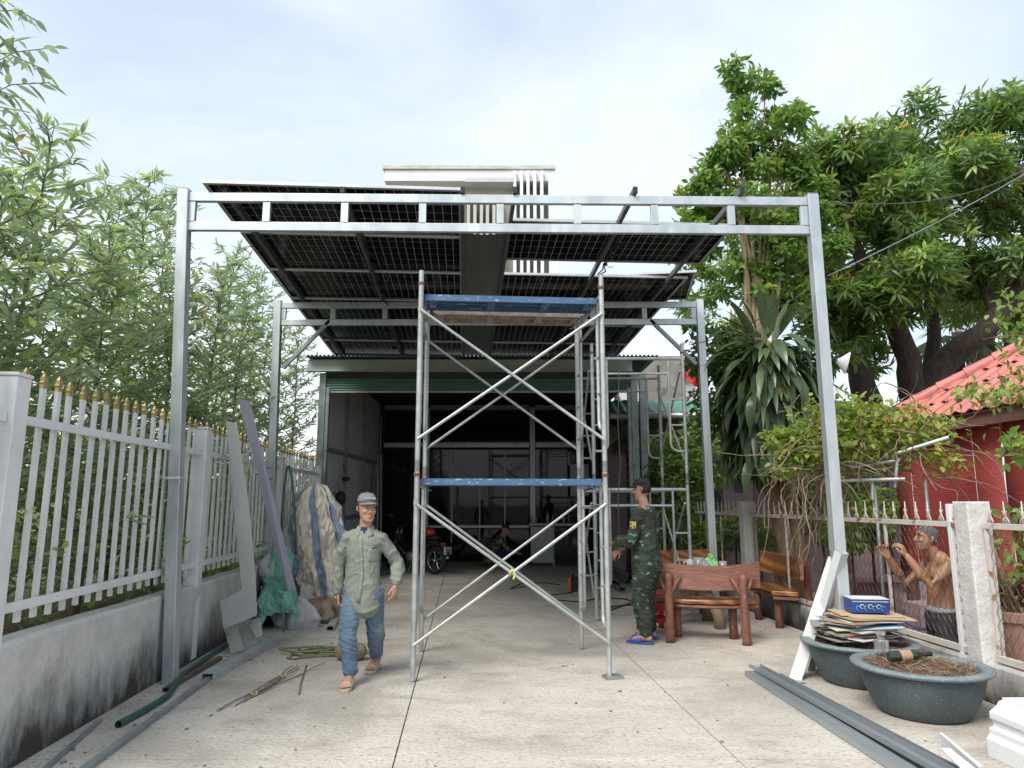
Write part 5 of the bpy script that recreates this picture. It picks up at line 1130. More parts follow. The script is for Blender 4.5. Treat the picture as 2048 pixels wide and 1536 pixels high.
# red plastic stools
M_stool = mat('red_plastic', (.50,.02,.05), (.42,.015,.04), sc=3, r=.3)
def stool(c, label, rz_=0):
    c = Vector(c); t = thing('plastic_stool', c, label, 'stool', 'red plastic stools'); m_ = Euler((0,0,rz_)).to_matrix()
    b = MB(); b.box(c+Vector((0,0,.435)), (.28,.28,.03), m_); b.build('seat', M_stool, t, bevel=.012)
    for x in (-1,1):
        for y_ in (-1,1):
            b = MB(); b.loft([[c+m_ @ Vector((x*(w_)+a, y_*(w_)+d_, z)) for a, d_ in ((-s_,-s_),(s_,-s_),(s_,s_),(-s_,s_))] for w_, z, s_ in ((.155,0,.025),(.115,.42,.035))]); b.build('leg', M_stool, t, bevel=.004)
    for z in (.14, .28):
        b = MB(); w_ = .14-.09*z*.5
        for k in range(4):
            p, q = [c+m_ @ Vector((math.cos(a)*w_*1.35, math.sin(a)*w_*1.35, z)) for a in (PI/4+k*PI/2, PI/4+(k+1)*PI/2)]; b.bar(p, q, .012, .05)
        b.build('stretcher', M_stool, t)
stool((1.72, 8.7, 0), 'red plastic stool half hidden behind the nearest bench', .3)

# ================================================================ red pavilion
pv = thing('pavilion', Y(7, 7.5, -.36), 'small pavilion with red bamboo blinds and a red tiled hip roof', 'pavilion')
M_blind = mat('red_bamboo_blind', (.46,.08,.075), (.37,.055,.055), sc=3, r=.65, stretch=(.4,.4,60), bu=.5, bs=2.2, spots=(.48,.13,.12), spot_sc=5, spot_th=.62)
M_tile = mat('red_roof_tile', (.60,.225,.195), (.51,.165,.145), sc=5, r=.5, spots=(.48,.20,.18), spot_sc=8, spot_th=.63); M_fascia = mat('brown_fascia', (.20,.10,.085), (.15,.075,.065), sc=4, r=.6); M_mortar = mat('pale_mortar', (.60,.48,.50), r=.9)
BS = 6.0; dA, dB = 9.85, 3.8
for i in range(3):
    d0_, d1_ = dA-.03-2.0*i, dA-2.0*(i+1); q = MB()
    q.grid(lambda u, v: Y(BS+.012*math.sin(v*7+i), d0_+(d1_-d0_)*u, .68+1.72*v), 6, 20); o = q.build('blind', M_blind, pv, smooth=True); md = o.modifiers.new('t', 'SOLIDIFY'); md.thickness = .012
    for f in (.2, .8):
        q = MB(); d = d0_+(d1_-d0_)*f; q.tube([Y(BS-.03, d, 2.4), Y(BS-.035, d, .66)], .004, 5); q.build('blind_cord', M_white, pv)
    q = MB(); q.tube([Y(BS-.005, d0_, .67), Y(BS-.005, d1_, .67)], .02, 8); q.build('blind_roll', M_blind, pv, smooth=True)
for s, d in ((BS+.08, dA-.05), (BS+.08, dB), (8.4, dA-.05)): 
    q = MB(); q.bar(Y(s, d, -.36), Y(s, d, 2.42), .12, .12, (0,1,0)); q.build('column', M_fascia, pv)
q = MB(); q.bar(Y(BS-.18, dA+.15, 2.44), Y(BS-.18, dB, 2.44), .04, .15); q.build('fascia', M_fascia, pv); q = MB(); q.bar(Y(BS-.16, dA+.17, 2.44), Y(8.7, dA+.17, 2.44), .04, .15); q.build('fascia', M_fascia, pv)
bx('inner_wall', pv, M_fascia, Y(BS+.1, dB, -.36), Y(BS+2.2, dA-.4, .62))
# tiled slope facing the fence: eave s=5.78 z=2.5, ridge s=7.2 z=3.5
es, ez, rs_, rz2 = 5.76, 2.53, 7.35, 3.63; slope = Vector((rs_-es, 0, rz2-ez)); SL = slope.length; su = slope.normalized(); tn = Vector((-su.z, 0, su.x))
tw_, tl_ = .24, .36; NC = 5
tq = MB()
def tilef(u, v):
    y_ = (u-.5)*tw_*1.12; return Vector((0, y_, 0))+su*(v*tl_*1.13)+tn*(.02*math.cos(u*2*PI)+.012*(1-v)+.012)
tq.grid(tilef, 8, 1); tq.grid(lambda u, v: tilef(u, v)-tn*.012, 8, 1); nb_ = 9
tq.add([tilef(k/8, 0) for k in range(9)]+[tilef(k/8, 0)-tn*.012 for k in range(9)], [(k, k+1, k+10, k+9) for k in range(8)]); tile_me = tq.mesh('roof_tile', M_tile, smooth=False)
for cN in range(NC):
    base_ = su*(SL*cN/NC); dmax = dA+.22-(rs_-es)*(cN/NC)*1.0
    d = dmax-.12
    while d > 5.6:
        p = Y(es, d, ez)+base_; inst(tile_me, 'roof_tile', pv, p, (random.uniform(-.01,.01), random.uniform(-.012,.012), .067)); d -= tw_
q = MB(); hc, hp_ = Y(es, dA+.22, ez), Y(rs_, dA+.22-(rs_-es), rz2); q.add([Y(es, dA+.2, ez-.02), Y(es, 4.0, ez-.02), Y(rs_, 4.0, rz2-.02), Y(rs_, dA+.2-(rs_-es), rz2-.02)], [(0,1,2,3)]); q.add([Y(es, dA+.2, ez-.02), Y(rs_, dA+.2-(rs_-es), rz2-.02), Y(rs_*2-es, dA+.2, ez-.02)], [(0,1,2)]); q.build('roof_deck', M_fascia, pv, fixn=False)
dirh = (hp_-hc); nh = 7
for i in range(nh):
    a = hc+dirh*(i/nh)+Vector((0,0,.035)); c = hc+dirh*((i+1.08)/nh)+Vector((0,0,.035)); q = MB(); q.tube([a, a.lerp(c,.12), c], [.092,.085,.07], 12); q.build('hip_tile', M_tile, pv, smooth=True, auto=40)
    q = MB(); a2, c2 = a+Vector((.10,-.09,-.02)), c+Vector((.10,-.09,-.02)); q.bar(a2, c2, .07, .03); q.build('mortar_bed', M_mortar, pv)
q = MB(); q.tube([hp_+Vector((0,0,.03)), Y(rs_, 4.0, rz2+.03)], .085, 12); q.build('ridge_cap', M_tile, pv, smooth=True)

# ================================================================ vine on a pipe frame
vn = thing('climbing_vine', Y(4.2, 8.0, .3), 'tangled vine with dry stems and yellow-green leaves over a pipe frame', 'vine')
b = MB(); rg = random.Random(3)
for i in range(200):
    if i < 140:
        x, y = rg.uniform(1600,1870), rg.uniform(840,960); p = at(x, y, rg.uniform(7.3,8.6)); v = Vector((rg.uniform(-1,1), rg.uniform(-.5,.5), rg.uniform(-.2,.35))).normalized()
    else:
        x, y = rg.uniform(1560,1700), rg.uniform(900,970); p = at(x, y, rg.uniform(7.8,8.9)); v = Vector((rg.uniform(-.6,.3), rg.uniform(-.3,.3), -.5)).normalized()
    pts = [p]; q = p.copy()
    for k in range(rg.randint(7,15)):
        v = (v+Vector((rg.uniform(-.5,.5), rg.uniform(-.4,.4), rg.uniform(-.5,.35) if i < 140 else rg.uniform(-.55,.1)))*.7).normalized(); q = q+v*.085; pts.append(q.copy())
        if q.z < .35: break
    if len(pts) > 2: b.tube(pts, [rg.uniform(.004,.011)*(1-.6*k/len(pts)) for k in range(len(pts))], 4, cap=False)
b.build('stems', M_dry, vn, smooth=True, fixn=False)['kind'] = 'stuff'
o = []
def vcl(x, y, d, rx, rz, n_):
    c = at(x, y, d)
    for _ in range(int(n_*1.7)):
        v = np.clip(RNG.normal(size=3), -1.6, 1.6)*np.array([rx, min(.3, rx), rz])*.5; p = np.array(c)+v; o.append((p, RNG.normal(size=3)+np.array([0,-.3,.1]), np.array([RNG.normal(0,.5), RNG.normal(0,.5)-.3, 1]), RNG.uniform(.05,.10), RNG.uniform(.035,.06)))
for a_ in ((1590,890,7.9,.33,.24,200),(1630,900,7.8,.4,.25,170),(1560,880,8.0,.22,.16,90),(1690,820,7.6,.45,.22,230),(1720,860,7.5,.5,.3,300),(1780,850,7.6,.5,.25,230),(1680,880,7.4,.3,.22,200),(1840,860,7.8,.45,.2,150),(1625,850,8.0,.25,.16,80),(1750,900,7.6,.5,.25,170),(1870,910,7.4,.2,.15,40),(1900,930,7.3,.15,.1,25),(1575,940,7.9,.22,.1,60)): vcl(*a_)
P, T, Nn, Ln, Wd = unpack(o); leafmesh('foliage', P, T, Nn, Ln, Wd, M_vine, vn, seg=3, curve=.2, fold=.2)
pf = thing('pipe_frame', Y(4.3, 7.7, .3), 'grey pipe frame carrying the vine in front of the red blinds', 'pipe frame')
for p, q_, r_ in ((at(1650,962,7.7), at(1810,958,7.3), .02), (at(1745,1000,7.5), at(1745,960,7.5), .02), (at(1700,935,7.6), at(1800,920,7.4), .018), (at(1790,908,7.4), at(1897,875,7.2), .022), (at(1795,915,7.4), at(1790,975,7.4), .018)):
    b = MB(); b.tube([p, q_], r_, 10); b.build('pipe', M_pipe, pf, smooth=True, auto=40)
for x in (1748, 1850): 
    p = at(x, 960, 7.5); b = MB(); b.tube([p, Vector((p.x, p.y, -.36))], .02, 8); b.build('upright', M_galvd, pf, smooth=True)
# leafy twigs entering from the right edge
for x, y, d, rx, rz, n_, lb in ((2000,790,6.6,.35,.10,150,'leafy branch hanging over the red roof from the right edge'), (2035,670,6.8,.16,.35,170,'bright leafy branch at the right edge above the red roof'), (2040,890,6.2,.16,.14,110,'leafy branch at the right edge in front of the blinds')):
    o = []; t = thing('overhanging_branch', at(2120, y, d), lb, 'branch'); vcl(x, y, d, rx*1.45, rz*1.45, n_*.7); P, T, Nn, Ln, Wd = unpack(o); T[:,2] -= .5; leafmesh('leaves', P, T, Nn, Ln*1.1, Wd, M_shrub, t, seg=3, curve=.25)
    b = MB(); b.tube([at(2140, y-30, d), at((x+2100)/2, y-12, d), at(x-40, y+8, d)], [.014,.010,.004], 6)
    for k in range(6): p = at(2110-k*(2110-x+40)/6, y-10+k*2, d); b.tube([p, p+Vector((RNG.normal()*.12, RNG.normal()*.12, RNG.normal()*.1))], [.006,.003], 4)
    b.build('twigs', M_barkt, t, smooth=True)
# potted plant at the right edge, garden table, hedge, big leaf plants
M_terra = mat('terracotta', (.42,.25,.19), (.34,.20,.15), sc=5, r=.8)
pp = Vector((at(2040,1300,6.2).x, 6.2, -.10)); t = thing('potted_plant', pp, 'terracotta pot with a leafy shrub at the right edge behind the mesh', 'potted plant')
b = MB(); b.lathe([(.0,.0),(.15,0),(.21,.62),(.235,.63),(.24,.70),(.205,.71),(.19,.66),(0,.65)], pp, 28); b.build('pot', M_terra, t, smooth=True, auto=40)
o = []; vcl(2045, 1130, 6.2, .26, .6, 170); P, T, Nn, Ln, Wd = unpack(o); leafmesh('foliage', P, T, Nn, Ln, Wd, M_shrub, t, seg=3, curve=.25)
b = MB()
for k in range(6): b.tube([pp+Vector((RNG.normal()*.04, RNG.normal()*.04, .65)), pp+Vector((RNG.normal()*.1, RNG.normal()*.1, 1.3))], [.009,.004], 5)
b.build('stems', M_barkt, t, smooth=True)
def hedge(name, blobs, n_, label, m=M_shrub, L_=.10, W_=.05):
    t = thing(name, at(blobs[0][0], 1100, blobs[0][2]), label, 'bush'); bl = []
    for x, y, d, rx, rz_ in blobs: p = at(x, y, d); bl.append((p.x, p.y, p.z, rx, rx*.7, rz_))
    blobs_crown(t, bl, n_, None, m, 5, L_, W_, droop=.3, shell=.3)
    b = MB()
    for x, y, d, rx, rz_ in blobs: p = at(x, y, d); b.tube([Vector((p.x, p.y, -.3)), p], [.03,.012], 6)
    b.build('stems', M_bark, t, smooth=True)
hedge('garden_bush', [(1330,920,13.2,.65,.5),(1390,930,13.0,.6,.55),(1350,980,13,.7,.5),(1300,950,13.4,.4,.5),(1400,870,13.3,.35,.3),(1340,1060,12.8,.6,.5)], 900, 'bushy green shrub behind the rear scaffold and the soldier', M_shrub, .12, .05)
hedge('garden_bush', [(1700,1060,9.6,.4,.3),(1740,1040,9.8,.3,.35),(1680,1030,10,.3,.3),(1770,1020,10,.25,.3)], 300, 'low leafy plants behind the mesh fence beside the right post', M_shrub, .12, .05)
hedge('garden_bush', [(1470,1060,12.2,.35,.35),(1520,1080,12.0,.3,.3),(1420,1080,12,.35,.3)], 260, 'dark low plants behind the far pillar', M_mango, .16, .05)
hedge('garden_bush', [(1640,1000,11.5,.5,.6),(1700,960,11.8,.5,.5),(1600,960,12.2,.4,.5)], 420, 'dark shrubs in the garden shade behind the vine', M_mango, .14, .06)
for i, (x, y) in enumerate(((1400,1090),(1425,1085),(1380,1095))):
    p = at(x, y, 10.9); t = thing('elephant_ear', Vector((p.x, p.y, 0)), ['large ribbed green leaf above the far bench, middle one of three','large ribbed green leaf above the far bench, right one of three','large ribbed green leaf above the far bench, left one of three'][i], 'plant'); leafmesh('leaf', [p], [(.3-.3*i,-.6,.5)], [(.1,-.6,1)], .34, .3, M_shrub, t, seg=6, curve=.3, fold=.2, peak=.35, rnd=np.array([.3])); b = MB(); b.tube([p, Vector((p.x, p.y, 0))], .012, 6); b.build('stalk', M_twig, t, smooth=True)
M_pinkc = mat('pink_painted_concrete', (.46,.33,.34), (.38,.27,.28), sc=4, r=.75)
gt = Vector((at(1735,1150,10.5).x, 10.5, -.36)); t = thing('garden_table', gt, 'pink concrete garden table with a slab top behind the mesh fence', 'table')
b = MB(); b.box(gt+Vector((0,0,.78)), (.95,.5,.07)); b.build('table_top', M_pinkc, t, bevel=.01)
for x in (-.32,.32): b = MB(); b.box(gt+Vector((x,0,.37)), (.14,.34,.74)); b.build('leg', M_pinkc, t, bevel=.01)
gt = Vector((at(1855,1200,7.6).x, 7.6, -.36)); b = MB(); b.box(gt+Vector((0,0,.42)), (.34,.3,.84)); tag(b.build('pink_plinth', M_pinkc, bevel=.01), 'pink concrete block in front of the bare-chested man', 'block')
b = MB(); b.tube([at(1808,1222,7.4), at(1806,1240,7.2), at(1830,1255,7.1), at(1870,1262,7.1)], .014, 8); tag(b.build('garden_hose', mat('blue_hose', (.08,.12,.32), r=.4), smooth=True), 'blue hose bending around the pink block behind the mesh', 'hose')
b = MB(); p = Vector((at(1715,1085,11).x, 11, -.36)); b.box(p+Vector((0,0,.6)), (.5,.5,1.2)); tag(b.build('pink_plinth', M_pinkc, bevel=.01), 'pink shrine pedestal behind the right carport post', 'block')

# ================================================================ neighbour house on the right, awning, flag
M_mauve = mat('mauve_wall', (.20,.15,.17), (.15,.115,.13), sc=1.5, r=.8); M_gcorr = mat('green_corrugated_plastic', (.10,.27,.19), (.07,.20,.14), sc=3, r=.5); M_cem = mat('bare_cement', (.34,.325,.305), (.22,.21,.20), sc=2.5, r=.95, bu=.3, spots=(.16,.155,.15), spot_sc=5, spot_th=.6)
nh_ = thing('side_house', (5, 16, 0), 'dark mauve house wall behind the garden with a green awning', 'house')
xa, xb = at(1212, 900, 15.2).x, at(1660, 900, 15.2).x
bx('wall', nh_, M_mauve, (xa, 15.2, -.36), (xb+1.6, 19, 3.55)); bx('doorway', nh_, M_dark, (at(1410,900,15.2).x, 15.1, -.36), (at(1450,900,15.2).x, 15.195, 2.2)); bx('wall_panel', nh_, M_mauve, (at(1440,900,15).x, 14.95, -.36), (at(1500,900,15).x, 15.09, 2.4)); bx('air_vent', nh_, M_dark, (at(1466,960,15).x, 14.93, 1.72), (at(1482,960,15).x, 14.949, 1.98))
aw = empty('awning', Vector((xa, 14, 3.3))); aw.parent = nh_; aw.location = Vector((xa,14,3.3))-ORG['side_house']
xs = at(1225, 800, 13.9).x; xe = at(1720, 800, 13.9).x; q = MB()
q.grid(lambda u, v: Vector((xs+(xe-xs)*u, 13.9+1.4*v, 3.28+.42*math.sin(v*PI/2)+.016*math.sin(u*(xe-xs)*2*PI/.19))), 420, 8); q.build('awning_sheet', M_gcorr, nh_, smooth=True)
q = MB(); q.tube([Vector((xs-.2,13.85,3.2)), Vector((xe,13.85,3.2))], .07, 12); q.build('gutter_pipe', M_corr, nh_, smooth=True)
b = MB(); p, q2 = at(1297,712,16.5), at(1362,712,16.5); b.box(Vector(((p.x+q2.x)/2, 17, 2.5)), (q2.x-p.x, 1, (p.z)*2-5)); tag(b.build('cement_block_wall', M_cem), 'bare grey cement wall left of the red flag', 'wall')
rr2 = thing('far_roof', (2.8, 18, 4.9), 'pale ribbed roof seen behind the rear carport post', 'roof'); q = MB(); p, q2 = at(1215,690,17.8), at(1400,690,17.8); q.grid(lambda u, v: Vector((p.x+(q2.x-p.x)*u, 17.8+2.5*v, p.z-.35+.42*math.sin(v*PI/2)+.02*math.sin(u*(q2.x-p.x)*2*PI/.2))), 220, 5); q.build('roof_sheet', M_white, rr2, smooth=True); bx('fascia', rr2, M_white, (p.x, 17.75, p.z-.75), (q2.x, 17.82, p.z-.36))
bx('gable_wall', rr2, M_white, (p.x+.2, 18.0, 0), (q2.x-.1, 18.2, p.z-.4))
M_flag = mat('red_flag_cloth', (.62,.02,.025), r=.7); fp = at(1366, 700, 12.6); fl = thing('flag', Vector((fp.x, 12.6, 0)), 'red flag with a yellow star beside the rear right carport post', 'flag')
b = MB(); b.tube([Vector((fp.x, 12.6, 0)), fp+Vector((0,0,.15))], .014, 8); b.build('pole', M_galvd, fl, smooth=True)
def flagf(u, v): return fp+Vector((.02+.26*u+.02*math.sin(v*3), .05*math.sin(u*6+v*2), -.02-.50*v-.16*u-.06*math.sin(u*3)))
b = MB(); b.grid(flagf, 14, 14); o = b.build('cloth', M_flag, fl, smooth=True)
b = MB(); vs = []
for k in range(10):
    a = PI/2+k*PI/5+.3; r_ = .30 if k % 2 == 0 else .12; q = flagf(.5+r_*math.cos(a)*.75, .42-r_*math.sin(a)*.5)+Vector((0,-.008,0)); vs.append(q)
c = flagf(.5,.42)+Vector((0,-.008,0)); b.add(vs+[c], [(k, (k+1) % 10, 10) for k in range(10)]); b.build('star', mat('yellow_star_cloth', (.80,.62,.05), r=.7), fl, fixn=False)
# lamp on the right carport post
lp = at(1672, 722, 6.9); t = thing('wall_lamp', lp, 'white conical lamp shade beside the right carport post', 'lamp'); b = MB(); lathe_axis(b, [(.02,0),(.03,.02),(.11,.10),(.115,.11),(.10,.105),(.0,.04)], lp, (1,-.35,-.3)); b.build('shade', M_white, t, smooth=True); b = MB(); b.tube([lp, lp+Vector((-.12,-.3,.0))], .012, 8); b.build('arm', M_galvd, t, smooth=True)
# ================================================================ people
M_skin = mat('tan_skin', (.47,.275,.19), (.41,.23,.155), sc=18, r=.5, bu=.08, bs=90); M_skin2 = mat('brown_skin', (.42,.235,.15), (.36,.19,.115), sc=7, r=.45, bu=.12, bs=60)
M_hair = mat('black_hair', (.015,.013,.012), r=.6, bu=.4, bs=160); M_ghair = mat('grey_hair', (.20,.20,.20), (.10,.10,.10), sc=50, r=.8, bu=.8, bs=220); M_eyeb = mat('dark_eye', (.02,.012,.01), r=.3); M_eyew = mat('eye_white', (.6,.56,.52), r=.3); M_lip = mat('lips', (.33,.13,.10), r=.5)
class Fig:
    """a figure drawn in its own metres: x to the picture's right, y away from the viewer, z up; placed at org"""
    def __init__(s, org, label, name='person'):
        s.o = Vector(org); s.t = thing(name, s.o, label, 'person'); s.mb = MB()
    def w(s, p): return s.o+Vector(p)
    def limb(s, pts, rad, mb=None, side=None, n=14): (mb or s.mb).limb([s.w(p) for p in pts], rad, n, side)
    def head(s, c, yaw, pitch=0, roll=0, sc=1.0, mb=None):
        """face looks to -y at yaw 0; yaw>0 turns it to the picture's right"""
        mb = mb or s.mb; m = (Matrix.Rotation(yaw, 3, 'Z') @ Matrix.Rotation(pitch, 3, 'X') @ Matrix.Rotation(roll, 3, 'Y')); c = s.w(c); s.hm, s.hc, s.hs = m, c, sc
        P = lambda x, y, z: c+m @ (Vector((x, y, z))*sc); s.P = P
        # (z, half width, front, back)
        prof = [(-.118,.022,-.070,-.030),(-.112,.040,-.084,-.005),(-.095,.052,-.088,.030),(-.07,.060,-.086,.055),(-.04,.068,-.084,.075),(-.01,.073,-.082,.088),(.02,.076,-.082,.096),(.05,.077,-.083,.098),(.075,.074,-.078,.094),(.095,.063,-.064,.080),(.110,.044,-.044,.056),(.117,.02,-.02,.03)]
        rings = []
        for z, hw, fr_, bk in prof:
            ring = []
            for k in range(20):
                a = 2*PI*k/20; ca, sa = math.cos(a), math.sin(a); yc = (fr_+bk)/2; hy = (bk-fr_)/2
                x = hw*(abs(ca)**.85)*(1 if ca > 0 else -1); y = yc+hy*(abs(sa)**.9)*(1 if sa > 0 else -1); ring.append(P(x, y, z))
            rings.append(ring)
        mb.loft(rings)
        mb.limb([P(0,-.078,.022), P(0,-.092,.0), P(0,-.106,-.022), P(0,-.098,-.034)], [.010*sc,.012*sc,.016*sc,.012*sc], 8)
        for sg in (-1, 1):
            mb.ball(P(sg*.013,-.094,-.030), .009*sc, 8, 6)
            mb.limb([P(sg*.010,-.083,.032), P(sg*.034,-.080,.037), P(sg*.058,-.064,.030)], [.007*sc]*3, 6)          # brow
            mb.ball(P(sg*.042,-.068,-.022), (.020*sc,.016*sc,.018*sc), 8, 6, m)                                       # cheek
            mb.limb([P(sg*.074,.012,.020), P(sg*.081,.024,.012), P(sg*.080,.024,-.010), P(sg*.073,.012,-.026)], [.008*sc,.012*sc,.010*sc,.006*sc], 8)  # ear
        mb.limb([P(-.020,-.084,-.062), P(0,-.092,-.058), P(.020,-.084,-.062)], [.006*sc,.008*sc,.006*sc], 6)
        mb.limb([P(-.018,-.083,-.074), P(0,-.090,-.075), P(.018,-.083,-.074)], [.006*sc,.009*sc,.006*sc], 6)
        mb.ball(P(0,-.074,-.104), (.020*sc,.016*sc,.014*sc), 8, 6, m)
    def face(s):
        P, m, sc = s.P, s.hm, s.hs
        for sg in (-1, 1):
            b = MB(); b.ball(P(sg*.034,-.0745,.012), (.0135*sc,.008*sc,.006*sc), 10, 6, m); b.build('eye', M_eyew, s.t, smooth=True)
            b = MB(); b.ball(P(sg*.034,-.0805,.012), (.0065*sc,.004*sc,.006*sc), 8, 6, m); b.build('iris', M_eyeb, s.t, smooth=True)
            b = MB(); b.limb([P(sg*.016,-.0855,.036), P(sg*.036,-.0845,.041), P(sg*.056,-.070,.034)], [.004*sc,.0045*sc,.0025*sc], 6); b.build('eyebrow', M_hair, s.t, smooth=True)
            b = MB(); b.limb([P(sg*.020,-.081,.0175), P(sg*.034,-.083,.0205), P(sg*.049,-.074,.016)], [.0022*sc]*3, 6); b.build('eyelid', M_hair, s.t, smooth=True)
        b = MB(); b.limb([P(-.021,-.0865,-.068), P(0,-.0975,-.067), P(.021,-.0865,-.068)], [.003*sc,.006*sc,.003*sc], 8, side=(0,1,0)); b.build('mouth', M_lip, s.t, smooth=True)
    def hand(s, wr, fd, pn, sg, curl=.5, mb=None, spread=.10, sc=1.0):
        """wr wrist, fd finger direction, pn palm normal (the way the palm faces), sg +1 if the thumb lies along fd x pn"""
        mb = mb or s.mb; f = Vector(fd).normalized(); n = Vector(pn); n = (n-f*n.dot(f)).normalized(); x = f.cross(n)*sg; W = s.w(wr)
        q = lambda a, c, d: W+(f*a+x*c+n*d)*sc
        mb.limb([q(-.02,0,0), q(.03,.002,0), q(.075,.003,0), q(.088,.002,.002)], [(.026*sc,.021*sc),(.036*sc,.017*sc),(.041*sc,.015*sc),(.036*sc,.012*sc)], 12, side=x)
        for k, (c, L_, st) in enumerate(((.033,.072,.088),(.011,.080,.092),(-.011,.074,.090),(-.032,.058,.082))):
            d = q(st-.012, c, 0); ang = 0; pts = [d]; dirx = x*((1.5-k)*spread)
            for seg, fr_ in enumerate((.45,.31,.24)):
                ang += curl*(.75,1.0,.6)[seg]; v = (f*math.cos(ang)+n*math.sin(ang)+dirx).normalized(); d = d+v*L_*fr_*sc*1.12; pts.append(d)
            mb.limb(pts, [.0098*sc,.0092*sc,.0086*sc,.0072*sc], 8)
        pts = [q(.012,.026,.004), q(.045,.052,.014), q(.073,.060,.024), q(.092,.052+.01*(1-curl),.034)]
        mb.limb(pts, [.015*sc,.0125*sc,.0105*sc,.008*sc], 8)
    def foot(s, ank, toe, mb=None, sc=1.0):
        mb = mb or s.mb; a, t = s.w(ank), s.w(toe); d = (t-a); d.z = 0; d.normalize(); z0 = t.z; x = Vector((-d.y, d.x, 0))
        q = lambda u, c, z: Vector((a.x, a.y, z0))+d*u*sc+x*c*sc+Vector((0,0,z*sc))
        mb.limb([q(-.055,0,.035), q(0,0,.045), q(.06,0,.042), q(.12,0,.030), q(.165,0,.022)], [(.028*sc,.03*sc),(.034*sc,.04*sc),(.038*sc,.034*sc),(.045*sc,.024*sc),(.043*sc,.016*sc)], 12, side=x)
        mb.limb([a, q(0,0,.05)], [.036*sc,.038*sc], 12)
        for k in range(5): mb.limb([q(.16,-.034+.017*k,.018), q(.20-.012*abs(k-1.0)*.8,-.036+.018*k,.013)], [.0095*sc,.008*sc], 8)
    def body(s, m, voxel=.0055):
        b = s.mb.build('body', m, s.t); remesh(b, voxel, 2, .4); return b
    def cloth(s, name, mb, m, voxel=.009, sm=3, fold=.010, fs=5.0, stretch=(1,1,.45), seed=0, parent=None):
        o = mb.build(name, m, parent or s.t); remesh(o, voxel, sm, .5)
        def fn(p):
            w_ = noise.noise(p*4.0+Vector((seed,0,1)))*.5; q = Vector((p.x*stretch[0]+w_*.25, p.y*stretch[1], p.z*stretch[2]+w_*.2+p.x*.5))*fs+Vector((seed,seed*2,0)); r_ = (1-abs(noise.noise(q))*3.0); r_ = max(0, r_)**1.6; r2 = noise.noise(q*.45+Vector((3,1,4))); r3 = max(0, 1-abs(noise.noise(q*1.9+Vector((5,2,8))))*3.2)
            return fold*(1.0*r_*(.55+r2)+.7*r2+.4*r3)-fold*.35
        wrinkle(o, fn); return o
def sandal(f, ank, toe, m, style='slide', sc=1.0, name='sandal'):
    a, t = f.w(ank), f.w(toe); d = (t-a); d.z = 0; d.normalize(); x = Vector((-d.y, d.x, 0)); z0 = t.z
    q = lambda u, c, z: Vector((a.x, a.y, z0))+d*u*sc+x*c*sc+Vector((0,0,z*sc))
    ro = empty(name, q(.06,0,-.02)); ro.parent = f.t; ro.location = ro.location-f.o
    out = [(-.085,.0),(-.075,.03),(-.03,.036),(.04,.034),(.11,.045),(.16,.047),(.205,.035),(.222,0)]; poly = [q(u,c,-.022) for u, c in out]+[q(u,-c,-.022) for u, c in out[::-1][1:-1]]
    b = MB(); b.prism(poly, (0,0,.024*sc)); b.build('sole', m, ro, bevel=.004)
    if style == 'slide': bands = [((.045,.165), 0)]
    else: bands = [((.06,.10), .06), ((.06,.10), -.06)]
    for (u0, u1), sk in bands:
        b = MB()
        def g_(u, v):
            a_ = PI*v; uu = u0+(u1-u0)*u+sk*(math.cos(a_)); hw = .050; return q(uu, hw*math.cos(a_), .0+(.062-.020*u)*math.sin(a_)**.7)
        b.grid(g_, 6, 14); o = b.build('strap', m, ro, smooth=True); md = o.modifiers.new('t', 'SOLIDIFY'); md.thickness = .006
def cap(f, m, mb2=None, backwards=False, up=.0, txt=None):
    P, hm, sc = f.P, f.hm, f.hs; ro = empty('cap', P(0,0,.08)); ro.parent = f.t; ro.location = ro.location-f.o
    b = MB(); rings = []
    for k in range(9):
        th = (PI/2)*k/8; z = .042+.082*math.sin(th); r_ = math.cos(th)**.65 if k < 8 else .05; rings.append([P(.085*r_*math.cos(2*PI*j/28), .008+.100*r_*math.sin(2*PI*j/28)*(1 if math.sin(2*PI*j/28) > 0 else .97), z+up) for j in range(28)])
    b.loft(rings, cap=False); o = b.build('crown', m, ro, smooth=True); md = o.modifiers.new('t', 'SOLIDIFY'); md.thickness = .004
    b = MB(); b.ball(P(0,.008,.126+up), .008*sc, 8, 6); b.build('button', m, ro, smooth=True)
    b = MB()
    def vis(u, v):
        a = (u-.5)*2.5; r0 = .094; y = -math.cos(a)*(r0+.072*v*max(0, math.cos(a*1.15))**.6); x = math.sin(a)*(.083+.004*v); return P(x, y+.008, .047-.012*v-.016*abs(math.sin(a))**2*(1) -.004*v*v+up)
    b.grid(vis, 20, 6); o = b.build('visor', m, ro, smooth=True); md = o.modifiers.new('t', 'SOLIDIFY'); md.thickness = .004
    return ro

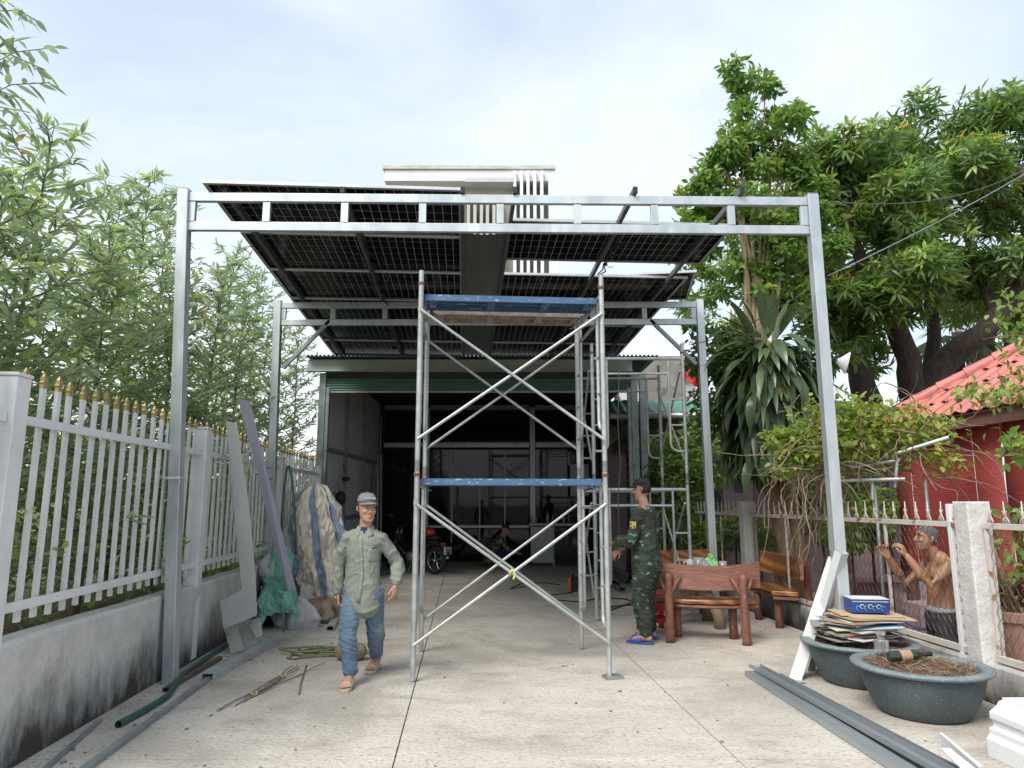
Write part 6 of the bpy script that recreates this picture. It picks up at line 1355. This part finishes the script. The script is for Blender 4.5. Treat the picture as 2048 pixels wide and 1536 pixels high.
# ---------------------------------------------------------------- walking man in a pale green shirt
M_shirt = mat('sage_shirt', (.245,.275,.23), (.205,.235,.195), sc=5, r=.85, bu=.12, bs=30, stretch=(1,1,.6)); M_navyt = mat('navy_tshirt', (.02,.025,.09), r=.9)
def jeans():
    return mat('faded_jeans', (.19,.26,.33), (.05,.09,.155), sc=3.4, r=.9, bu=.2, bs=170, th=(.25,.80), spots=(.36,.35,.30), spot_sc=5, spot_th=.56, spot_w=.2, stretch=(1,1,.6))
M_jean = jeans(); M_capg = mat('grey_cap_cloth', (.20,.20,.215), (.16,.16,.17), sc=12, r=.9); M_sand = mat('beige_rubber', (.52,.45,.34), (.44,.38,.28), sc=20, r=.7)
M1 = Fig((-1.325, 6.42, 0), 'man in a sage shirt, faded jeans and grey cap walking towards the camera')
f = M1; hp = .80
f.limb([(0,.0,.72),(0,.005,.82),(0,.01,.95),(0,.01,1.08),(0,.005,1.18),(0,.01,1.25)], [(.10,.07),(.11,.08),(.11,.08),(.12,.085),(.12,.08),(.085,.06)], side=(1,0,0))
f.limb([(0,.02,1.22),(0.005,.01,1.29),(.012,-.005,1.37)], [(.075,.06),(.056,.056),(.054,.056)])
f.head((.018,-.015,1.455), R(33), R(3), 0, 1.0)
for sg, sh, el, wr in ((-1, (-.155,.01,1.20), (-.232,.06,.95), (-.222,.05,.705)), (1, (.155,.01,1.20), (.285,.07,.975), (.298,.0,.785))):
    f.limb([(sg*.10,.01,1.22), sh, Vector(sh).lerp(Vector(el),.5), el, Vector(el).lerp(Vector(wr),.35), wr], [.040,.040,.038,.036,.038,.029])
f.hand((-.222,.05,.70), (.10,-.02,-1), (1,.15,0), -1, .75, sc=.98); f.hand((.298,.0,.782), (-.05,-.12,-1), (-.75,.5,.1), -1, .55, sc=.98)
legs = [((-.085,.0,.77), (-.088,-.15,.435), (-.03,-.245,.10), (-.028,-.40,.024)), ((.085,.01,.77), (.115,.06,.43), (.075,.345,.115), (.06,.22,.030))]
for h_, k_, a_, t_ in legs:
    f.limb([h_, Vector(h_).lerp(Vector(k_),.5), k_, Vector(k_).lerp(Vector(a_),.35), a_], [(.055,.055),(.055,.06),(.05,.055),(.05,.054),(.036,.04)])
    f.foot(a_, t_, sc=.98)
f.body(M_skin); f.face()
b = MB()
f.limb([(.0,.012,.575),(.0,.012,.62),(0,.012,.72),(0,.012,.84),(0,.012,.98),(0,.01,1.10),(0,.008,1.19),(0,.012,1.245),(.0,.012,1.275)], [(.170,.166),(.176,.168),(.170,.160),(.157,.136),(.150,.120),(.157,.118),(.152,.108),(.110,.085),(.068,.068)], b, side=(1,0,0), n=24)
for sg, sh, el, wr in ((-1, (-.152,.01,1.195), (-.232,.06,.95), (-.222,.05,.715)), (1, (.152,.01,1.195), (.285,.07,.975), (.298,.0,.80))):
    f.limb([(sg*.08,.01,1.225), sh, Vector(sh).lerp(Vector(el),.4), Vector(sh).lerp(Vector(el),.75), el, Vector(el).lerp(Vector(wr),.4), Vector(el).lerp(Vector(wr),.8), wr], [.058,.066,.062,.060,.057,.056,.052,.045], b, n=16)
sh_ = f.cloth('shirt', b, M_shirt, .007, 2, .017, 9.5, (1,.8,.8), 2)
# collar, placket, pocket, buttons
def colr(sg):
    b = MB()
    def g_(u, v): a = sg*(.42+u*2.45); r_ = .060+.036*v; return f.w((.006+math.sin(a)*r_*1.1, .010-math.cos(a)*r_*1.0-.010*v, 1.302-.050*v-.050*(1-u)**2*v+.018*u))
    b.grid(g_, 12, 4); o = b.build('collar', M_shirt, f.t, smooth=True); md = o.modifiers.new('t', 'SOLIDIFY'); md.thickness = .004
colr(-1); colr(1)
def onshirt(x, z, lift=.006):
    dg = bpy.context.evaluated_depsgraph_get(); org_ = f.w((x, -1.2, z))-f.o; ok, co, nn, ix = sh_.ray_cast(org_, Vector((0,1,0))); return (co+f.o+nn*lift) if ok else f.w((x,-.14,z))
bpy.context.view_layer.update()
b = MB(); pts = [onshirt(.0+.012*math.sin(z*9), z, .003) for z in [.66+.05*i for i in range(12)]]; b.loft([[p+Vector((-.016,0,0)), p+Vector((-.015,-.004,0)), p+Vector((.015,-.004,0)), p+Vector((.016,0,0))] for p in pts]); b.build('placket', M_shirt, f.t, smooth=True)
M_btn = mat('pale_button', (.62,.62,.58), r=.3)
for z in (.78, .90, 1.02, 1.13, 1.21): b = MB(); b.ball(onshirt(.002+.012*math.sin(z*9), z, .007), (.0065,.004,.0065), 8, 6); b.build('button', M_btn, f.t, smooth=True)
b = MB(); b.grid(lambda u, v: onshirt(.055+.09*u, 1.005+.105*v-.012*(1-abs(2*u-1))*(1-v), .004), 8, 8); o = b.build('pocket', M_shirt, f.t, smooth=True); md = o.modifiers.new('t', 'SOLIDIFY'); md.thickness = .003
b = MB(); b.limb([onshirt(.09, 1.112, .006), onshirt(.12, 1.114, .006)], [.006,.005], 6); b.build('pen_clip', M_black, f.t, smooth=True)
b = MB(); f.limb([(0,.012,.575),(0,.012,.66),(0,.012,.74)], [(.160,.126),(.158,.124),(.14,.11)], b, side=(1,0,0), n=20); f.limb([(0,.015,1.18),(0,.012,1.25),(0,.010,1.285)], [(.11,.09),(.085,.078),(.066,.068)], b, side=(1,0,0)); f.cloth('tshirt', b, M_navyt, .010, 2, .004, 5)
b = MB()
for h_, k_, a_, t_ in legs:
    an = Vector(a_)+Vector((0,0,.01)); f.limb([(0,.012,.80) if False else Vector(h_)+Vector((0,0,.0)), Vector(h_)-Vector((0,0,.09)), Vector(h_).lerp(Vector(k_),.5), k_, Vector(k_).lerp(an,.3), Vector(k_).lerp(an,.7), an], [(.088,.09),(.092,.097),(.090,.095),(.077,.08),(.074,.078),(.066,.07),(.060,.064)], b, n=16)
f.limb([(0,.012,.66),(0,.012,.74),(0,.012,.84)], [(.13,.10),(.14,.105),(.13,.10)], b, side=(1,0,0), n=18); f.cloth('jeans', b, M_jean, .007, 2, .014, 11, (.8,.8,1.5), 7)
for h_, k_, a_, t_ in legs: sandal(f, a_, t_, M_sand, 'slide', 1.0)
cr = cap(f, M_capg, up=.020)
b = MB()
for k in range(7):
    a = -.62+.2*k; p, q2 = f.P(math.sin(a)*.079, .008-math.cos(a)*.097, .088), f.P(math.sin(a)*.077, .008-math.cos(a)*.094, .106)
    b.bar(p, q2, .007, .012 if k % 3 else .02, (0,1,0))
b.build('embroidery', M_btn, cr)
b = MB(); f.mb = b
b.loft([[f.P(.080*math.cos(a)*s_, .012+.098*max(-.15, math.sin(a))*s_, z) for a in [2*PI*k/24 for k in range(24)]] for z, s_ in ((-.045,.86),(-.02,.97),(.02,1.01),(.05,1.01))]); b.build('hair', M_hair, f.t, smooth=True)

# ---------------------------------------------------------------- man in camouflage, back half turned
def camo():
    mt = mat('dark_camouflage', (.04,.065,.045), (.030,.030,.026), sc=8, r=.9, bu=.15, bs=160, th=(.44,.52), spots=(.15,.24,.19), spot_sc=13, spot_th=.62, spot_w=.02, stretch=(1,1,1.5)); return mt
M_camo = camo(); M_capb = mat('black_cap_cloth', (.022,.023,.028), r=.9); M_bsl = mat('blue_rubber', (.05,.13,.44), (.035,.10,.34), sc=20, r=.6)
f = Fig((1.50, 8.02, 0), 'man in dark camouflage uniform and black cap, back turned, adjusting his sleeve')
FW = Vector((-.82, .57, 0)); SDv = Vector((.57, .82, 0))            # where he faces; SDv = to his right hand side
def L2(fw, sd, z): p = FW*fw+SDv*sd; return (p.x, p.y, z)
f.limb([L2(0,0,.80),L2(0,0,.92),L2(.01,0,1.05),L2(.01,0,1.2),L2(0,0,1.36),L2(-.01,0,1.44)], [(.16,.11),(.155,.11),(.14,.10),(.155,.11),(.16,.10),(.10,.07)], side=SDv)
f.limb([L2(-.01,0,1.42),L2(.01,0,1.48),L2(.03,0,1.56)], [(.07,.06),(.056,.056),(.056,.058)])
f.head((FW*.035)+Vector((0,0,1.655)), math.atan2(FW.x, -FW.y)+R(8), R(8), 0, 1.0)
arms = [(-1, L2(.0,-.19,1.38), L2(.06,-.25,1.10), L2(.33,-.10,1.06)), (1, L2(.0,.19,1.38), L2(.10,.23,1.10), L2(.34,.06,.99))]
for sg, sh, el, wr in arms: f.limb([L2(0,sg*.10,1.40), sh, Vector(sh).lerp(Vector(el),.5), el, Vector(el).lerp(Vector(wr),.35), wr], [.045,.045,.042,.038,.040,.031])
f.hand(L2(.335,-.095,1.06), FW*.4+SDv*.9, Vector((0,0,-1)), 1, .9); f.hand(L2(.345,.05,.985), FW*.75+Vector((-.2,-.2,-.7)), Vector((.3,.5,-.4)), 1, .35)
legs = [(L2(0,-.09,.85), L2(.03,-.11,.48), L2(-.02,-.12,.10), L2(.14,-.15,.026)), (L2(0,.09,.85), L2(.08,.12,.48), L2(.05,.16,.10), L2(.21,.14,.026))]
for h_, k_, a_, t_ in legs:
    f.limb([h_, Vector(h_).lerp(Vector(k_),.5), k_, Vector(k_).lerp(Vector(a_),.35), a_], [.065,.062,.052,.052,.038]); f.foot(a_, t_)
f.body(M_skin)
b = MB(); f.limb([L2(0,0,.80),L2(0,0,.84),L2(0,0,.95),L2(0,0,1.1),L2(.0,0,1.24),L2(-.005,0,1.36),L2(-.008,0,1.42),L2(.0,0,1.46)], [(.205,.165),(.205,.165),(.188,.148),(.172,.132),(.188,.132),(.185,.118),(.125,.09),(.075,.07)], b, side=SDv, n=24)
for sg, sh, el, wr in arms: f.limb([L2(0,sg*.08,1.40), sh, Vector(sh).lerp(Vector(el),.5), el, Vector(el).lerp(Vector(wr),.4), Vector(el).lerp(Vector(wr),.8)], [.066,.078,.072,.066,.063,.054], b, n=16)
sh2 = f.cloth('jacket', b, M_camo, .008, 2, .017, 9, (1,1,.8), 4)
b = MB(); 
for h_, k_, a_, t_ in legs:
    an = Vector(a_)+Vector((0,0,.005)); f.limb([Vector(h_)+Vector((0,0,.05)), Vector(h_)-Vector((0,0,.05)), Vector(h_).lerp(Vector(k_),.5), k_, Vector(k_).lerp(an,.4), Vector(k_).lerp(an,.8), an], [.115,.115,.105,.092,.092,.082,.060], b, n=16)
f.limb([L2(0,0,.74),L2(0,0,.84),L2(0,0,.92)], [(.15,.12),(.165,.125),(.15,.115)], b, side=SDv, n=18); f.cloth('trousers', b, M_camo, .008, 2, .018, 10, (.8,.8,1.4), 9)
b = MB(); pk_ = Vector(legs[0][0]).lerp(Vector(legs[0][1]), .55)-SDv*.095; b.box(f.w(pk_), (.13,.03,.17), Matrix((FW, SDv, Vector((0,0,1)))).transposed()); b.build('thigh_pocket', M_camo, f.t, bevel=.012)
b = MB(); q = lambda u, v, d=0: f.w(Vector(L2(.02,-.285,1.26))+FW*u*.035-SDv*d+Vector((0,0,v*.045))); b.add([q(-1,1), q(1,1), q(1,-.4), q(0,-1.2), q(-1,-.4)], [(0,1,2,3,4)]); o = b.build('sleeve_patch', mat('yellow_patch', (.55,.47,.10), (.05,.05,.03), sc=40, r=.8, th=(.45,.5)), f.t); md = o.modifiers.new('t', 'SOLIDIFY'); md.thickness = .006
for h_, k_, a_, t_ in legs: sandal(f, a_, t_, M_bsl, 'slide', 1.0)
cap(f, M_capb, up=.004); b = MB(); b.loft([[f.P(.079*math.cos(a)*s_, .014+.098*max(-.1, math.sin(a))*s_, z) for a in [2*PI*k/24 for k in range(24)]] for z, s_ in ((-.05,.80),(-.02,.96),(.02,1.0),(.05,1.01))]); b.build('hair', M_hair, f.t, smooth=True)

# ---------------------------------------------------------------- bare-chested man behind the mesh fence, in profile
f = Fig((3.99, 6.75, -.36), 'bare-chested grey-haired man behind the mesh fence raising his hands')
FW = Vector((-.93, .10, 0)).normalized(); SDv = Vector((.10, .93, 0)).normalized()
f.limb([L2(.02,0,.78),L2(.01,0,.90),L2(.0,0,1.02),L2(-.02,0,1.14),L2(-.03,0,1.26),L2(-.02,0,1.34),L2(-.0,0,1.38)], [(.155,.11),(.15,.105),(.15,.10),(.165,.11),(.18,.115),(.14,.085),(.08,.07)], side=SDv)
for sg in (-1, 1): f.limb([L2(-.075,sg*.09,1.27), L2(-.085,sg*.10,1.18), L2(-.06,sg*.08,1.05)], [.05,.055,.04]); f.limb([L2(.055,sg*.07,1.24), L2(.07,sg*.08,1.19)], [.05,.045])
f.limb([L2(-.01,0,1.33),L2(.03,0,1.40),L2(.06,0,1.47)], [(.07,.062),(.056,.058),(.055,.058)])
f.head((FW*.08)+Vector((0,0,1.535)), math.atan2(FW.x, -FW.y), R(-6), 0, 1.0)
arms = [(-1, L2(.0,-.20,1.29), L2(.20,-.26,1.13), L2(.36,-.22,1.39)), (1, L2(.0,.20,1.29), L2(.22,.20,1.10), L2(.40,.10,1.36))]
for sg, sh, el, wr in arms: f.limb([L2(0,sg*.11,1.31), sh, Vector(sh).lerp(Vector(el),.5), el, Vector(el).lerp(Vector(wr),.35), wr], [.058,.062,.048,.042,.043,.029])
f.hand(L2(.365,-.215,1.395), FW*.35+Vector((0,0,1)), FW*.6+SDv*.5, 1, .8); f.hand(L2(.405,.09,1.365), FW*.3+Vector((0,0,1)), FW*.5-SDv*.6, -1, .8)
legs = [(L2(.0,-.09,.80), L2(.03,-.10,.45), L2(-.01,-.10,.09), L2(.15,-.12,.02)), (L2(.0,.09,.80), L2(.03,.10,.45), L2(-.01,.10,.09), L2(.15,.12,.02))]
for h_, k_, a_, t_ in legs: f.limb([h_, Vector(h_).lerp(Vector(k_),.5), k_, Vector(k_).lerp(Vector(a_),.35), a_], [.085,.075,.056,.056,.036]); f.foot(a_, t_)
f.body(M_skin2); f.face()
b = MB()
for h_, k_, a_, t_ in legs: f.limb([Vector(h_)+Vector((0,0,.03)), Vector(h_)-Vector((0,0,.08)), Vector(h_).lerp(Vector(k_),.5), k_, Vector(k_).lerp(Vector(a_),.5), a_], [.11,.112,.10,.085,.075,.06], b, n=16)
f.limb([L2(.01,0,.72),L2(.01,0,.82),L2(.01,0,.895)], [(.15,.12),(.168,.128),(.158,.118)], b, side=SDv, n=18); f.cloth('trousers', b, mat('dark_trousers', (.035,.037,.045), (.025,.026,.032), r=.9), .009, 3, .012, 6, (1,1,1), 3)
b = MB(); f.limb([L2(.01,0,.885),L2(.01,0,.905)], [(.163,.122),(.160,.12)], b, side=SDv, n=24); b.build('waistband', mat('pale_waistband', (.45,.45,.47), r=.9), f.t, smooth=True)
b = MB(); rings = []
for z, s_, fr_ in ((-.045,.93,.0),(-.02,1.0,-.1),(.02,1.03,-.35),(.05,1.04,-.75),(.075,1.03,-.95),(.097,.86,-.9),(.113,.55,-.8),(.121,.2,-.5)): rings.append([f.P(.078*math.cos(a)*s_, .010+.092*max(fr_, math.sin(a))*s_, z) for a in [2*PI*k/28 for k in range(28)]])
b.loft(rings); o = b.build('hair', M_ghair, f.t, smooth=True)
# ================================================================ inside the shed
M_tyre = mat('tyre_rubber', (.022,.022,.022), r=.8); M_bike = mat('dark_bike_plastic', (.03,.022,.025), r=.25, coat=.6); M_chr = mat('chrome', (.55,.56,.57), r=.2, m=.9); M_redl = mat('red_lens', (.5,.02,.02), r=.2, coat=.5); M_plate = mat('number_plate', (.55,.54,.50), r=.6)
bo_ = Vector((at(858,1140,15.4).x-.35, 15.6, 0)); hd = Vector((-.80, .60, 0)); sdv = Vector((.60, .80, 0))
def B(u, c, z): return bo_+hd*u+sdv*c+Vector((0,0,z))
bk = thing('motorbike', bo_, 'dark motorbike with a number plate parked inside the shed left of the scaffold', 'motorbike')
for u, nm in ((-.62,'rear_wheel'), (.62,'front_wheel')):
    we = empty(nm, B(u,0,.29)); we.parent = bk; we.location = we.location-bo_
    ring = lambda r_, n_=28: [B(u,0,.29)+hd*math.cos(2*PI*k/n_)*r_+Vector((0,0,math.sin(2*PI*k/n_)*r_)) for k in range(n_+1)]
    b = MB(); b.tube(ring(.25), .04, 10, cap=False); b.build('tyre', M_tyre, we, smooth=True); b = MB(); b.tube(ring(.205), .014, 8, cap=False); b.build('rim', M_chr, we, smooth=True)
    for k in range(9): a = 2*PI*k/9; b = MB(); b.tube([B(u,.02*(-1)**k,.29), B(u,0,.29)+hd*math.cos(a)*.2+Vector((0,0,math.sin(a)*.2))], .004, 4); b.build('spoke', M_chr, we)
    b = MB(); b.tube([B(u,-.06,.29), B(u,.06,.29)], .04, 10); b.build('hub', M_chr, we, smooth=True)
b = MB(); b.limb([B(-.78,0,.62), B(-.55,0,.66), B(-.2,0,.58), B(.05,0,.45), B(.2,0,.45)], [(.06,.03),(.10,.08),(.11,.12),(.09,.12),(.06,.06)], 12, side=sdv); b.limb([B(.18,0,.40), B(.42,0,.62), B(.52,0,.86)], [(.14,.05),(.17,.06),(.08,.06)], 12, side=sdv); o = b.build('body_shell', M_bike, bk); remesh(o, .018, 3)
b = MB(); b.limb([B(-.72,0,.76), B(-.45,0,.76), B(-.15,0,.72), B(.05,0,.70)], [(.09,.035),(.12,.045),(.12,.045),(.08,.03)], 12, side=sdv); b.build('seat', M_black, bk, smooth=True)
b = MB(); b.tube([B(.62,-.09,.29), B(.52,-.07,.7), B(.45,-.05,.95)], .02, 8); b.tube([B(.62,.09,.29), B(.52,.07,.7), B(.45,.05,.95)], .02, 8); b.build('fork', M_chr, bk, smooth=True)
b = MB(); b.tube([B(.34,-.34,1.02), B(.42,-.15,1.0), B(.45,0,.98), B(.42,.15,1.0), B(.34,.34,1.02)], .014, 8); b.build('handlebar', M_black, bk, smooth=True)
for sg in (-1, 1): b = MB(); b.tube([B(.38,sg*.26,1.02), B(.40,sg*.32,1.2)], .006, 6); b.ball(B(.40,sg*.33,1.22), (.06,.02,.04), 10, 8); b.build('mirror', M_black, bk, smooth=True)
b = MB(); b.box(B(-.97,0,.50), (.04,.20,.15), Matrix((hd, sdv, Vector((0,0,1)))).transposed()); b.build('number_plate', M_plate, bk, bevel=.004)
for i, ch_ in enumerate((-.06,-.03,0,.03,.06)):
    for z in (.525, .475): b = MB(); b.box(B(-.992,ch_,z), (.003,.016 if i != 2 else .006,.04), Matrix((hd, sdv, Vector((0,0,1)))).transposed()); b.build('plate_character', M_black, bk)
b = MB(); b.limb([B(-.86,-.06,.63), B(-.86,.06,.63)], [.035,.035], 8); b.build('tail_light', M_redl, bk, smooth=True)
b = MB(); b.tube([B(-.95,0,.42), B(-.92,0,.56), B(-.75,0,.62)], [.06,.07,.06], 8); b.build('mudguard', M_bike, bk, smooth=True)
b = MB(); b.tube([B(-.1,.14,.28), B(-.5,.16,.3), B(-.85,.17,.36)], [.02,.04,.045], 10); b.build('exhaust', M_chr, bk, smooth=True)
b = MB(); b.ball(B(0,0,.34), (.2,.14,.13), 12, 8); b.tube([B(-.05,-.05,.3), B(-.02,-.22,.02)], .012, 6); b.build('engine', M_galvd, bk, smooth=True)
hl_ = B(-.45,0,.86); b = MB(); b.ball(hl_, (.13,.15,.12), 16, 12); b.v = [(p[0], p[1], max(p[2], hl_.z-.05)) for p in b.v]; tag(b.build('helmet', M_redl, smooth=True), 'glossy red helmet on the seat of the dark motorbike', 'helmet')
# crouching person in a plaid shirt
f = Fig((at(985,1100,16.6).x, 16.6, 0), 'person in a plaid shirt crouching in the dark at the back of the shed')
FW = Vector((1, .2, 0)).normalized(); SDv = Vector((.2, -1, 0)).normalized()
f.limb([L2(-.05,0,.22),L2(-.02,0,.38),L2(.10,0,.56),L2(.20,0,.70)], [(.15,.12),(.15,.12),(.16,.12),(.10,.08)], side=SDv); f.limb([L2(.18,0,.68),L2(.25,0,.78)], [.06,.055]); f.head(FW*.30+Vector((0,0,.87)), math.atan2(FW.x,-FW.y), R(15), 0)
for sg in (-1,1):
    f.limb([L2(-.02,sg*.1,.25), L2(.36,sg*.16,.48)], [.085,.065]); f.limb([L2(.36,sg*.16,.46), L2(.12,sg*.14,.08)], [.06,.04]); f.foot(L2(.12,sg*.14,.08), L2(.28,sg*.15,.02)); f.limb([L2(.16,sg*.18,.64), L2(.32,sg*.22,.42), L2(.55,sg*.12,.34)], [.055,.045,.03]); f.hand(L2(.55,sg*.12,.34), FW, Vector((0,0,-1)), sg, .5)
f.body(M_skin, .008)
def plaid():
    mt = mat('plaid_shirt', (.10,.10,.045), r=.9); t = mt.node_tree; N = t.nodes; K_ = t.links.new; g_ = N.new('ShaderNodeNewGeometry'); ck = N.new('ShaderNodeTexChecker'); ck.inputs['Scale'].default_value = 14; ck.inputs['Color1'].default_value = (.22,.20,.09,1); ck.inputs['Color2'].default_value = (.03,.03,.02,1); K_(g_.outputs['Position'], ck.inputs['Vector']); K_(ck.outputs['Color'], N['Principled BSDF'].inputs['Base Color']); return mt
b = MB(); f.limb([L2(-.08,0,.18),L2(-.04,0,.38),L2(.10,0,.57),L2(.20,0,.70)], [(.19,.15),(.18,.15),(.19,.14),(.11,.09)], b, side=SDv, n=20)
for sg in (-1,1): f.limb([L2(.14,sg*.1,.66), L2(.18,sg*.18,.62), L2(.33,sg*.22,.43), L2(.48,sg*.15,.36)], [.07,.07,.06,.05], b)
f.cloth('shirt', b, plaid(), .012, 2, .010, 8)
b = MB()
for sg in (-1,1): f.limb([L2(-.04,sg*.09,.22), L2(.36,sg*.16,.48)], [.10,.078], b); f.limb([L2(.36,sg*.16,.47), L2(.12,sg*.14,.10)], [.075,.055], b)
f.cloth('trousers', b, M_navyt, .012, 2, .008, 8); cap(f, M_capb)
# cabinet and counter on the right
cb = Vector((at(1105,1108,17.3).x, 17.4, 0)); cbn = thing('cabinet', cb, 'white counter cabinet with a dark glass case at the back right of the shed', 'cabinet')
M_cab = mat('white_laminate', (.52,.53,.54), r=.4)
bx('door_panel', cbn, M_cab, cb+Vector((-.52,-.2,.08)), cb+Vector((.0,.2,.92)), .004); bx('glass_case', cbn, M_pane, cb+Vector((.04,-.2,.08)), cb+Vector((.62,.2,.92)), .004); bx('case_frame', cbn, M_galvd, cb+Vector((.0,-.21,.0)), cb+Vector((.04,.2,1.0))); bx('counter_top', cbn, M_cab, cb+Vector((-.56,-.24,.94)), cb+Vector((.66,.24,1.0)), .004); bx('kick_board', cbn, M_black, cb+Vector((-.5,-.18,.0)), cb+Vector((.6,.18,.078)))
rg = random.Random(9)
for i in range(9):
    x = -.5+.13*i; h_ = rg.uniform(.12,.3); b = MB(); p = cb+Vector((x,rg.uniform(-.1,.1),1.0)); b.lathe([(.0,0),(.03,0),(.032,h_*.6),(.012,h_*.8),(.012,h_),(0,h_)], p, 12)
    tag(b.build('bottle', [M_cab, M_galvd, M_bluebox][i % 3], smooth=True), '%s on the counter cabinet, %s from the left' % (['white bottle','grey bottle','blue bottle'][i % 3], ORDS[i]), 'bottle', 'bottles on the counter')
bx_ = MB(); p = Vector((at(1165,930,17.8).x, 17.9, 2.05)); bx_.box(p, (.62,.12,.8)); tag(bx_.build('switchboard', M_cab, bevel=.006), 'pale electrical box on the back wall right of the posts', 'box')
# covered table, wall things, leaning tubes on the left
o = drape('covered_table', Vector((at(712,1060,14.6).x, 14.6, 0)), [(0,.5),(.3,.5),(.75,.48),(.86,.46),(.90,.2),(.91,.01)], .08, 12.1, mat('grey_cover', (.16,.165,.18), r=.8), 60, 20, squash=(.9,.8)); tag(o, 'grey covered table behind the walking man', 'table')
for i, (x, y, d, lb) in enumerate(((681,996,13.9,'black helmet hanging on the left shed wall'), (692,958,14.3,'dark lamp on the upper left shed wall'))):
    b = MB(); p = at(x, y, d); b.ball(p, (.10,.12,.14) if i == 0 else (.09,.09,.05), 14, 10); b.tube([p+Vector((0,0,.1)), p+Vector((-.08,0,.3))], .008, 6); tag(b.build('hanging_helmet' if i == 0 else 'wall_lamp', M_black, smooth=True), lb, 'helmet' if i == 0 else 'lamp')
for i, (x0, x1) in enumerate(((742,752),(758,756),(765,763))):
    b = MB(); a = at(x0, 1000, 16.8); a.z = 0; b.bar(a+Vector((.0,0,.0)), at(x1, 930 if i == 0 else 910, 17.6), .03, .05); tag(b.build('steel_tube', M_pipe), ['leftmost pale tube leaning at the back of the shed','middle pale tube leaning at the back of the shed','rightmost pale tube leaning at the back of the shed'][i], 'steel tube', 'tubes leaning at the back of the shed')
